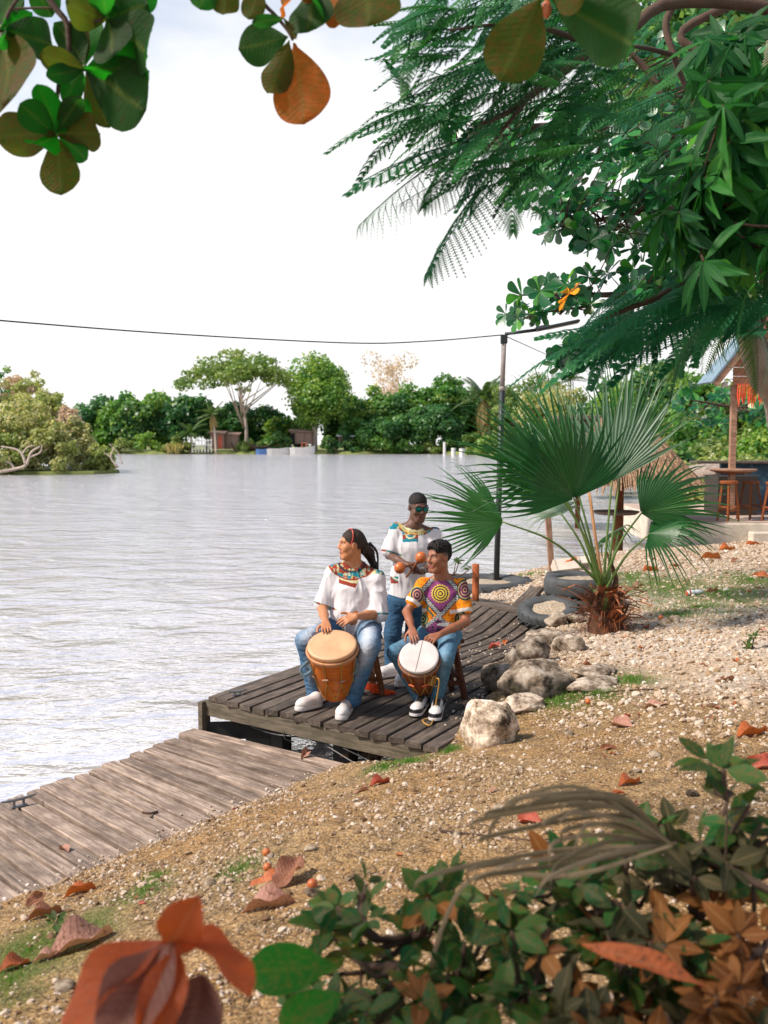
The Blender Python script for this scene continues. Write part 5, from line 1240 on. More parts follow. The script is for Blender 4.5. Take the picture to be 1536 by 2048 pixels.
def tree(name, lab, pxc, pytop, pxw, Y, mat, pybase=None, z0=.4, nleaf=3500, leaf=.45, blobs=22, trunk=True, shape='round', seed=0, cat='tree', group=None, bark=None, squash=1.0, low=.15, trunkpx=None, tw=.35):
    q = np.random.default_rng(seed + 100)
    far_ = Y > 100; C = P(pxc, pytop - (8 if far_ else 0), Y); H = C[2] - z0; hw = pxw/FPX*Y*(1.16 if far_ else 1.05); c0 = np.array([P(pxc, 900, Y)[0], Y, z0])
    root = empty(name, c0, lab, cat, group)
    bs = []
    for k in range(blobs):
        if shape == 'round':
            d = rdir(1, q)[0]; rr = q.uniform(.35, .82); zc = .5*(1 + low); b = np.array([d[0]*rr*hw, d[1]*rr*hw*.8, H*zc + d[2]*rr*H*(1 - low)*.5]); br = q.uniform(.28, .5)*min(hw, H*.5)
        elif shape == 'flat':
            a = q.uniform(0, 6.28); rr = math.sqrt(q.uniform(0, 1)); b = np.array([math.cos(a)*rr*hw*.86, math.sin(a)*rr*hw*.8, H*(.96 - .26*rr**2 - q.uniform(0, .26)*(1 - .5*rr))]); br = q.uniform(.10, .22)*hw
        elif shape == 'column':
            b = np.array([q.uniform(-.6, .6)*hw, q.uniform(-.6, .6)*hw, H*q.uniform(.35, .93)]); br = q.uniform(.25, .45)*hw
        elif shape == 'mound':
            a = q.uniform(0, 6.28); rr = math.sqrt(q.uniform(0, 1)); b = np.array([math.cos(a)*rr*hw*.85, math.sin(a)*rr*hw*.6, H*q.uniform(.2, .90)*(1 - .40*rr*rr)]); br = q.uniform(.22, .4)*min(hw, H)*(.62 if blobs > 35 else 1)
        bs.append((b, br))
    per = np.array([b[1]**2 for b in bs]); per = (per/per.sum()*nleaf*2.0).astype(int)
    pos = []; up = []
    for (b, br), n in zip(bs, per):
        d = rdir(n, q); fl = np.array([1, 1, .34 if shape == 'flat' else .75]); r_ = q.uniform(.45, 1.0, n)**.6*(1 + .35*(noise(b[None]*.3 + d*1.6, 1.5, k0 := int(br*100) % 97) - .4)) + (q.random(n) < .10)*q.uniform(0, .35, n)
        pos.append(b + d*(br*r_)[:, None]*fl); up.append(d*.9 + [0, 0, .8] + q.normal(0, .5, (n, 3)))
    pos = np.concatenate(pos); up = np.concatenate(up)
    pos[:, 2] = np.maximum(pos[:, 2], .02); pos = pos + c0; n = len(pos)
    dirs = rdir(n, q); dirs[:, 2] -= .3
    rn = np.clip(noise(pos, .8/leaf*.35, seed)*.75 + q.uniform(0, .35, n) - .05, 0, .999)
    scatter(DIA, pos, dirs, up, leaf*.78*q.uniform(.6, 1.3, n), 'crown', mat, root, rn)
    if trunk:
        tx = c0.copy() if trunkpx is None else np.array([P(trunkpx, 900, Y)[0], Y, z0]); m = MB(); top = c0 + [0, 0, H*.6]
        m.tube(curve([tx - [0, 0, .5], tx + [q.uniform(-.3, .3), 0, H*.25], top], 8), np.linspace(tw, tw*.35, 8), 8)
        for k in range(7 if shape != 'flat' else 14):
            b = bs[q.integers(len(bs))][0] + c0; s_ = tx + (top - tx)*q.uniform(.35, .95); m.tube(curve([s_, (s_ + b)/2 + [0, 0, -.04*H*q.uniform(0, 1)], b], 6), np.linspace(tw*.38, tw*.08, 6), 5)
        wobj('trunk', m.mesh('trunk', True), bark or bark_grey, root)
    return root
def pinnate(nleaf=28, L=1.0, wl=.30, ww=.022, droop=.35, sag=.25, seed=0, thick=.012):
    """feather frond: rachis along +Y, leaflets both sides"""
    q = np.random.default_rng(seed); m = MB(); ys = np.linspace(0, 1, 12); m.tube([(0, y*L, -droop*y*y*L) for y in ys], np.linspace(thick, thick*.25, 12), 4)
    V = []; F = []
    for i in range(nleaf):
        y = .06 + .93*i/(nleaf - 1); w = wl*math.sin(math.pi*min(1, (y*.86 + .12)))**.6*q.uniform(.85, 1.1)
        for s_ in (-1, 1):
            b = np.array([0, y*L, -droop*y*y*L]); d = nrm([s_, .55 + .5*y, -.15]); t_ = b + d*w*L - [0, 0, sag*w*L*q.uniform(.6, 1.5)]; mid = b + d*w*L*.5 + [0, 0, .02*w]
            n_ = nrm(np.cross(d, [0, 0, 1])); k = len(V); V += [b - n_*ww*.3, b + n_*ww*.3, mid + n_*ww*.5, mid - n_*ww*.5, t_]; F.append((k, k + 1, k + 2, k + 3)); F.append((k + 3, k + 2, k + 4, k + 4))
    F4 = [f for f in F if len(set(f)) == 4]; F3 = [f[:3] for f in F if len(set(f)) < 4]
    m.add(np.array(V), F4 + F3); me = m.mesh('frond', False); return me
def palm(name, lab, pxb, pyb, pxt, pyt, Y, mat, fr=18, L=2.6, mdead=None, ndead=0, seed=0, tw=.16, z0=.3):
    q = np.random.default_rng(seed); t_ = P(pxt, pyt, Y); b = P(pxb, pyb, Y); b[2] = min(b[2], z0)
    root = empty(name, b, lab, 'palm tree'); m = MB(); m.tube(curve([b - [0, 0, .4], (b + t_)/2 + [.1, 0, 0], t_], 10), np.linspace(tw, tw*.7, 10), 8); wobj('trunk', m.mesh('t', True), bark_pale, root)
    ms = [pinnate(34, 1, .26, .028, dr, .5, k) for k, dr in enumerate((.25, .5, .8))]; md = [pinnate(30, 1, .2, .03, dr, 1.2, 9 + k) for k, dr in enumerate((.3, .6))]
    for x in ms: x.materials.append(mat)
    for x in md: x.materials.append(mdead or mat)
    for k in range(fr + ndead):
        a = 2.4*k; dead = k >= fr; el = R(q.uniform(-75, -50)) if dead else R(70 - 75*(k/fr) + q.uniform(-8, 8)); d = np.array([math.cos(a)*math.cos(el), math.sin(a)*math.cos(el), math.sin(el)])
        me = (md if dead else ms)[q.integers(2 if dead else 3)]; x = nrm(np.cross(d, [0, 0, 1])); inst('frond', me, mat4(t_, np.stack([x, d, np.cross(x, d)], 1), L*q.uniform(.8, 1.1)), root)
    return root
m_palm = m_leaf('palm_frond_green', [(0, (.03, .075, .015)), (1, (.09, .15, .03))], .3); m_palmdead = m_leaf('palm_frond_dry', [(0, (.32, .24, .09)), (1, (.42, .33, .15))], .3)
# ================================================================= FAR SHORE
i_ = 0
FT = 'trees along the far shore'
for (a, b, w, Y, mt, nm, n, lf, bl) in [x if len(x) == 9 else x + (2200, .7, 16) for x in [
    (190, 800, 46, 184, 'D', 'dark green tree at the far left behind the leafy point', 2600, .8, 20),
    (232, 786, 42, 182, 'G', 'green bushy tree second from the left on the far shore', 2600, .8, 18),
    (272, 790, 40, 180, 'D', 'dark rounded tree left of the slim leaning crowns', 2600, .8, 18),
    (318, 784, 46, 183, 'G', 'green tree with a broken outline left of the palms', 2800, .8, 20),
    (365, 780, 44, 181, 'D', 'dark tree behind the two small palms', 2800, .8, 20),
    (415, 800, 40, 184, 'D', 'dark tree behind the white jetty fence', 2400, .8, 18),
    (470, 800, 45, 186, 'D', 'dark tree under the wide umbrella crown, left side', 2600, .8, 18),
    (540, 815, 50, 186, 'D', 'dark tree under the wide umbrella crown, right side', 2600, .8, 18),
    (742, 768, 46, 178, 'G', 'rounded green tree right of the tall tree', 3200, .75, 22),
    (790, 780, 44, 176, 'D', 'dark tree in the middle of the dense green mass', 3200, .75, 22),
    (838, 752, 52, 178, 'G', 'highest bright green crown of the dense mass', 3600, .75, 24),
    (896, 748, 46, 176, 'G', 'green crown left of the coconut palm', 3400, .75, 24),
    (868, 810, 60, 171, 'D', 'low dark spreading tree at the water before the dense mass', 3600, .7, 24),
    (770, 830, 55, 171, 'D', 'low dark bush tree at the water near the white shed', 3200, .7, 22),
    (985, 775, 36, 176, 'O', 'olive green tree behind the lamp post', 2400, .7, 18),
    (1025, 768, 44, 160, 'O', 'olive green tree right of the lamp post', 2600, .6, 18),
    (1082, 762, 48, 150, 'Y', 'yellowish green tree right of the lamp post', 2800, .55, 20),
    (1140, 770, 46, 138, 'Y', 'yellow green tree above the thatched parasols', 2800, .5, 20),
    (598, 800, 34, 184, 'D', 'dark green tree left of the tall trunk'), (700, 772, 40, 182, 'G', 'green tree filling the gap right of the tall tree'), (672, 815, 34, 180, 'D', 'low dark tree behind the pale small building'), (712, 825, 36, 174, 'G', 'low green tree right of the pale small building'), (560, 838, 34, 182, 'G', 'low green tree behind the boats'), (940, 790, 34, 180, 'D', 'dark tree between the dense mass and the coconut palm'),
    ]]:
    i_ += 1
    tree('shore_tree', nm, a, b, w, Y, {'D': m_fol_dark, 'G': m_fol_green, 'O': m_fol_olive, 'Y': m_fol_yel}[mt], nleaf=n, leaf=lf*1.05, blobs=bl, seed=i_, group=FT, low=.02)
tree('umbrella_tree', 'wide flat crowned tree with pale bare limbs above the far shore', 480, 700, 122, 176, m_fol_olive, nleaf=3600, leaf=.66, blobs=64, shape='flat', seed=41, bark=bark_pale, trunkpx=492, tw=.42)
tree('tall_tree', 'tall upright green tree with a stout pale trunk by the white boats', 648, 703, 66, 173, m_fol_green, nleaf=5200, leaf=.62, blobs=40, seed=42, bark=bark_pale, trunkpx=628, tw=.62, low=.16)
tree('bare_tree', 'thin pinkish nearly bare tree rising behind the dense green mass', 780, 706, 58, 196, m_fol_pink, nleaf=1500, leaf=.55, blobs=26, shape='column', seed=43, bark=bark_pale, tw=.2)
tree('airy_tree', 'pale airy tree with thin twigs right of the lamp post', 1058, 728, 46, 168, m_fol_olive, nleaf=900, leaf=.55, blobs=22, seed=44, bark=bark_pale, tw=.2, low=.3)
palm('coconut_palm', 'coconut palm with hanging yellow dead fronds left of the lamp post', 980, 895, 968, 796, 166, m_palm, 20, 4.9, m_palmdead, 20, 2, .30)
palm('small_palm', 'small palm with brown dead fronds over the wooden hut', 432, 890, 425, 828, 168, m_palm, 13, 2.6, m_palmdead, 6, 3, .18)
palm('small_palm', 'short green palm beside the white jetty fence', 382, 900, 382, 868, 170, m_palm, 16, 3.3, None, 0, 4, .2)
palm('distant_palm', 'faint distant palm above the yellow green trees', 1143, 850, 1141, 760, 150, m_palm, 16, 2.6, None, 0, 5, .15)
# undergrowth: low shrubs at the water's edge
for k, (a, b, w, mt) in enumerate([(255, 872, 26, 'O'), (300, 868, 26, 'G'), (345, 878, 22, 'Y'), (372, 884, 16, 'Y'), (500, 872, 24, 'O'), (545, 876, 20, 'G'), (560, 868, 22, 'D'), (655, 872, 18, 'D'), (725, 878, 26, 'G'), (690, 862, 20, 'D'), (765, 874, 30, 'G'), (815, 878, 30, 'G'), (860, 884, 24, 'O'), (905, 874, 26, 'D'), (945, 872, 26, 'O'), (975, 868, 28, 'G'), (1010, 860, 30, 'O'), (1060, 850, 32, 'G'), (1110, 850, 34, 'O')]):
    Y = 169.5 if a < 920 else 168 - (a - 920)*.2
    tree('shore_bush', 'low %s bush at the far waterline, %s' % ({'O': 'olive', 'G': 'green', 'Y': 'yellow green', 'D': 'dark green'}[mt], ['under the dark trees near the leafy point', 'left of the dry yellow reeds', 'just behind the yellow reeds', 'beside the short palm', 'right of the wooden hut', 'above the driftwood', 'left of the plank shed', 'right of the stout trunk', 'right of the white small building', 'above the white small building', 'under the left part of the dense mass', 'under the middle of the dense mass', 'behind the tall mooring post', 'behind the short mooring stumps', 'under the coconut palm', 'left of the lamp post', 'right of the lamp post', 'beyond the left palm fans', 'left of the flat roofed hut'][k]), a, b, w, Y, {'D': m_fol_dark, 'G': m_fol_green, 'O': m_fol_olive, 'Y': m_fol_yel}[mt], nleaf=700, leaf=.42, blobs=9, seed=60 + k, trunk=False, shape='mound', z0=.05, cat='bush', group='bushes along the far waterline')
# ================================================================= LEFT POINT: yellow-green scrub
for k, (a, b, w, Y, mt, lab) in enumerate([(-25, 684, 70, 84, m_fol_yel, 'tall yellow green shrub at the left edge of the photo'), (70, 702, 62, 84, m_fol_yel, 'second yellow green shrub of the leafy point'), (20, 700, 46, 88, m_fol_green, 'greener crown rising at the back of the leafy point'), (100, 750, 52, 82, m_fol_yel, 'yellow green shrub in the middle of the leafy point'),
        (150, 818, 46, 80, m_fol_yel, 'sloping yellow green shrub toward the tip of the point'), (196, 880, 32, 78.5, m_fol_yel, 'lowest shrub at the tip of the leafy point'), (40, 770, 80, 78, m_fol_yel, 'low olive shrub at the front of the point'), (100, 835, 62, 77, m_fol_yel, 'low pale shrub overhanging the water'), (10, 860, 70, 76.5, m_fol_yel, 'low shrub around the bleached dead branches')]):
    tree('scrub_bush', lab, a, b, w, Y, mt, nleaf=5200 if w > 50 else 3200, leaf=.27, blobs=70, seed=90 + k, trunk=False, shape='mound', z0=.0, cat='bush', group='shrubs of the leafy point')
for k, (a, b, w, Y) in enumerate([(30, 716, 40, 86), (84, 738, 44, 83.5), (134, 792, 36, 80.5)]):
    tree('dry_bush', ['pinkish dry twiggy shrub high on the point', 'pinkish dry twiggy shrub in the middle of the point', 'pinkish dry twiggy shrub low on the slope of the point'][k], a, b, w, Y, m_fol_pink, nleaf=2600, leaf=.2, blobs=40, seed=120 + k, shape='mound', z0=2, bark=bark_pale, tw=.08, cat='bush')
m = MB()
for pts, r_ in (([(-10, 945), (30, 938), (52, 930), (62, 905), (80, 893)], .16), ([(52, 930), (44, 908), (30, 898), (2, 893)], .12), ([(58, 915), (80, 905), (84, 890)], .08), ([(30, 938), (18, 925), (-8, 918)], .1), ([(44, 908), (56, 894), (70, 892)], .07)):
    m.tube(curve([P(a, b, 74.5) for a, b in pts], 12), np.linspace(r_, r_*.4, 12), 6)
tag(wobj('dead_branch', m.mesh('d', True), bark_pale), 'bleached forked dead branch lying in the water at the left point', 'dead branch')
m = MB()
for pts, r_ in (([(236, 935), (222, 915), (228, 895)], .10), ([(222, 915), (208, 905)], .07), ([(245, 928), (236, 905), (218, 888)], .05)):
    m.tube(curve([P(a, b, 77.5) for a, b in pts], 10), np.linspace(r_, r_*.4, 10), 6)
tag(wobj('dead_branch', m.mesh('d', True), bark_pale), 'small bleached dead branch at the tip of the leafy point', 'dead branch')
# ================================================================= FAR SHORE BUILDINGS, BOATS
YF = 168.5
w_far = m_wood('grey_hut_boards', lin(176, 148, 132), lin(132, 108, 96), lin(80, 62, 54), sc_=.4, ov=.2)
m_white = m_plain('white_paint', (.72, .70, .68), .5, .06, 3); m_blue = m_plain('blue_hull_paint', lin(86, 130, 190), .5, .1, 3); m_red = m_plain('red_frame_paint', lin(176, 84, 60), .6, .1); m_darkin = m_plain('dark_opening', (.01, .01, .01), .9)
def hut(lab, x0, x1, y0, y1, Y, dep, nb, door=None, roofm=None, over=.3, open_=False):
    a = P(x0, y1, Y); b = P(x1, y0, Y); c = (a + b)/2; w = b[0] - a[0]; h = b[2] - a[2]; e = empty('wooden_hut', (c[0], Y, a[2]), lab, 'hut')
    bw = w/nb
    for k in range(nb):
        m = MB(); m.box((a[0] + bw*(k + .5), Y + rng.uniform(-.02, .02), c[2]), (bw*.93, .06, h*rng.uniform(.97, 1.0))); wobj('board', m, w_far, e)
    m = MB(); m.box((c[0], Y + dep/2 + .1, c[2] - .03), (w*.99, dep - .1, h*.98)); wobj('wall', m, m_darkin if open_ else w_far, e)
    m = MB(); m.box((c[0], Y + dep/2 - .1, b[2] + .1), (w + 2*over, dep + .7, .14), basis((.03, -.10, 1))); wobj('roof', m, roofm or w_far, e)
    if door: m = MB(); d0 = P(door[0], y1, Y)[0]; d1 = P(door[1], y1, Y)[0]; m.box(((d0 + d1)/2, Y - .06, c[2] - h*.08), (d1 - d0, .05, h*.8)); wobj('door', m, m_red if len(door) > 2 else m_darkin, e)
    return e
hut('grey wooden hut with a reddish doorway left of the boats', 421, 448, 865, 898, 170.5, 2.5, 6, (436, 445, 1))
hut('brown boarded hut part behind the leaning trunk', 450, 476, 868, 898, 171.5, 2.5, 6)
hut('small plank shed with a flat roof beside the stout trunk', 581, 624, 862, 888, 171.5, 2.5, 10, (581, 590))
hut('pale small building behind the dark bushes right of the tall tree', 676, 706, 872, 888, 171, 2, 5, None, m_white)
e = empty('jetty_fence', P(404, 900, YF), 'white railed jetty fence on the far shore', 'fence')
for k in range(7):
    a = P(385 + k*6.3, 905, YF); t_ = P(385 + k*6.3, 877 + (k % 2), YF); m = MB(); m.box(((a[0]), YF, (a[2] + t_[2])/2), (.16, .12, t_[2] - a[2])); wobj('post', m, m_white, e)
for y in (881, 890): m = MB(); a = P(383, y, YF - .1); b = P(424, y, YF - .1); m.box((a + b)/2, (b[0] - a[0], .08, .13)); wobj('rail', m, m_white, e)
def boat(lab, x0, x1, yb, Y, hm, hgt, yaw=0, cab=False):
    a = P(x0, yb, Y); b = P(x1, yb, Y); c = (a + b)/2; c[2] = 0; L = b[0] - a[0]; e = empty('motor_boat', c, lab, 'boat', 'white boats at the far shore')
    st = [(-.5, .8), (-.3, 1), (0, 1), (.25, .85), (.42, .45), (.5, .03)]; V = []; 
    for t_, w in st:
        sh = hgt*(1 + .25*max(0, t_)*2); V += [(t_*L, -.85*w, sh), (t_*L*.97, -.6*w, -.1), (t_*L*.97, .6*w, -.1), (t_*L, .85*w, sh), (t_*L*.98, .7*w, sh - .02), (t_*L*.94, .5*w, .15), (t_*L*.94, -.5*w, .15), (t_*L*.98, -.7*w, sh - .02)]
    F = [(i*8 + j, i*8 + (j + 1) % 8, (i + 1)*8 + (j + 1) % 8, (i + 1)*8 + j) for i in range(5) for j in range(8)] + [tuple(range(8))[::-1], tuple(range(40, 48))]
    m = MB(); m.add(np.array(V) @ basis((0, 0, 1), (math.cos(yaw), math.sin(yaw), 0)).T + c, F); wobj('hull', m, hm, e)
    m = MB(); m.box(c + [-L*.47, 0, hgt + .15], (.35, .3, .6)); wobj('outboard_motor', m, m_darkin, e)
    for q in (-.15, .15): m = MB(); m.box(c + [q*L, 0, hgt*.8], (.3, 1.1, .08)); wobj('bench', m, m_white, e)
    if cab:
        m = MB()
        for q in (-.02, .14):
            for s_ in (-.6, .6): m.tube([c + [q*L, s_, hgt*.8], c + [q*L, s_, hgt + .75]], .05, 5)
        m.tube([c + [-.02*L, -.6, hgt + .75], c + [.14*L, -.6, hgt + .75]], .05, 5); m.tube([c + [-.02*L, .6, hgt + .75], c + [.14*L, .6, hgt + .75]], .05, 5); wobj('frame', m, m_red, e)
    return e
boat('blue and white open boat moored leftmost at the far shore', 512, 540, 905, 167.5, m_blue, .85, .1)
boat('long white open boat moored in the middle at the far shore', 534, 580, 906, 167, m_white, .95, .06)
boat('white boat with a small red frame moored rightmost at the far shore', 580, 630, 907, 166.6, m_white, 1.15, -.04, True)
m = MB()
for pts, r_ in (([(462, 885), (472, 902), (496, 904)], .16), ([(482, 896), (500, 890), (520, 895), (545, 890)], .22), ([(500, 897), (540, 893), (570, 890)], .18)): m.tube(curve([P(a, b, 169) for a, b in pts], 8), r_, 6)
tag(wobj('driftwood', m, bark_brown), 'heap of brown driftwood logs on the bank behind the boats', 'driftwood')
for (a, y0, w, h, Y, lab) in ((889, 884, .2, 0, 150, 'tall white mooring post in the water before the dense trees'), (907, 896, .34, 0, 150, 'short white mooring stump beside the tall white post'), (924, 897, .42, 0, 148, 'short white mooring stump nearest the lamp post')):
    t_ = P(a, y0, Y); m = MB(); m.tube([(t_[0], Y, -.4), t_], w, 8); tag(wobj('mooring_post', m, m_white), lab, 'post')
q = np.random.default_rng(5); n = 260; m_reed = m_leaf('dry_reeds', [(0, (.30, .24, .09)), (.6, (.42, .34, .15)), (1, (.20, .26, .06))], .3)
for (x0, x1, lab) in ((336, 360, 'clump of dry yellow reeds at the far waterline'), (560, 600, 'short reeds beside the boats on the far shore')):
    pos = np.array([P(q.uniform(x0, x1), 908, q.uniform(167, 168.5)) for _ in range(n)]); pos[:, 2] = 0; d = q.normal(0, .16, (n, 3)); d[:, 2] = 1
    tag(scatter('lance', pos, d, rdir(n, q), q.uniform(.9, 2.0 if x0 < 400 else 1.0, n), 'reeds', m_reed), lab, kind='stuff')
# ================================================================= RIGHT BANK behind the bar
for k, (a, b, w, Y, mt, shp, lab) in enumerate([(1205, 752, 62, 92, m_fol_dark, 'round', 'dark tree behind the tips of the upright palm fan'), (1262, 742, 70, 78, m_fol_green, 'round', 'green tree behind the fan palm'), (1330, 720, 76, 66, m_fol_dark, 'round', 'tall dark tree left of the shelter roof'), (1405, 735, 80, 58, m_fol_green, 'round', 'tall green tree behind the shelter post'), (1490, 725, 80, 54, m_fol_olive, 'round', 'olive tree behind the shelter'), (1570, 700, 90, 52, m_fol_green, 'round', 'green tree at the right edge behind the shelter'),
        (1190, 850, 60, 62, m_fol_olive, 'mound', 'olive bush left of the thatched parasol'), (1290, 830, 80, 50, m_fol_olive, 'mound', 'olive bush right of the thatched parasol'), (1380, 840, 76, 45, m_fol_green, 'mound', 'green bush right of the thatched parasol'), (1460, 850, 80, 42, m_fol_olive, 'mound', 'olive bush behind the round bar table'), (1540, 840, 80, 40, m_fol_green, 'mound', 'green bush behind the counter'), (1400, 905, 70, 36, m_fol_yel, 'mound', 'low yellow green bush behind the counter'), (1500, 912, 80, 34, m_fol_olive, 'mound', 'low olive bush behind the blue painted counter'), (1340, 885, 60, 38, m_fol_dark, 'mound', 'low dark bush right under the thatch edge')]):
    tree('bank_tree' if shp == 'round' else 'bank_bush', lab, a, b, w, Y, mt, nleaf=4600, leaf=.0058*Y + .02, blobs=34, seed=150 + k, shape=shp, trunk=shp == 'round', z0=.3, cat='tree' if shp == 'round' else 'bush', low=.05, bark=bark_brown, tw=.22)
# ================================================================= FAN PALM
m_fan = m_leaf('fan_palm_green', [(0, (.012, .070, .016)), (.5, (.020, .100, .022)), (1, (.040, .15, .035))], .34, .36, spec=.5)
m_fanp = m_leaf('fan_palm_pale_underside', [(0, (.10, .19, .12)), (1, (.16, .25, .17))], .30, .45)
m_pet = m_plain('palm_stem_green', (.10, .17, .03), .5, .25, 6, .1); m_pet2 = m_plain('palm_stem_tan', lin(190, 140, 96), .6, .2, 6, .1)
m_fib = m_plain('palm_fibre', lin(150, 88, 52), .95, .45, 14, .8, .01); m_fib2 = m_plain('palm_fibre_dark', lin(92, 60, 42), .95, .4, 14, .8, .01)
m_boot = m_plain('palm_boot_green', (.10, .12, .03), .8, .4, 10, .3)
def fan_blade(n, half, split=.52, Ls=(1, .72), droop=.22, seed=0, fold=.32, cup=.12, tipw=.10):
    """fan leaf, hub at origin, middle along +Y: folded segments joined near the hub, free drooping tips"""
    q = np.random.default_rng(seed); V = []; F = []; rn = []; md = []
    dth = 2*half/n
    for i in range(n):
        th = -half + dth*(i + .5); t_ = abs(th)/half; L = (Ls[0] + (Ls[1] - Ls[0])*t_**1.6)*q.uniform(.86, 1.07); dr = droop*q.uniform(.4, 2.1); bend = q.uniform(-.10, .10)
        k = len(V); rs_ = [.02, .2, .4, split, split + .16, split + .3, .94, 1.0]
        for r in rs_:
            rr = r*L; hw = rr*dth*.5*.995 if r <= split else split*L*dth*.5*max(0.0, (1 - (r - split)/(1 - split)))**.75*.92
            a = th + bend*max(0, r - split)*2; z = -dr*max(0, r - .45)**2*2.2 - cup*(1 - math.cos(th))*rr*.8 + cup*.3*rr
            c_, s_ = math.sin(a), math.cos(a); per = np.array([s_, -c_, 0]); p = np.array([c_*rr, s_*rr, z])
            V += [p - per*hw, p + np.array([0, 0, -fold*hw - .0015]), p + per*hw]; md += [1, 0, 1]
        m_ = len(rs_)
        for j in range(m_ - 1):
            a = k + 3*j; F += [(a, a + 1, a + 4, a + 3), (a + 1, a + 2, a + 5, a + 4)]
        rn += [q.uniform(0, .5)]*(3*m_)
        if q.random() < .5:      # split thread hanging from the tip
            tip = np.array(V[-2]); d = tip - V[k + 1]; d = nrm(d); k2 = len(V); e = tip + d*.10 + [0, 0, -.12*q.uniform(.4, 1.2)]; w = np.array([.0025, 0, 0]); b = tip - d*.10
            V += [b - w, b + w, tip + d*.04 + [0, 0, .012] + w, tip + d*.04 + [0, 0, .012] - w, e, e + w]; F += [(k2, k2 + 1, k2 + 2, k2 + 3), (k2 + 3, k2 + 2, k2 + 5, k2 + 4)]; md += [0]*6; rn += [.9]*6
    return fastmesh('fan_leaf', V, [np.array(F)], None, False, {'rnd': rn, 'mid': md})
YP = 10.1; pb = GG(1214, 1262); YP = pb[1]
fp = empty('fan_palm', pb, 'young fan palm with shaggy orange fibre trunk beside the tyres', 'palm tree')
crown = P(1206, 1172, YP)
m = MB(); m.tube(curve([pb - [0, 0, .1], (pb + crown)/2 + [-.02, 0, 0], crown], 8), [.20, .20, .18, .15, .12, .10, .085, .07], 14); wobj('trunk', m.mesh('trunk', True), m_fib2, fp)
q = np.random.default_rng(11)
for k in range(90):     # old leaf bases and fibre blades
    a = q.uniform(0, 6.283); h = q.uniform(0, 1)**.8; base = pb + (crown - pb)*h*.92; rr = .17 - .08*h; o = np.array([math.cos(a), math.sin(a), 0]); L = q.uniform(.13, .32)*(1.15 - .45*h)
    up = q.random() < .55; p0_ = base + o*rr*.8; p1_ = p0_ + o*L*.35 + [0, 0, L*(.55 if up else .15)]; p2_ = p1_ + o*L*q.uniform(.15, .5) + [0, 0, L*(.45 if up else -.5)*q.uniform(.2, 1)]
    w = q.uniform(.02, .05); sd_ = np.cross(o, [0, 0, 1]); c_ = curve([p0_, p1_, p2_], 5); ws = [w, w*.95, w*.7, w*.45, .002]; V = []
    for c1, w1 in zip(c_, ws): V += [c1 - sd_*w1, c1 + o*.006, c1 + sd_*w1, c1 - o*.006]
    F = [(i*4 + j, i*4 + (j + 1) % 4, (i + 1)*4 + (j + 1) % 4, (i + 1)*4 + j) for i in range(4) for j in range(4)]
    m = MB(); m.add(np.array(V), F); wobj('fibre_blade', m, [m_fib, m_fib, m_fib2, m_boot if h > .35 else m_fib2][q.integers(4)], fp)
for k in range(34):     # long split sheaths curling out on the left and right
    a = q.choice([3.3, -.2, -1.5]) + q.normal(0, .5); h = q.uniform(.1, .95); base = pb + (crown - pb)*h; o = np.array([math.cos(a), math.sin(a), 0]); L = q.uniform(.25, .45)
    p0_ = base + o*.12; p1_ = p0_ + o*L*.5 + [0, 0, L*.35]; p2_ = p1_ + o*L*.5 + [0, 0, -L*q.uniform(-.3, .35)]; sd_ = np.cross(o, [0, 0, 1]); V = []
    for c1, w1 in zip(curve([p0_, p1_, p2_], 6), (.045, .042, .034, .024, .013, .002)): V += [c1 - sd_*w1, c1 + o*.004 + [0, 0, .006], c1 + sd_*w1, c1 - [0, 0, .006]]
    m = MB(); m.add(np.array(V), [(i*4 + j, i*4 + (j + 1) % 4, (i + 1)*4 + (j + 1) % 4, (i + 1)*4 + j) for i in range(5) for j in range(4)]); wobj('fibre_blade', m, [m_fib, m_fib2, m_fib][k % 3], fp)
m = MB()
for k in range(200):
    a = q.uniform(0, 6.283); h = q.uniform(0, 1); base = pb + (crown - pb)*h*.85; o = np.array([math.cos(a), math.sin(a), 0]); p0_ = base + o*(.18 - .08*h); L = q.uniform(.10, .34)
    m.tube(curve([p0_, p0_ + o*L*.4 + [0, 0, L*q.uniform(-.2, .5)], p0_ + o*L*.6*q.uniform(.6, 1.4) + [0, 0, -L*q.uniform(-.2, 1.0)]], 4), [.003, .0025, .002, .001], 3)
tag(wobj('loose_fibres', m, m_fib, fp), kind='stuff')
fans = [((1118, 975, .2), (1010, 885, .1), 58, 24, 0, .2, (-.1, -.85, .45)), # hub px,py,dY ; tip px,py,dY ; half-angle, n, pale?, droop, side normal towards, seed
    ((1086, 950, -.1), (962, 860, -.35), 62, 30, 0, .20, (-.15, -.75, .6)), ((1148, 998, -.35), (1104, 838, -.55), 90, 36, 0, .26, (.1, -.9, .35)),
    ((1007, 1044, -.15), (872, 1012, -.35), 62, 30, 0, .16, (-.2, -.85, .5)), ((1124, 1028, .15), (1080, 1000, .55), 80, 26, 1, .30, (0, -.7, .7)),
    ((1223, 964, .15), (1268, 770, .2), 50, 26, 1, .08, (-.1, -.95, .1)), ((1281, 1026, -.15), (1420, 955, -.1), 66, 32, 0, .34, (.15, -.75, .6)),
    ((1297, 1067, -.3), (1400, 1055, -.55), 92, 34, 0, .55, (.1, -.55, .8)), ((1176, 985, .3), (1182, 855, .4), 26, 14, 0, .04, (.2, -.95, 0)),
    ((1243, 925, .4), (1292, 742, .55), 40, 20, 0, .06, (.1, -.95, .05)), ((1240, 1060, .5), (1190, 1085, .9), 70, 24, 0, .5, (-.1, -.5, .85)),
    ((1150, 960, .35), (1066, 800, .5), 34, 18, 0, .08, (.1, -.95, .2))]
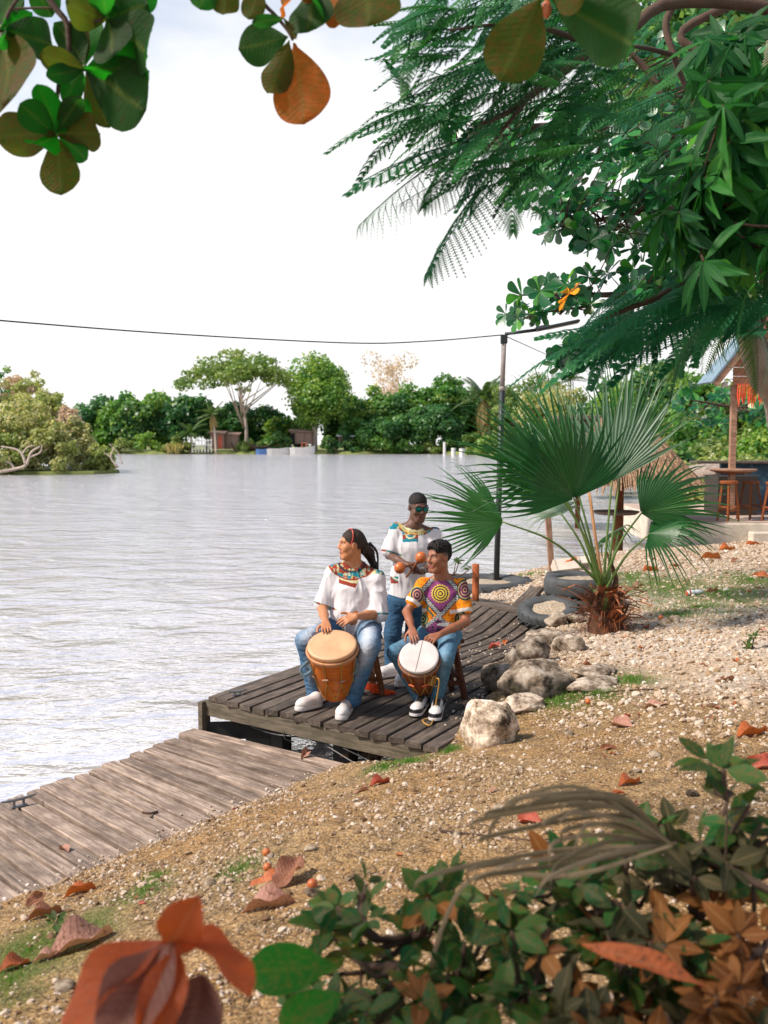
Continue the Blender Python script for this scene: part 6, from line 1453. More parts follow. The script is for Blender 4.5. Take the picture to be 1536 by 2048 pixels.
for k, ((hx, hy, hd), (tx_, ty_, td), ha, n, pale, dr, nn) in enumerate(fans):
    hub = P(hx, hy, YP + hd); tip = P(tx_, ty_, YP + td); L = np.linalg.norm(tip - hub)*1.16; d = nrm(tip - hub); n_ = np.array(nn, float); x = nrm(np.cross(d, n_)); z = np.cross(x, d)
    if k == 2: L *= 1.05
    me = fan_blade(n, R(ha), .50 if not k == 8 else .40, (1.10, .80), dr*1.25, 30 + k, .60); me.materials.append(m_fanp if pale else m_fan)
    o = inst('fan_leaf', me, mat4(hub, np.stack([x, d, z], 1), L), fp)
    st = crown + q.normal(0, .03, 3) - [0, 0, .06]; m = MB(); side = np.cross(nrm(hub - st), [0, 1, 0])
    arch = .10*np.linalg.norm(hub - st)*(1 if abs(hx - 1206) > 60 else .2); m.tube(curve([st, st + (hub - st)*.5 + [0, 0, arch], hub + d*.02], 12), np.linspace(.018, .009, 12), 6)
    me = m.mesh('leaf_stem', True); so_ = wobj('leaf_stem', me, m_pet2 if k == 8 else m_pet, fp)
# tan dead stem
m = MB(); m.tube(curve([crown, P(1192, 1080, YP - .1), P(1180, 985, YP - .15)], 8), [.022, .02, .018, .016, .015, .014, .012, .01], 6); wobj('leaf_stem', m.mesh('s', True), m_pet2, fp)
m = MB(); m.tube(curve([crown - [0, 0, .12], P(1232, 1165, YP + .1), P(1212, 1100, YP + .15)], 8), [.05, .048, .042, .036, .03, .024, .018, .01], 7); wobj('old_stem', m.mesh('s', True), m_fib2, fp)
# ================================================================= ROCKS
m_rock = NT('limestone'); v = m_rock.coord('Object', rnd=5); a_ = m_rock.n('ShaderNodeAttribute', attribute_name='Col')
n = m_rock.noise(v, 7, 8, .72); c_ = m_rock.ramp(n, [(.36, (.035, .026, .018)), (.45, (.22, .165, .12)), (.56, (.50, .41, .33)), (.70, (.74, .66, .57))])
c_ = m_rock.mixc(1.0, c_, a_.outputs['Color'], 'MULTIPLY')
m_rock = m_rock.done(m_rock.bsdf(c_, .95, m_rock.bump(m_rock.noise(v, 14, 9, .78), 1.0, .05), Specular_IOR_Level=.15))
def ico(sub):
    import bmesh
    bm = bmesh.new(); bmesh.ops.create_icosphere(bm, subdivisions=sub, radius=1); V = np.array([v.co[:] for v in bm.verts]); F = np.array([[v.index for v in f.verts] for f in bm.faces]); bm.free(); return V, F
IV4, IF4 = ico(5); IV3, IF3 = ico(4)
def rock(c, size, lab, seed, pale=1.0, dark=0.0, rz=0, tiltv=(0, 0, 1), name='rock'):
    V = (IV4 if seed in (1, 3, 4, 5) else IV3).copy(); q = np.random.default_rng(seed)
    for _ in range(13):
        n_ = rdir(1, q)[0]; d_ = q.uniform(.62, .95); s_ = V @ n_ - d_; V = V - np.clip(s_, 0, None)[:, None]*n_*.92
    V = V*(1 + .55*fbm(V, 1.6, 5, seed)[:, None] + .10*np.abs(fbm(V, 6, 3, seed + 3))[:, None]); V = V*np.array(size); Rm = basis(tiltv, (math.cos(rz), math.sin(rz), 0)); V = V @ Rm.T + c
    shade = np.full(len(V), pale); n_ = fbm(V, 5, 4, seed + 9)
    if dark: shade = shade*(1 - min(.9, dark*1.15)*sstep(n_*1.0 - (V[:, 2] - c[2])/size[2]*.5 + .1, -.12, .12))  # patchy darkening below the top: shade of the sides put into the rock colour
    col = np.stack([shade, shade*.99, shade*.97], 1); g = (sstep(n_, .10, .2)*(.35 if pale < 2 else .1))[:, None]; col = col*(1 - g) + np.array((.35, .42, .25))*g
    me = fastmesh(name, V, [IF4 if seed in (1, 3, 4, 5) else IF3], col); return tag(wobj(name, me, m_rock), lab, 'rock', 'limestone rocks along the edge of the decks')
def rk(px, py, wpx, hpx, z, *a, **k):
    g = GG(px, py) if z is None else G(px, py, z); Y = g[1]; w = wpx/FPX*Y/2; h = hpx/FPX*Y/2
    return rock(np.array([g[0], g[1], g[2] + h*.45]), (w*1.08, w*.95, h*1.12), *a, **k)
rk(972, 1486, 108, 125, None, 'big white rounded limestone rock at the near corner of the dark deck', 1, pale=2.3, dark=.0)
rk(1050, 1418, 95, 40, None, 'low flat white stone in the grass beside the big white rock', 2, pale=1.8)
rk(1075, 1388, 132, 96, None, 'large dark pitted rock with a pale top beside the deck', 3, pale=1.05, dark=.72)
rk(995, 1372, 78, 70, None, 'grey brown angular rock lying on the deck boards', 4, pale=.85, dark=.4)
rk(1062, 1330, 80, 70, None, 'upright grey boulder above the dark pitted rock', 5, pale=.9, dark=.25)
rk(1028, 1340, 42, 66, None, 'narrow tan rock wedged between two boulders', 6, pale=1.0, dark=.15)
rk(1110, 1252, 44, 40, None, 'tan rock in front of the tilted tyre', 7, pale=1.1, dark=.1)
rk(1148, 1245, 36, 26, None, 'small pale rock right of the tilted tyre', 8, pale=1.1)
rk(1090, 1285, 80, 36, None, 'pale broken limestone slab at the far end of the boards', 9, pale=1.25)
rk(1138, 1300, 62, 40, None, 'pale limestone lump left of the fan palm trunk', 10, pale=1.3)
rk(1060, 1298, 46, 34, None, 'small pale stone at the edge of the boards', 13, pale=1.2)
rk(1180, 1375, 120, 30, None, 'long flat slanting pale slab in the gravel', 11, pale=1.3, rz=.6)
rk(1192, 1350, 100, 26, None, 'upper piece of the flat slanting slab in the gravel', 12, pale=1.3, rz=.7)
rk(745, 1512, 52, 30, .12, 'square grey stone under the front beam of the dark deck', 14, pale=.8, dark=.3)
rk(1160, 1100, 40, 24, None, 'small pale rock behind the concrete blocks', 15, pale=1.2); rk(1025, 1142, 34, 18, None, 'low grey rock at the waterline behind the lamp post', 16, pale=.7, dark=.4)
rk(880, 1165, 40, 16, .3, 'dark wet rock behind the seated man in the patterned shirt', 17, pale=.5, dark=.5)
# ================================================================= PEBBLES (geometry nodes, one object: nobody could count them)
def pebble_field(name, pts, scl, tint, lab, sub=2, flat=.62):
    me = bpy.data.meshes.new(name); me.vertices.add(len(pts)); me.vertices.foreach_set('co', np.asarray(pts, np.float32).ravel())
    for nme, v_ in (('scl', scl), ('tint', tint)):
        a = me.attributes.new(nme, 'FLOAT', 'POINT'); a.data.foreach_set('value', np.asarray(v_, np.float32))
    rr = rng.uniform(0, 6.28, (len(pts), 3)).astype(np.float32); rr[:, :2] = rng.normal(0, .35, (len(pts), 2))
    a = me.attributes.new('rot', 'FLOAT_VECTOR', 'POINT'); a.data.foreach_set('vector', rr.ravel())
    o = bpy.data.objects.new(name, me); COL.objects.link(o)
    g = bpy.data.node_groups.new(name, 'GeometryNodeTree'); g.interface.new_socket('Geometry', in_out='INPUT', socket_type='NodeSocketGeometry'); g.interface.new_socket('Geometry', in_out='OUTPUT', socket_type='NodeSocketGeometry')
    N = g.nodes.new; I = N('NodeGroupInput'); O = N('NodeGroupOutput'); J = N('GeometryNodeJoinGeometry'); gi = N('GeometryNodeGeometryToInstance')
    for k in range(5):
        ic = N('GeometryNodeMeshIcoSphere'); ic.inputs['Radius'].default_value = 1; ic.inputs['Subdivisions'].default_value = sub
        sp_ = N('GeometryNodeSetPosition'); nt_ = N('ShaderNodeTexNoise'); nt_.noise_dimensions = '4D'; nt_.inputs['W'].default_value = k*3.7; nt_.inputs['Scale'].default_value = .9; nt_.inputs['Detail'].default_value = 2
        sb = N('ShaderNodeVectorMath'); sb.operation = 'SUBTRACT'; sb.inputs[1].default_value = (.5, .5, .5); g.links.new(nt_.outputs['Color'], sb.inputs[0]); ms_ = N('ShaderNodeVectorMath'); ms_.operation = 'SCALE'; ms_.inputs['Scale'].default_value = 1.9; g.links.new(sb.outputs[0], ms_.inputs[0])
        g.links.new(ic.outputs['Mesh'], sp_.inputs['Geometry']); g.links.new(ms_.outputs[0], sp_.inputs['Offset']); tr_ = N('GeometryNodeTransform'); tr_.inputs['Scale'].default_value = (1, .78, flat); g.links.new(sp_.outputs[0], tr_.inputs[0])
        ss = N('GeometryNodeSetShadeSmooth'); g.links.new(tr_.outputs[0], ss.inputs[0]); ss.inputs['Shade Smooth'].default_value = False
        sm = N('GeometryNodeSetMaterial'); sm.inputs['Material'].default_value = m_peb; g.links.new(ss.outputs[0], sm.inputs[0]); gi2 = N('GeometryNodeGeometryToInstance'); g.links.new(sm.outputs[0], gi2.inputs[0]); g.links.new(gi2.outputs[0], J.inputs[0])
    ip = N('GeometryNodeInstanceOnPoints'); ip.inputs['Pick Instance'].default_value = True
    na = N('GeometryNodeInputNamedAttribute'); na.data_type = 'FLOAT'; na.inputs[0].default_value = 'scl'; nr = N('GeometryNodeInputNamedAttribute'); nr.data_type = 'FLOAT_VECTOR'; nr.inputs[0].default_value = 'rot'
    g.links.new(I.outputs[0], ip.inputs['Points']); g.links.new(J.outputs[0], ip.inputs['Instance'])
    g.links.new(na.outputs[0], ip.inputs['Scale']); er = N('FunctionNodeEulerToRotation'); g.links.new(nr.outputs[0], er.inputs[0]); g.links.new(er.outputs[0], ip.inputs['Rotation'])
    rv = N('FunctionNodeRandomValue'); rv.data_type = 'INT'; rv.inputs[4].default_value = 0; rv.inputs[5].default_value = 4; g.links.new(rv.outputs[2], ip.inputs['Instance Index'])
    g.links.new(ip.outputs[0], O.inputs[0]); md_ = o.modifiers.new('pebbles', 'NODES'); md_.node_group = g
    return tag(o, lab, kind='stuff')
t = NT('pebble'); a_ = t.n('ShaderNodeAttribute', attribute_name='tint', attribute_type='INSTANCER'); v = t.n('ShaderNodeNewGeometry').outputs['Position']
c_ = t.ramp(a_.outputs['Fac'], [(0, (.17, .10, .055)), (.25, (.36, .25, .15)), (.5, (.53, .41, .31)), (.8, (.66, .555, .46)), (1, (.74, .67, .60))])
c_ = t.mixc(t.ramp(t.noise(v, 70, 4, .7), [(.4, (.45, .45, .45)), (.62, (0, 0, 0))]), c_, t.mixc(1.0, c_, (.5, .42, .33), 'MULTIPLY'))
m_peb = t.done(t.bsdf(c_, .92, t.bump(t.noise(v, 160, 3, .6), .5, .004), Specular_IOR_Level=.2))
def sample(n, x0, x1, y0, y1, dens):
    x = rng.uniform(x0, x1, n); y = rng.uniform(y0, y1, n); s, e = shore_d(x, y); px, py = proj(np.stack([x, y, ground(x, y, False)], -1))
    k = (s > .02) & (px > -90) & (px < 1630) & (py < 2200) & (rng.random(n) < dens(x, y, s)); return x[k], y[k]
# pale rounded gravel on the right
def dens_r(x, y, s):
    z = sstep(x*.9 + y*.38 - 4.2 + 1.6*(noise(np.stack([x, y], -1), 1.0, 8) - .5), 0, 1.0)*sstep(y, 5.6, 7.6); return np.clip(z*(1 - .8*grassy(x, y))*(.35 + .9*noise(np.stack([x, y], -1), 1.7, 4)), 0, 1)
x, y = sample(150000, 0, 15, 5.5, 23, dens_r); sc1 = np.clip(rng.lognormal(math.log(.0140), .45, len(x)), .006, .042)
pebble_field('gravel', np.stack([x, y, ground(x, y) + sc1*.15], -1), sc1, np.clip(rng.normal(.50, .24, len(x)), 0, 1), 'pale rounded limestone gravel covering the right side of the bank')
def dens_l(x, y, s): p_ = np.stack([x, y], -1); return np.clip((.16 + 1.0*sstep(noise(p_, 2.3, 6), .40, .78))*(1 - .9*sstep(x*.9 + y*.38 - 4.4, 0, 1.2)*sstep(y, 6, 8)), 0, 1)
x, y = sample(190000, -4.5, 5.5, 1.0, 11, dens_l); sc2 = np.clip(rng.lognormal(math.log(.0056), .55, len(x)), .0022, .024)
pebble_field('small_stones', np.stack([x, y, ground(x, y) + sc2*.2], -1), sc2, np.clip(rng.normal(.36, .24, len(x)), 0, 1), 'small tan stones and chips scattered over the sandy slope')
# stones spilled on the deck edges
def near_line(a, b, n, w, z, rmax=.014):
    t_ = rng.random(n); o = np.abs(rng.normal(0, w, n)); d = (b - a)[:2]; nn = np.array([-d[1], d[0]])/np.hypot(*d); p = a[None, :2] + t_[:, None]*d + o[:, None]*nn; s_ = np.clip(rng.lognormal(math.log(.006), .5, n), .0025, rmax); return np.concatenate([p, np.full((n, 1), z) + s_[:, None]*.4], 1), s_
pp = [near_line(np.array([-2.6, 4.7, 0]), np.array([-.32, 7.7, 0]), 420, .09, ZL), near_line(np.array([.62, 7.75, 0]), np.array([1.6, 11, 0]), 240, .16, ZD), near_line(np.array([.9, 10.0, 0]), np.array([1.9, 12.1, 0]), 90, .25, ZD + .02)]
pebble_field('deck_crumbs', np.concatenate([a for a, b in pp]), np.concatenate([b for a, b in pp]), rng.uniform(.4, 1, sum(len(b) for a, b in pp)), 'white stone crumbs and pebbles spilled on the deck boards')
# larger single stones
q = np.random.default_rng(31)
SV, SF = ico(3)
m_rockp = m_rock
def stones(spots, lab):
    for k, (px, py, w, l) in enumerate(spots):
        g = GG(px, py); r_ = w/FPX*g[1]/2; V = SV.copy()
        for _ in range(8): n_ = rdir(1, q)[0]; s_ = V @ n_ - q.uniform(.55, .9); V = V - np.clip(s_, 0, None)[:, None]*n_
        V = V*(1 + .35*fbm(V, 1.5, 4, k + 50)[:, None])*[r_*1.1, r_*.9, r_*.62]; Rm = basis((q.normal(0, .2), q.normal(0, .2), 1), (math.cos(k), math.sin(k), 0))
        me = fastmesh('stone', V @ Rm.T, [SF], np.tile([1.25, 1.2, 1.1], (len(V), 1)), False); me.materials.append(m_rock); o = bpy.data.objects.new('stone', me); COL.objects.link(o); o.location = (g[0], g[1], g[2] + r_*.25)
        tag(o, l, 'stone', 'larger pale stones on the bank')
stones([(622, 1700, 30, 'pale angular stone standing out above the brown leaf pair'), (350, 1838, 40, 'flat pale stone beside the small green plant'), (540, 1715, 22, 'small whitish stone near the orange fruit'), (625, 1790, 36, 'grey tan stone left of the curled leaves'), (130, 1980, 44, 'pale stone at the lower left'), (255, 1975, 40, 'flat grey stone under the orange leaf cluster'), (1000, 1620, 26, 'white stone in the middle of the slope'), (1385, 1590, 30, 'white rounded stone at the right of the slope'), (1420, 1520, 26, 'pale stone in the right gravel'), (1270, 1545, 24, 'pale pebble cluster stone in the middle right'), (1310, 1512, 26, 'white stone in front of the flat slab'), (420, 1770, 28, 'tan stone left of the curled leaves'), (700, 1760, 24, 'grey stone right of the brown leaves'), (1490, 1405, 26, 'pale stone at the right edge'), (912, 1672, 22, 'tan stone above the dry palm frond'), (1140, 1470, 24, 'long pale chip on the middle slope'), (1345, 1245, 30, 'grey stone in the grass right of the fan palm')], '')
# ================================================================= FALLEN LEAVES
def dry(name, a, b, c): return m_leaf(name, [(0, a), (.5, b), (1, c)], .12, .6, brown=(.10, .035, .015), veins=(.40, .17, .08), ribs=True)
m_dl = [dry('dry_leaf_orange', (.42, .10, .025), (.50, .14, .035), (.36, .09, .03)), dry('dry_leaf_brown', (.26, .10, .05), (.34, .15, .08), (.20, .075, .04)), dry('dry_leaf_pink', (.36, .17, .12), (.42, .22, .16), (.32, .14, .10)), dry('dry_leaf_red', (.30, .045, .03), (.36, .06, .03), (.24, .04, .03))]
dl_mesh = [[leaf_hi(kd, 'fallen_leaf', bd, cp, wv, sd_, tw) for kd, bd, cp, wv, sd_, tw in (('ovate', .9, .55, .16, 1, .5), ('obovate', .5, .18, .18, 2, .15), ('ovate', -.5, .3, .2, 3, -.3), ('lance', 1.3, .8, .2, 4, .9))] for _ in m_dl]
for ms, mt in zip(dl_mesh, m_dl):
    for me in ms: me.materials.append(mt)
def fleaf(px, py, Lpx, ang, kind, mt, lab, z=None, lift=.02, roll=None, grp=None):
    g = GG(px, py) if z is None else G(px, py, z); L = Lpx/FPX*g[1]*1.05; a = math.radians(ang); sl_ = (gz(g[0] + math.cos(a)*.1, g[1] + math.sin(a)*.1) - gz(g[0] - math.cos(a)*.1, g[1] - math.sin(a)*.1))/.2 if z is None else 0; d = nrm(np.array([math.cos(a), math.sin(a), sl_ + q.uniform(0, .10) + (.22 if kind in (0, 3) else 0)])); up = np.array([q.normal(0, .25), q.normal(0, .25) - .15, 1.0]); x = nrm(np.cross(d, up)); z_ = np.cross(x, d)
    o = inst('fallen_leaf', dl_mesh[mt][kind], mat4(g + [0, 0, lift*.4 + L*(.10, .02, .02, .13)[kind]] - d*L*.5, np.stack([x, d, z_], 1), L)); return tag(o, lab, 'leaf', grp or 'dry leaves fallen on the ground')
FL = [(540, 1665 + 100, 95, 200, 1, 0, 'orange half of the leaf pair by the fruit on the slope'), (580, 1762, 110, 60, 2, 1, 'brown broad leaf of the pair lying on the slope'), (540, 1815, 120, 5, 0, 2, 'pinkish curled leaf lying below the leaf pair'), (165, 1890, 150, 40, 0, 2, 'long pinkish brown leaf at the lower left'), (255, 1700, 60, 15, 0, 1, 'brown curled leaf at the edge of the pale walkway'), (115, 1745, 60, 170, 1, 1, 'brown leaf on the walkway edge at the left'), (160, 1785, 70, 30, 0, 0, 'narrow orange leaf beside the walkway end'),
      (70, 1805, 50, 60, 2, 1, 'brown crinkled leaf near the last visible board'), (90, 1832, 80, 35, 0, 1, 'long brown leaf above the green grass tuft'), (30, 1935, 70, 40, 0, 0, 'orange leaf at the left edge in the grass'), (95, 1918, 60, 30, 0, 2, 'pale brown leaf beside the grass tuft'), (885, 1765, 95, 260, 0, 1, 'tan curled leaf standing up in front of the bush'), (1055, 1645, 60, 150, 0, 3, 'dark red curled leaf under the dry palm frond'), (1260, 1568, 60, 30, 0, 0, 'orange brown leaf on the slope above the frond'), (1230, 1590, 40, 160, 3, 0, 'small orange leaf beside the orange brown leaf'),
      (1505, 1470, 80, 20, 0, 0, 'orange curled leaf at the right edge of the slope'), (1520, 1535, 75, 175, 0, 3, 'reddish flat leaf at the right edge lower down'), (1300, 1412, 70, 175, 1, 2, 'pinkish flat leaf on the gravel in the middle'), (1240, 1452, 60, 130, 0, 2, 'slim dark pink leaf in the brown soil'), (1210, 1500, 50, 160, 3, 1, 'brown twisted leaf in the brown soil'), (760, 1568, 50, 30, 0, 3, 'red brown leaf on the crest of the bank'), (730, 1580, 50, 20, 1, 2, 'pale pink leaf on the crest of the bank'),
      (1460, 1362, 50, 10, 3, 1, 'brown leaf in the right gravel'), (1175, 1335, 34, 200, 2, 1, 'brown leaf tucked behind the dark pitted rock'), (1290, 1258, 26, 120, 2, 0, 'small orange leaf at the right of the palm foot'), (1455, 1100, 40, 10, 0, 0, 'orange leaf on the far gravel at the right'), (1500, 1090, 40, 170, 3, 0, 'second orange leaf on the far gravel at the right'), (1520, 1155, 34, 170, 0, 0, 'orange leaf at the right edge in the grass'), (1430, 1185, 44, 20, 3, 1, 'curled brown leaf in the grass at the right'), (1300, 1142, 40, 25, 0, 0, 'orange leaf where the gravel meets the grass'), (1345, 1135, 34, 150, 3, 1, 'brown leaf on the gravel right of the palm stems'),
      (1310, 1120, 28, 0, 1, 0, 'bright orange leaf behind the palm stems'), (1420, 1118, 50, 15, 0, 0, 'large orange leaf on the far gravel'), (1280, 1170, 40, 30, 1, 2, 'pale curled leaf in the grass behind the palm foot'), (1200, 1248, 28, 60, 3, 1, 'brown scrap at the foot of the tyre stack'), (1395, 1078, 26, 0, 3, 0, 'orange leaf just below the concrete platform'), (1470, 1125, 26, 40, 2, 1, 'small brown leaf on the far gravel'), (1365, 1060 + 20, 26, 90, 3, 1, 'brown leaf near the corner of the platform')]
for a in FL: fleaf(*a)
fleaf(990, 1294, 30, 160, 0, 3, 'red brown leaf lying on the dark deck boards', ZD); fleaf(1010, 1288, 20, 60, 2, 0, 'small orange leaf beside the red brown leaf on the deck', ZD); fleaf(925, 1258, 22, 10, 1, 2, 'pale tan leaf on the boards beside the patterned shirt', ZD); fleaf(130, 1700, 34, 130, 0, 2, 'small pinkish leaf in the middle of the pale walkway', ZL); fleaf(612, 1512, 34, 250, 0, 2, 'narrow pale leaf stuck upright at the broken edge board', ZL, .06)
fleaf(690, 1515, 22, 20, 3, 0, 'small orange scrap at the broken edge board', ZL); fleaf(1145, 1125, 28, 0, 2, 0, 'bright orange leaf on top of the tyre stack', 1.02)
for k in range(70):
    px, py = q.uniform(60, 1500), q.uniform(1560, 1900)
    if k > 30: px, py = q.uniform(1180, 1530), q.uniform(1100, 1520)
    g = G(px, py, .7)
    if inside(np.array([g[0]]), np.array([g[1]]))[0]: fleaf(px, py, q.uniform(10, 22), q.uniform(0, 360), q.integers(4), q.integers(4), 'small dry leaf scrap lying among the stones', grp='small leaf scraps among the stones')
# twigs
m = MB()
for k in range(900):
    px, py = q.uniform(0, 1536), q.uniform(1430, 2040); g = G(px, py, .8)
    if not inside(np.array([g[0]]), np.array([g[1]]))[0]: continue
    g = GG(px, py); a = q.uniform(0, 3.14); L = q.uniform(.02, .09); d = np.array([math.cos(a), math.sin(a), q.normal(0, .06)])*L; m.tube([g + [0, 0, .006], g + d*.5 + [q.normal(0, .004), q.normal(0, .004), .012], g + d + [0, 0, .006]], [.0022, .002, .001], 4)
tag(wobj('twig_litter', m, bark_brown), 'thin dry twigs littered over the soil', kind='stuff')
for pts, r_, lab in (([(1165, 1398), (1230, 1385), (1335, 1380)], .006, 'long thin dry root lying across the gravel'), ([(1100, 1690), (900, 1668), (880, 1660)], .006, 'thin dry stick in front of the dry palm frond'), ([(285, 1628), (300, 1630), (316, 1626)], .009, 'short dark stick lying on the pale walkway')):
    zz = ZL + .012 if px == 0 else None
    m = MB(); m.tube(curve([(GG(a, b) if 'walkway' not in lab else G(a, b, ZL)) + [0, 0, .012] for a, b in pts], 14), r_, 5); tag(wobj('dry_stick', m, bark_brown), lab, 'stick')
# fruits, bottle
m_fruit = m_plain('orange_fruit', lin(176, 92, 44), .45, .3, 18)
for px, py, w, l in ((535, 1742, 18, 'orange round fruit beside the leaf pair'), (533, 1712, 17, 'dark orange fruit farther up the slope'), (625, 1777, 22, 'orange fruit right of the leaf pair'), (1176, 1408, 12, 'red fruit in the gravel near the white slab'), (1322, 1240, 11, 'small red fruit right of the fan palm')):
    g = GG(px, py); r_ = w/FPX*g[1]/2; m = MB(); m.lathe([(.05*r_, -r_)] + [(r_*math.sin(t2), -r_*1.0*math.cos(t2)) for t2 in np.linspace(.3, 2.8, 9)] + [(.05*r_, r_*.86)], g + [0, 0, r_*.9], basis((.3, .2, 1)), 14); tag(wobj('fallen_fruit', m.mesh('f', True), m_fruit), l, 'fruit', 'fallen fruits on the slope')
g = GG(1388, 1190); e = empty('plastic_bottle', g, 'crushed clear plastic bottle lying in the grass at the right', 'bottle'); m = MB(); ax = basis((1, .3, .05)); m.lathe([(.01, -.11), (.035, -.10), (.036, -.02), (.028, .01), (.036, .04), (.02, .10), (.014, .13)], g + [0, 0, .035], ax, 14); wobj('bottle_body', m.mesh('b', True), m_plain('clear_plastic', (.6, .64, .66), .15, .1), e); m = MB(); m.lathe([(.015, -.115), (.032, -.112)], g + [0, 0, .035], ax, 12); m.lathe([(.0355, -.085), (.037, -.06)], g + [0, 0, .035], ax, 14); wobj('red_label', m, m_red, e)
# ================================================================= GRASS
m_gr = m_leaf('short_grass', [(0, (.06, .16, .02)), (.5, (.10, .22, .03)), (.85, (.16, .24, .05)), (1, (.30, .26, .10))], .3, .5)
pos = []; 
for (c, r_, w_) in GC:
    n = int(1500*min(1.3, r_)*w_ * (1.6 if c[1] < 9 else 1.0)) + 250; a = rng.uniform(0, 6.28, n); rr = rng.normal(0, .55, n)*r_; x = c[0] + np.cos(a)*rr; y = c[1] + np.sin(a)*rr*1.5; k = (rng.random(n) < grassy(x, y)*1.6) & inside(x, y); pos.append(np.stack([x, y, ground(x, y) - .004], -1)[k])
pos = np.concatenate(pos); n = len(pos); d = rng.normal(0, .42, (n, 3)); d[:, 2] = 1
tag(scatter((np.array([(-.09, 0, 0), (.09, 0, 0), (.05, .6, -.03), (-.05, .6, -.03), (0, 1, -.15)]), np.array([(0, 1, 2, 3), (3, 2, 4, 4)]), np.array([1, 1, 1, 1, 1.])) if False else (np.array([(-.08, 0, 0), (.08, 0, 0), (.03, .8, -.06), (-.03, .8, -.06)]), np.array([(0, 1, 2, 3)]), np.ones(4)), pos, d, rdir(n), rng.uniform(.018, .05, n)*np.clip(pos[:, 1]/8, .55, 1.2), 'short_grass', m_gr), 'short green grass in patches between the stones', kind='stuff')
# ================================================================= OVERHEAD: near sea-almond branches
def m_alm(name, a, b, brown, trans=.42, tc_=(.10, .42, .03), bf=.0): return m_leaf(name, [(0, a), (1, b)], trans, .62, spec=.14, tcol=tc_, veins=(.10, .11, .02), brown=brown, bfac=bf, ribs=True)
ma_dark = m_alm('almond_leaf_dark', (.010, .035, .008), (.018, .042, .008), (.030, .024, .008), .36, (.012, .13, .008)); ma_green = m_alm('almond_leaf_green', (.012, .060, .010), (.02, .075, .010), (.045, .040, .008), .42, (.010, .22, .008)); ma_olive = m_alm('almond_leaf_olive', (.030, .050, .006), (.042, .058, .006), (.11, .035, .008), .4, (.06, .11, .006), .6)
ma_bright = m_alm('almond_leaf_bright', (.010, .085, .008), (.015, .10, .010), (.03, .06, .008), .6, (.008, .34, .006)); ma_orange = m_alm('almond_leaf_orange', (.30, .075, .010), (.34, .085, .010), (.09, .075, .008), .42, (.42, .085, .006), .9)
qa = np.random.default_rng(77)
almesh = {}
def al(mat, v):
    if (mat.name, v) not in almesh:
        me = leaf_hi('obovate', 'leaf', (.25, .5, .1)[v], (.10, .16, .06)[v], (.05, .09, .04)[v], 5 + v, (.1, -.15, .2)[v], n=22, ragged=(0, .04, .09)[v]); me.materials.append(mat); almesh[(mat.name, v)] = me
    return almesh[(mat.name, v)]
def near_leaf(root, b, t_, Y, mat, wf=1.0, v=0, dy=None, edge=None):
    pb_ = P(b[0], b[1], Y + qa.uniform(-.05, .05)); pt_ = P(t_[0], t_[1], Y + (qa.uniform(-.18, .12) if dy is None else dy)); d = pt_ - pb_; L = np.linalg.norm(d); d = nrm(d); up = np.array([qa.normal(0, .22), 1.0, qa.normal(0, .22) + .45]) if edge is None else np.array(edge, float); x = nrm(np.cross(d, up)); z = np.cross(x, d)
    return inst('leaf', al(mat, v), mat4(pb_, np.stack([x*wf, d, z], 1), L), root)
def Z(a, b, k=.5208): return (a*k, b*k)
YA = 4.0
r1_ = empty('almond_tree', (-1.2, -2.6, gz(-1.2, -1.9)), 'sea almond tree whose big round leaves hang in at the upper left corner', 'tree')
m = MB()
for pts, w in (([(60, -80), (99, 0), (132, 42), (137, 75), (136, 115), (118, 165), (114, 210), (113, 262)], (.014, .006)), ([(136, 45), (170, 46), (205, 39)], (.008, .006)), ([(137, 118), (148, 138), (169, 138)], (.009, .006)), ([(-30, 90), (5, 52), (22, 18), (60, -40)], (.01, .006)), ([(22, 18), (70, 16), (110, 16)], (.005, .004))):
    c_ = curve([P(a, b, YA) for a, b in pts], 16); m.tube(c_, np.linspace(w[0], w[1], 16), 7)
wobj('twig', m.mesh('t', True), bark_brown, r1_)
D_, G_, O_, B_ = ma_dark, ma_green, ma_olive, ma_bright
for (cx, cy), Ls in (((325, 262), [((150, 210), O_, 1.1), ((250, 100), D_, 1.1), ((345, 70), G_, 1.2), ((175, 300), G_, .9), ((600, 250), B_, 1.25), ((572, 425), D_, 1.3), ((432, 488), O_, 1.2), ((255, 385), G_, 1.1), ((300, 90), O_, 1.0)]),
                     ((215, 515), [((-5, 520), O_, 1.2), ((125, 605), B_, 1.1), ((240, 752), O_, 1.3), ((345, 612), G_, 1.1), ((420, 505), O_, 1.2), ((335, 385), B_, 1.1), ((310, 360), D_, .9), ((165, 322), B_, 1.1), ((72, 395), G_, 1.15)]),
                     ((415, 75), [((598, 10), D_, 1.2), ((640, 225), D_, 1.3), ((445, 222), D_, 1.3), ((232, 15), O_, 1.2), ((380, -70), G_, 1.2), ((530, -60), B_, 1.1), ((590, -40), G_, 1.0), ((290, -60), D_, 1.1)]),
                     ((5, 108), [((70, 440), O_, 1.15), ((225, 165), D_, 1.4), ((120, 50), B_, .9), ((-160, 260), G_, 1.1), ((45, 185), G_, .7), ((-90, 30), D_, 1.1), ((60, -60), G_, 1.1)])):
    for k, ((tx_, ty_), mt, wf) in enumerate(Ls): near_leaf(r1_, Z(cx + qa.uniform(-5, 5), cy + qa.uniform(-5, 5)), Z(tx_, ty_), YA, mt, wf, k % 3)
    m = MB(); m.tube([P(*Z(cx - 3, cy - 8), YA), P(*Z(cx + 2, cy + 8), YA)], .012, 7); wobj('bud', m.mesh('b', True), m_pet, r1_)
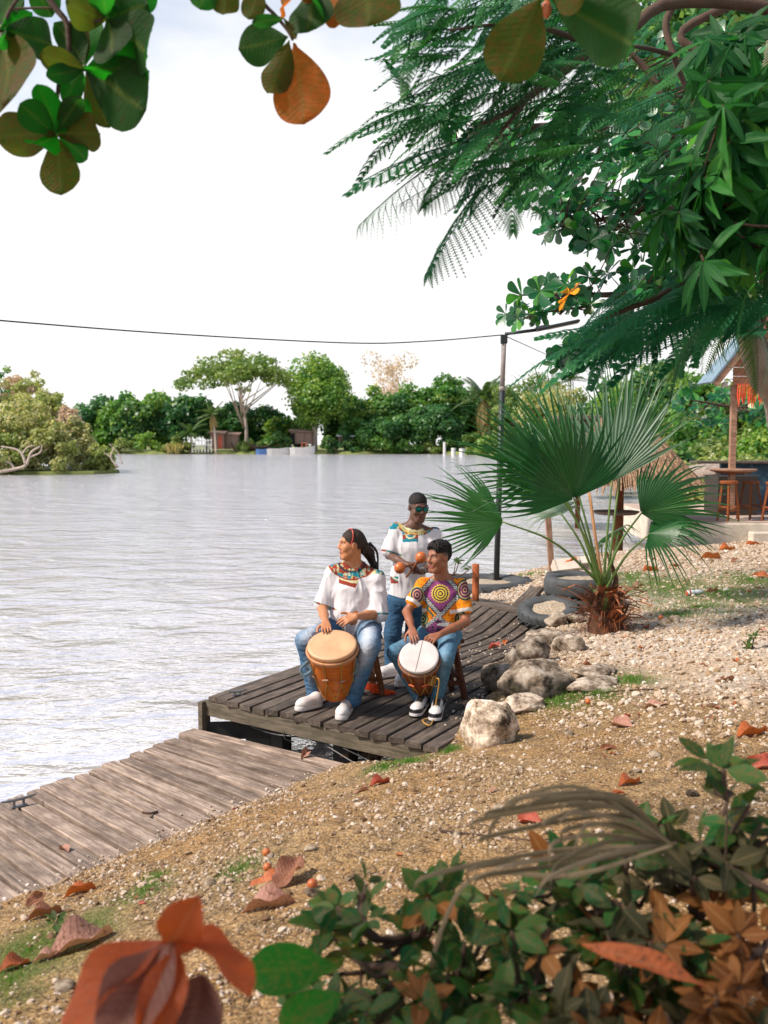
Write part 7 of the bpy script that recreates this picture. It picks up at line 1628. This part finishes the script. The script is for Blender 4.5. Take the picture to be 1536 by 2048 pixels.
for b, t_, mt in (((60, -90), (20, 60), D_), ((110, -80), (200, 60), D_), ((20, -80), (-60, 60), G_), ((240, -100), (180, 30), G_), ((320, -90), (350, 20), D_)): near_leaf(r1_, Z(*b), Z(*t_), YA + .15, mt, 1.3)
cs_ = []; q9 = np.random.default_rng(12)
for _ in range(230): cs_.append(np.array([q9.uniform(-4.6, 3.4), q9.uniform(-3.4, 1.7), q9.uniform(4.9, 6.4)]))
pos = np.repeat(np.array(cs_), 7, 0) + q9.normal(0, .03, (230*7, 3)); dd = rdir(len(pos), q9)*[1, 1, .5]; tag(scatter('obovate', pos, dd, rdir(len(pos), q9)*.4 + [0, 0, 1], q9.uniform(.2, .3, len(pos)), 'crown_foliage', ma_green, r1_), kind='stuff')
m = MB(); g0 = np.array([-1.2, -2.6, gz(-1.2, -1.9) - .2]); m.tube(curve([g0, g0 + [.1, .1, 2.0], [-1.1, -2.0, 4.6]], 10), np.linspace(.2, .13, 10), 12)
for e_ in ([-3.6, -.5, 5.4], [-1.6, .9, 5.5], [.6, 1.0, 5.7], [2.4, -.6, 5.6], [1.8, -2.6, 5.6], [-3.5, -2.8, 5.6]): m.tube(curve([[-1.1, -2.0, 4.5], [(-1.1 + e_[0])/2, (-2 + e_[1])/2, 5.0], e_], 8), np.linspace(.09, .02, 8), 8)
m.tube(curve([[-1.6, .9, 5.5], [-1.6, 2.6, 5.6], P(60, -80, YA)], 8), np.linspace(.02, .012, 8), 7); m.tube(curve([[.6, 1.0, 5.7], [-.2, 2.6, 5.6], P(500, -50, YA)], 8), np.linspace(.02, .01, 8), 7)
wobj('trunk', m.mesh('t', True), bark_brown, r1_)
r2_ = empty('almond_branch', P(560, -30, YA), 'sea almond twig at the top centre with one big orange leaf pointing down', 'branch')
m = MB(); m.tube(curve([P(a, b, YA) for a, b in ((500, -50), (524, 2), (552, 32), (575, 60), (586, 80))], 12), np.linspace(.009, .006, 12), 7); wobj('twig', m.mesh('t', True), bark_brown, r2_)
for k, (b, t_, mt, wf, v) in enumerate([((1128, 165), (1182, 490), ma_orange, 1.35, 0), ((1112, 155), (1042, 370), O_, 1.1, 1), ((1105, 140), (925, 195), D_, 1.45, 0), ((1095, 70), (965, 88), D_, .7, 2), ((1085, 65), (1148, 155), O_, .5, 1), ((1000, -70), (958, 85), O_, 1.1, 0), ((870, -110), (858, 78), O_, 1.2, 1), ((800, -90), (768, 42), G_, 1.2, 2), ((1200, -60), (1195, 142), D_, 1.55, 0), ((1275, -40), (1290, 112), ma_orange, .9, 2), ((1075, -30), (1128, 66), ma_orange, .8, 1), ((1130, -70), (1205, 8), ma_orange, 1, 0), ((1395, -120), (1425, 130), O_, 1.55, 0), ((1230, -60), (1150, 60), G_, 1.0, 1)]):
    near_leaf(r2_, Z(*b), Z(*t_), YA, mt, wf, v)
r3_ = empty('almond_branch', P(1095, -30, 3.7), 'two large olive almond leaves and a bud hanging at the top right of centre', 'branch')
m = MB(); m.tube([P(1092, -60, 3.7), P(1093, 8, 3.7)], .008, 7); wobj('twig', m, bark_brown, r3_)
near_leaf(r3_, (1082, -8), (997, 168), 3.7, O_, 1.25, 0, .02); near_leaf(r3_, (1104, -2), (1296, 104), 3.7, D_, 1.05, 1, -.1); near_leaf(r3_, (1090, -60), (1180, -10), 3.7, O_, 1.2, 2)
m = MB(); m.lathe([(.001, -.035), (.014, -.025), (.02, 0), (.013, .022), (.001, .035)], P(1093, 18, 3.7), n=12, caps=False); wobj('bud', m.mesh('b', True), m_fruit, r3_)
# ================================================================= FEATHERY TREE (flamboyant)
m_fea = m_leaf('feathery_dark_green', [(0, (.010, .085, .022)), (.5, (.016, .125, .030)), (1, (.04, .18, .035))], .30, .5)
m_fea2 = m_leaf('feathery_teal_green', [(0, (.012, .105, .042)), (.5, (.018, .145, .052)), (1, (.035, .19, .055))], .30, .5)
def bip(npin=15, pl=.17, nl=9, droop=.25, sag=.3, seed=0, lw=.016, ll=.034, core=.013):
    q = np.random.default_rng(seed); m = MB(); m.tube([(0, y, -droop*y*y) for y in np.linspace(0, 1, 7)], np.linspace(.009, .003, 7), 3); V = []; F = []
    for i in range(npin):
        y = .10 + .9*i/(npin - 1); w = pl*(math.sin(math.pi*min(.93, y*.8 + .16))**.7)*q.uniform(.85, 1.15)
        for s_ in (-1, 1):
            b = np.array([0, y, -droop*y*y]); d = nrm([s_*(1 - .35*y), .42 + .75*y**3, -.1]); 
            for j in range(nl):
                t_ = (j + .6)/nl; c = b + d*w*t_ - np.array([0, 0, sag*w*t_*t_]); pd = nrm(np.cross(d, [0, 0, 1])); l_ = ll*math.sin(math.pi*(.18 + .74*t_))
                for s2 in (-1, 1):
                    k = len(V); e = c + (pd*s2 + d*.35)*l_; V += [c - d*lw*.5, c + d*lw*.5, e + d*lw*.35, e - d*lw*.45]; F.append((k, k + 1, k + 2, k + 3))
            k = len(V); e = b + d*w - [0, 0, sag*w]; z_ = nrm(np.cross(d, [0, 0, 1]))*core; mid = b + d*w*.5 - [0, 0, sag*w*.25]; V += [b - z_*.5, b + z_*.5, mid + z_, mid - z_, e - z_*.3, e + z_*.3]; F.append((k, k + 1, k + 2, k + 3)); F.append((k + 3, k + 2, k + 5, k + 4))
    F = [f for f in F if len(set(f)) == 4] + []
    m.add(np.array(V), F); return m.mesh('frond')
fea = [bip(seed=1), bip(17, .15, 8, .4, .4, 2), bip(13, .21, 10, .15, .25, 3)]; feal = [bip(14, .30, 16, .12, .8, 4, .013, .026, .004), bip(15, .27, 15, .16, .9, 5, .013, .026, .004)]
fea2 = [bip(seed=6), bip(16, .19, 9, .35, .35, 7)]
for x in fea + feal: x.materials.append(m_fea)
for x in fea2: x.materials.append(m_fea2)
def frond(root, b, t_, Yb, Yt, me, roll=0.0, name='frond'):
    pb_ = P(b[0], b[1], Yb); pt_ = P(t_[0], t_[1], Yt); d = pt_ - pb_; L = np.linalg.norm(d); d = nrm(d); up = np.array([math.sin(roll), qa.normal(0, .25) - .35, math.cos(roll)]); x = nrm(np.cross(d, up)); return inst(name, me, mat4(pb_, np.stack([x, d, np.cross(x, d)], 1), L), root)
ft = empty('feathery_tree', (5.6, 6.0, gz(5.6, 6.0)), 'feathery dark green flamboyant tree hanging in from the upper right', 'tree')
m = MB()
ZR = lambda a, b: (640 + a*.5833, b*.5833)
for pts, Y0, Y1, w in (([(1700, 60), (1500, 10), (1334, 8), (1260, 60), (1191, 96), (1124, 146), (1060, 192), (1013, 226), (960, 250)], 6.4, 5.2, (.045, .010)), ([(1560, -30), (1369, 58), (1400, 110), (1412, 150), (1418, 190)], 7.2, 7.0, (.034, .02)), ([(1400, -40), (1334, 35), (1348, 111), (1370, 170), (1392, 216)], 6.6, 6.4, (.026, .015)), ([(1348, 111), (1290, 96), (1230, 90)], 6.5, 6.0, (.018, .008)),
                        ([(1191, 96), (1100, 60), (1000, 50), (900, 60)], 5.8, 5.0, (.02, .006)), ([(1700, 500), (1500, 540), (1400, 560), (1300, 600), (1200, 640)], 6.6, 5.6, (.05, .008)), ([(1060, 192), (980, 290), (930, 330)], 5.4, 5.0, (.012, .005))):
    n_ = len(pts); c_ = curve([P(a, b, Y0 + (Y1 - Y0)*i/(n_ - 1)) for i, (a, b) in enumerate(pts)], 24); m.tube(c_, np.linspace(w[0], w[1], 24), 7)
wobj('branch', m.mesh('b', True), bark_brown, ft)
m = MB(); g0 = np.array([5.6, 6.0, gz(5.6, 6.0) - .2]); m.tube(curve([g0, g0 + [-.1, .1, 2.2], P(1700, 500, 6.6), P(1700, 60, 6.4)], 14), np.linspace(.22, .08, 14), 12); wobj('trunk', m.mesh('t', True), bark_grey, ft)
hand = [((865, 205), (652, 236)), ((850, 228), (703, 286)), ((900, 118), (770, 92)), ((905, 60), (788, 28)), ((890, 150), (785, 162)), ((900, 290), (697, 343)), ((880, 178), (722, 196)), ((930, 20), (800, -10)), ((930, 100), (790, 120)), ((900, 240), (740, 262)), ((930, 190), (800, 225)), ((960, 310), (760, 330)), ((940, 60), (830, 75))]
for k, (b, t_) in enumerate(hand): frond(ft, b, t_, 5.1, 4.9 + qa.uniform(-.15, .15), fea[k % 3], qa.normal(0, .25))
for k, (b, t_) in enumerate([((905, 305), (708, 418)), ((985, 355), (845, 512)), ((965, 330), (800, 380)), ((1010, 330), (1030, 440)), ((1040, 300), (1090, 410)), ((990, 300), (930, 400)), ((930, 320), (850, 395))]): frond(ft, b, t_, 5.2, 5.0, feal[k % 2], qa.normal(0, .2))
nf = 0
for k in range(215):
    while True:
        px, py = qa.uniform(800, 1260), qa.uniform(-60, 380)
        if ((px - 1010)/230)**2 + ((py - 120)/235)**2 < 1 and qa.random() < 1.15 - .3*(py > 260): break
    a = R(qa.normal(188, 32)); Lp = qa.uniform(95, 190); Y = qa.uniform(4.9, 6.6); frond(ft, (px - math.cos(a)*Lp*.5, py + math.sin(a)*Lp*.3), (px + math.cos(a)*Lp*.5, py - math.sin(a)*Lp*.5 + 10), Y, Y + qa.normal(0, .12), (feal if qa.random() < .14 and py > 120 else fea)[qa.integers(2)], qa.normal(0, .35))
for k in range(110):
    px, py = qa.uniform(1080, 1560), qa.uniform(575, 735)
    if px < 1200 and (py < 640 + (1200 - px)*.4 or qa.random() < .6): continue
    if px > 1370 and py > 655 or px <= 1370 and py > 692: continue
    a = R(qa.normal(192, 28)); Lp = qa.uniform(120, 210); Lp *= .8 if px > 1330 else 1; Y = qa.uniform(5.4, 7.4); frond(ft, (px - math.cos(a)*Lp*.5, py + math.sin(a)*Lp*.3 - 8), (px + math.cos(a)*Lp*.5, py - math.sin(a)*Lp*.5 + 14), Y, Y + qa.normal(0, .15), fea2[qa.integers(2)], qa.normal(0, .35))
for k in range(150):
    px, py = qa.uniform(1050, 1560), qa.uniform(-60, 330); a = R(qa.normal(200, 40)); Lp = qa.uniform(90, 160); Y = qa.uniform(7.6, 9.5); frond(ft, (px - math.cos(a)*Lp*.5, py), (px + math.cos(a)*Lp*.5, py + Lp*.3), Y, Y, fea[qa.integers(3)], qa.normal(0, .4))
# ================================================================= GLOSSY ALMOND TREE (mid distance)
m_gl = m_leaf('glossy_almond_green', [(0, (.008, .065, .024)), (.4, (.012, .11, .034)), (.8, (.022, .16, .038)), (.93, (.06, .26, .03)), (1, (.12, .32, .03))], .30, .30, spec=.6)
m_glo = m_leaf('orange_almond_leaf', [(0, (.75, .24, .03)), (1, (.80, .34, .05))], .4, .4)
def rosette_tree(name, lab, centres, mats, kind, Lr, nl, spread, parts=300, droop=.0, cat='tree', hi=None, branches=(), base=None, sticks=True, keep=None):
    """rosettes of leaves at twig ends; the largest leaves in view are parts of their own"""
    root = empty(name, base if base is not None else centres[0][0], lab, cat)
    pos = []; dr = []; up = []; sz = []; mi = []
    for c, ax, s_, mk in centres:
        n = nl + qa.integers(-1, 3); ph = qa.uniform(0, 6.28); B = basis(ax)
        for j in range(n):
            a = ph + j*2.4; el = qa.uniform(*spread); d = B[:, 2]*math.sin(el) + (B[:, 0]*math.cos(a) + B[:, 1]*math.sin(a))*math.cos(el) - np.array([0, 0, droop*qa.uniform(.5, 1.5)]); d = nrm(d)
            pos.append(c + d*.01); dr.append(d); up.append(B[:, 2] + qa.normal(0, .25, 3)); sz.append(s_*qa.uniform(*Lr)); mi.append(mk)
    pos = np.array(pos); dr = np.array(dr); up = np.array(up); sz = np.array(sz); mi = np.array(mi)
    if keep is not None:
        px, py = proj(pos + dr*sz[:, None]*.5); k_ = keep(px, py); pos, dr, up, sz, mi = pos[k_], dr[k_], up[k_], sz[k_], mi[k_]
    px, py = proj(pos); vis = (px > -20) & (px < 1560) & (py > -20) & (py < 2070); appar = np.where(vis, sz/pos[:, 1], 0); order = np.argsort(-appar); x, y, z = frames(dr, up)
    meshes = []
    for mt in mats:
        me = (leaf_hi(kind, 'leaf', .35, .14, .05, 3, .1, n=7) if hi else leaf_mesh(kind)); me.materials.append(mt); meshes.append(me)
    for i in order[:parts]: inst('leaf', meshes[mi[i]], mat4(pos[i], np.stack([x[i], y[i], z[i]], 1), sz[i]), root)
    rest = order[parts:]
    for k, mt in enumerate(mats):
        rr = rest[mi[rest] == k]
        if len(rr): tag(scatter(kind, pos[rr], dr[rr], up[rr], sz[rr], 'foliage', mt, root), kind='stuff')
    if branches:
        m = MB()
        for pts, w in branches: m.tube(curve(pts, 18), np.linspace(w[0], w[1], 18), 7)
        if sticks:
            bp = np.concatenate([curve(pts, 30) for pts, w in branches])
            for c, ax, s_, mk in centres[::1]:
                i = np.argmin(((bp - c)**2).sum(1)); m.tube(curve([bp[i], (bp[i] + c)/2 + [0, 0, -.05], c], 5), [.014, .011, .009, .007, .006], 4)
        wobj('branches', m.mesh('b', True), bark_brown, root)
    return root
cs = []
def addc(n, x0, x1, y0, y1, Y0, Y1, test=None, mk=lambda: 0, s_=1.0, left=-.5):
    k = 0; tries = 0
    while k < n and tries < n*60:
        tries += 1; px, py = qa.uniform(x0, x1), qa.uniform(y0, y1)
        if test is not None and not test(px, py): continue
        c = P(px, py, qa.uniform(Y0, Y1)); cs.append((c, nrm([left + qa.normal(0, .4), -.35 + qa.normal(0, .4), .5 + qa.normal(0, .4)]), s_, mk())); k += 1
oc = lambda: int(qa.random() < .010)
addc(150, 880, 1380, 190, 510, 11.5, 14, lambda x, y: ((x - 1210)/200)**2 + ((y - 345)/150)**2 < 1 or (x < 1060 and abs(y - (270 + (x - 880)*.25)) < 50), oc)
addc(36, 1100, 1340, 380, 500, 11.5, 13, lambda x, y: y < 505 - (1180 - x)*.5, oc)
addc(30, 1030, 1380, 530, 600, 11.5, 13, lambda x, y: y > 582 - (x - 1010)*.18 and y < 600, oc)
addc(17, 1010, 1240, 590, 660, 11.8, 12.6, lambda x, y: abs(y - (636 - (x - 1010)*.17)) < 8, oc, .85)
addc(15, 1120, 1270, 665, 735, 11.8, 12.6, lambda x, y: abs(y - (722 - (x - 1110)*.40)) < 16, oc)
addc(90, 1240, 1560, 380, 640, 12.5, 15, None, oc); addc(50, 1180, 1560, 60, 260, 12.5, 15, None, oc)
br = [([P(1620, 700, 14), P(1500, 480, 13.5), P(1380, 330, 13), P(1200, 260, 12.6), P(1000, 260, 12.2), P(900, 290, 12)], (.14, .012)), ([P(1500, 480, 13.5), P(1350, 420, 13), P(1200, 440, 12.5), P(1130, 450, 12.2)], (.06, .012)), ([P(1600, 640, 14), P(1400, 590, 13), P(1200, 590, 12.3), P(1040, 590, 12)], (.08, .010)), ([P(1400, 590, 13), P(1200, 610, 12.3), P(1020, 634, 12.1)], (.03, .008)), ([P(1300, 620, 13), P(1200, 680, 12.3), P(1120, 720, 12.1)], (.03, .008)), ([P(1380, 330, 13), P(1300, 150, 13), P(1200, 60, 13)], (.07, .02))]
gb_ = np.array([7.2, 15.0, .8])
br.append(([gb_ - [0, 0, .3], gb_ + [-.3, -.3, 1.6], P(1620, 700, 14), P(1600, 640, 14)], (.18, .13)))
rosette_tree('glossy_almond_tree', 'glossy broad leaved almond tree behind the feathery fronds above the lamp post', cs, [m_gl, m_glo], 'obovate', (.15, .24), 7, (-.1, .8), 300, .15, branches=br, base=gb_)
# ================================================================= MANGO-LIKE LEAVES at the right edge
m_mg = m_leaf('long_leaf_green', [(0, (.007, .055, .014)), (.5, (.012, .090, .016)), (.9, (.030, .16, .022)), (1, (.07, .22, .03))], .36, .55, spec=.2, veins=(.05, .18, .03))
cs = []; addc(70, 1370, 1580, 150, 560, 5.0, 6.4, lambda x, y: x > 1330 + abs(y - 380)*.35, lambda: 0, 1.0, -.8); addc(14, 1330, 1420, 320, 470, 5.2, 5.8, None, lambda: 0, 1.0, -.9); addc(16, 1400, 1580, 60, 200, 5.6, 6.6, None, lambda: 0, 1.0, -.6)
br = [([P(1720, 200, 6.4), P(1560, 250, 6), P(1450, 330, 5.7), P(1380, 400, 5.5)], (.05, .01)), ([P(1700, 400, 6.4), P(1560, 420, 6), P(1460, 470, 5.8)], (.04, .01))]
rosette_tree('mango_tree', 'tree with long narrow drooping green leaves at the upper right edge', cs, [m_mg], 'lance', (.20, .33), 9, (-.5, .5), 300, .55, branches=br + [([np.array([4.6, 6.6, .8]), np.array([4.4, 6.5, 2.6]), P(1720, 300, 6.4), P(1720, 200, 6.4)], (.12, .05))], base=np.array([4.6, 6.6, .8]), hi=True)
# ================================================================= COCONUT PALM at the right edge
m_cp = m_leaf('coconut_frond', [(0, (.035, .085, .018)), (.5, (.07, .12, .022)), (1, (.16, .17, .04))], .35); m_cpd = m_leaf('dry_coconut_frond', [(0, (.15, .13, .035)), (.6, (.22, .17, .05)), (1, (.34, .17, .03))], .3)
cp = empty('leaning_palm', P(1600, 930, 8.2), 'leaning grey palm trunk with shaggy fronds at the right edge before the shelter', 'palm tree')
tp = P(1482, 600, 7.6); tb_ = np.array([P(1610, 960, 8.6)[0], 8.6, .75]); m = MB(); cc_ = curve([tb_, P(1566, 860, 8.2), P(1518, 740, 7.9), tp], 26); m.tube(cc_, np.linspace(.125, .085, 26)*(1 + .06*np.sin(np.arange(26)*2.2)), 14); wobj('trunk', m.mesh('t', True), bark_grey, cp)
pm = [pinnate(46, 1, .24, .016, d_, s_, 20 + k, .008) for k, (d_, s_) in enumerate(((.3, .6), (.55, .9), (.8, 1.3)))]; pmd = [pinnate(52, 1, .13, .008, .3, 3.4, 30, .006), pinnate(52, 1, .12, .008, .5, 3.8, 31, .006)]
for x in pm: x.materials.append(m_cp)
for x in pmd: x.materials.append(m_cpd)
for k, (b, t_, Yb, Yt, d_) in enumerate([((1482, 600), (1330, 560), 7.6, 7.2, 0), ((1482, 600), (1400, 650), 7.6, 7.2, 0), ((1482, 600), (1560, 560), 7.6, 7.4, 0), ((1482, 600), (1570, 690), 7.6, 7.0, 0), ((1482, 600), (1430, 500), 7.6, 8.0, 0), ((1482, 600), (1300, 660), 7.6, 8.2, 0), ((1560, 90), (1480, 460), 5.4, 5.3, 1), ((1545, 60), (1500, 330), 5.4, 5.3, 1)]):
    frond(cp, b, t_, Yb, Yt, (pmd if d_ else pm)[k % 2], qa.normal(0, .3))
m = MB()
for k in range(60): p0_ = tp + qa.normal(0, .12, 3)*[1, 1, .6] + [0, 0, -.05]; L = qa.uniform(.15, .42); m.tube([p0_, p0_ + [qa.normal(0, .05), qa.normal(0, .04), -L*.5], p0_ + [qa.normal(0, .1), qa.normal(0, .06), -L]], [.006, .005, .001], 3)
tag(wobj('hanging_strips', m, m_fol_dark, cp), kind='stuff')
# small leafy branch by the shelter post
cs = []; addc(46, 1355, 1560, 780, 850, 24.5, 27, lambda x, y: abs(y - 815) < 34, lambda: 0)
rosette_tree('low_almond_branch', 'bright leafy low branch behind the shelter post, left of the red fringe', cs, [m_gl], 'obovate', (.17, .28), 7, (-.1, .7), 200, .1, cat='branch', branches=[([P(1640, 790, 26), P(1500, 815, 25.5), P(1380, 800, 25)], (.06, .02))])
# dark top corner mass
tree('dark_leafy_tree', 'dense dark small leaved tree filling the upper right corner behind the branches', 1440, -160, 290, 17, m_fol_dark, nleaf=9000, leaf=.16, blobs=60, seed=300, shape='round', z0=.8, low=.62, bark=bark_brown, tw=.2, trunkpx=1640)
# ================================================================= FOREGROUND BUSH (lower right)
m_bg = m_leaf('bush_leaf_green', [(0, (.008, .055, .014)), (.5, (.014, .085, .016)), (1, (.035, .12, .02))], .3, .55, spec=.22, veins=(.14, .11, .025), brown=(.16, .075, .02), bfac=.3)
m_bo = m_leaf('bush_leaf_olive', [(0, (.030, .032, .012)), (.5, (.050, .046, .018)), (1, (.085, .070, .032))], .2, .65, spec=.2, veins=(.22, .15, .07)); m_bb = m_leaf('bush_leaf_orange', [(0, (.12, .040, .010)), (.5, (.20, .070, .016)), (1, (.27, .11, .03))], .2, .65, spec=.2, veins=(.4, .2, .08))
cs = []
def top_edge(x): return float(np.interp(x, [540, 640, 720, 800, 900, 1000, 1100, 1200, 1300, 1400, 1440, 1536], [1960, 1800, 1770, 1790, 1760, 1730, 1700, 1690, 1640, 1600, 1580, 1590]))
def bmat(px, py):
    u = qa.random()
    if px > 1400 and py > 1780: return 2 if u < .75 else 1
    if px > 1280 and py < 1800: return 1 if u < .6 else 0
    if py > 1980 and px > 1100: return 2 if u < .4 else 1
    return 0 if u < .80 else (1 if u < .92 else 2)
n = 0
while n < 195:
    px, py = qa.uniform(560, 1560), qa.uniform(1580, 2120)
    if py < top_edge(px) + 16: continue
    if px < 760 and qa.random() < .35: continue
    dep = (py - top_edge(px))/(2100 - top_edge(px)); Y = 2.9 - .55*dep + qa.uniform(-.12, .15); c = P(px, py, Y); c[2] = max(c[2], gz(c[0], c[1]) + .03)
    cs.append((c, nrm([qa.normal(0, .45), -.35 + qa.normal(0, .4), .8]), 1.0, bmat(px, py))); n += 1
br = []
for k in range(26):
    i = qa.integers(len(cs)); c = cs[i][0]; g = np.array([c[0] + qa.uniform(-.1, .2), c[1] + qa.uniform(-.1, .2), 0]); g[2] = gz(g[0], g[1]) - .03; j = cs[qa.integers(len(cs))][0]; br.append(([g, (g + c)/2 + qa.normal(0, .04, 3), c], (.007, .003)))
rosette_tree('leafy_bush', 'low leafy bush with green, olive and orange leaves in the lower right foreground', cs, [m_bg, m_bo, m_bb], 'ovate', (.055, .115), 5, (-.2, .7), 300, .1, cat='bush', hi=True, branches=br, base=np.array([1.0, 2.5, gz(1.0, 2.5)]))
# stray sprig and small seedling plants
for (px, py, n, lab, s_) in ((722, 1790, 3, 'small green leafy shoot at the left end of the bush', .9), (118, 1868, 2, 'small green seedling beside the grass at the lower left', .55), (1102, 1283, 1, 'single bright green leaf standing between the pale rocks', .8), (1500, 1300, 3, 'small green seedling at the right edge in the gravel', .9), (900, 1132, 5, 'small leafy weed growing behind the man in the patterned shirt', .9), (1455, 1585, 3, 'leafy tip with brownish leaves at the right above the bush', 1.4)):
    if px == 900: g = P(905, 1150, 13.8)
    elif px in (722, 1455): g = P(px, py, 2.75)
    else: g = GG(px, py)
    cs = [(g + qa.normal(0, .03*n**.5*(1 + 1.2*(px == 900)), 3)*[1, 1, 1.0] + [0, 0, .03], nrm([qa.normal(0, .4), -.3, .8]), 1.0, 0) for _ in range(n)]
    gg = np.array([g[0], g[1], gz(g[0], g[1])]) if px != 900 else np.array([g[0], g[1], .35])
    rosette_tree('small_plant', lab, cs, [m_bg], 'ovate', (.05*s_ + .01, .08*s_ + .02), 5, (0, .8), 40, .05, cat='plant', branches=[([gg - [0, 0, .02], (gg + g)/2, g], (.005, .003))], base=gg)
# dead fan frond arching over
m_df = m_leaf('dead_frond_brown', [(0, (.10, .075, .040)), (.5, (.17, .125, .07)), (1, (.26, .19, .12))], .12, .8)
df = empty('dead_palm_frond', P(1350, 1700, 2.75), 'dry grey brown fan palm leaf arching over the bush in the foreground', 'palm leaf')
def blade(root, pts, w, mat, name='blade', n=12):
    c_ = curve(pts, n); tdir = np.gradient(c_, axis=0); V = []; md = []
    for i, (p, t1) in enumerate(zip(c_, tdir)):
        s_ = nrm(np.cross(t1, [0, -1, .4])); ww = w*min(1, (n - 1 - i)/5 + .02)*(.6 + .4*min(1, i/3)); V += [p - s_*ww, p + np.array([0, -.3, 1])*ww*.35, p + s_*ww]; md += [1, .3, 1]
    F = [(3*i + j, 3*i + j + 1, 3*i + j + 4, 3*i + j + 3) for i in range(n - 1) for j in (0, 1)]
    return wobj(name, fastmesh(name, V, [np.array(F)], None, False, {'rnd': np.full(len(V), qa.uniform(0, .9)), 'mid': md}), mat, root)
hub = (1345, 1690)
for k, (mx_, my_, ex, ey) in enumerate([(1240, 1630, 990, 1665), (1230, 1610, 985, 1640), (1220, 1600, 1000, 1615), (1230, 1590, 1040, 1600), (1240, 1600, 1080, 1595), (1230, 1615, 1110, 1630), (1240, 1640, 1140, 1630), (1240, 1650, 1150, 1660), (1220, 1670, 1130, 1690), (1230, 1680, 1120, 1720), (1250, 1660, 1170, 1655), (1250, 1700, 1100, 1745), (1255, 1625, 1150, 1600), (1200, 1700, 1010, 1720), (1190, 1712, 960, 1730), (1180, 1722, 980, 1745), (1120, 1700, 850, 1752)]):
    blade(df, [P(*hub, 2.75), P(mx_, my_, 2.65 + qa.uniform(-.05, .05)), P(ex + qa.uniform(-20, 20), ey + qa.uniform(-6, 10), 2.5 + qa.uniform(-.08, .08)), P(ex - 25 + qa.uniform(-20, 10), ey + qa.uniform(20, 60), 2.48)], .0062, m_df, n=16)
for pts in ([(1345, 1690), (1150, 1750), (960, 1750), (890, 1840), (850, 1990), (846, 2060)], [(1345, 1690), (1180, 1580), (1060, 1588), (985, 1650), (975, 1720)]): blade(df, [P(a, b, 2.62) for a, b in pts], .006, m_df, n=20)
m = MB(); m.tube(curve([P(1345, 1690, 2.75), P(1420, 1720, 2.7), P(1560, 1790, 2.6)], 8), .011, 7); wobj('leaf_stem', m, bark_brown, df)
# orange leaf blade and big green leaf lying in the bush
def single(lab, b, t_, Yb, Yt, kind, bend, mat, wf, name='fallen_leaf', up=(0, -.6, .8), seed=3, twist=.2, cat='leaf', root=None, wave=.08):
    me = leaf_hi(kind, name, bend, .2, wave, seed, twist, n=16, ragged=.12); me.materials.append(mat); pb_, pt_ = P(*b, Yb), P(*t_, Yt); d = nrm(pt_ - pb_); L = np.linalg.norm(pt_ - pb_)*(1 + .10*abs(bend)); x = nrm(np.cross(d, up)); z = np.cross(x, d)
    if bend: d2 = nrm(d*math.cos(bend/2) + z*math.sin(bend/2)); z = np.cross(x, d2); d = d2
    o = inst(name, me, mat4(pb_, np.stack([x*wf, d, z], 1), L), root)
    return tag(o, lab, cat) if root is None else o
single('long orange blade shaped leaf caught in the foreground bush', (1165, 1888), (1405, 1968), 2.35, 2.3, 'lance', .3, m_dl[0], .9)
m_bigg = m_alm('big_leaf_green', (.015, .09, .012), (.02, .12, .015), (.12, .09, .02), .35, (.03, .30, .02), .3)
single('big green almond leaf lying left of the foreground bush', (672, 1932), (494, 1945), 2.5, 2.45, 'obovate', .3, m_bigg, 1.0, up=(0, -.75, .6))
single('dark green rusty leaf at the bottom edge under the big green leaf', (690, 1985), (560, 2060), 2.45, 2.4, 'obovate', .3, m_bigg, 1.1, up=(0, -.8, .6))
# orange dry leaves standing up at the lower left
m_or = m_leaf('dry_orange_leaf', [(0, (.32, .055, .007)), (.5, (.38, .068, .009)), (1, (.26, .042, .008))], .32, .6, tcol=(.50, .09, .01), veins=(.35, .12, .04), brown=(.22, .06, .02), ribs=True); m_ma = m_leaf('dry_mauve_leaf', [(0, (.15, .050, .030)), (1, (.19, .065, .04))], .12, .6, veins=(.38, .2, .14), ribs=True); m_dr = m_leaf('dry_dark_leaf', [(0, (.10, .030, .018)), (1, (.14, .045, .025))], .12, .6, veins=(.2, .08, .05), ribs=True)
dlv = empty('dry_leaf_sprig', P(345, 1890, 1.95), 'sprig of large dry orange leaves standing up in the lower left foreground', 'leaves')
YL = 1.95
for (b, t_, Yb, Yt, kd, bd, mt, wf, up, sd_, tw) in (((338, 1895), (398, 1795), YL, YL - .05, 'wide', .35, m_or, .85, (.2, -.9, .3), 1, .2), ((330, 1880), (150, 2100), YL, YL - .12, 'wide', 1.0, m_or, .75, (-.5, -.6, .7), 2, -.3), ((345, 1885), (215, 2120), YL - .02, YL - .2, 'wide', .5, m_ma, .72, (-.3, -.9, .2), 3, .25),
        ((352, 1880), (492, 1985), YL, YL - .08, 'wide', 1.15, m_or, .62, (.4, -.4, .9), 4, .4), ((352, 1870), (480, 1925), YL + .04, YL + .02, 'ovate', .7, m_or, .9, (.3, -.3, .9), 6, .3), ((405, 1950), (360, 2140), YL - .03, YL - .15, 'wide', .4, m_dr, .95, (.1, -.95, .2), 5, -.2), ((360, 1900), (280, 2120), YL - .04, YL - .2, 'ovate', .5, m_or, .8, (0, -.9, .2), 7, .3)):
    single('', b, t_, Yb, Yt, kd, bd, mt, wf, 'leaf', up, sd_, tw, root=dlv)
m = MB(); c0 = P(350, 1885, YL); m.tube(curve([[c0[0] + .05, c0[1] + .1, gz(c0[0], c0[1] + .1) - .05], c0 + [.03, .04, -.35], P(352, 1930, YL), c0], 10), [.009, .009, .008, .008, .007, .007, .006, .006, .005, .005], 7); wobj('stem', m.mesh('s', True), bark_brown, dlv)
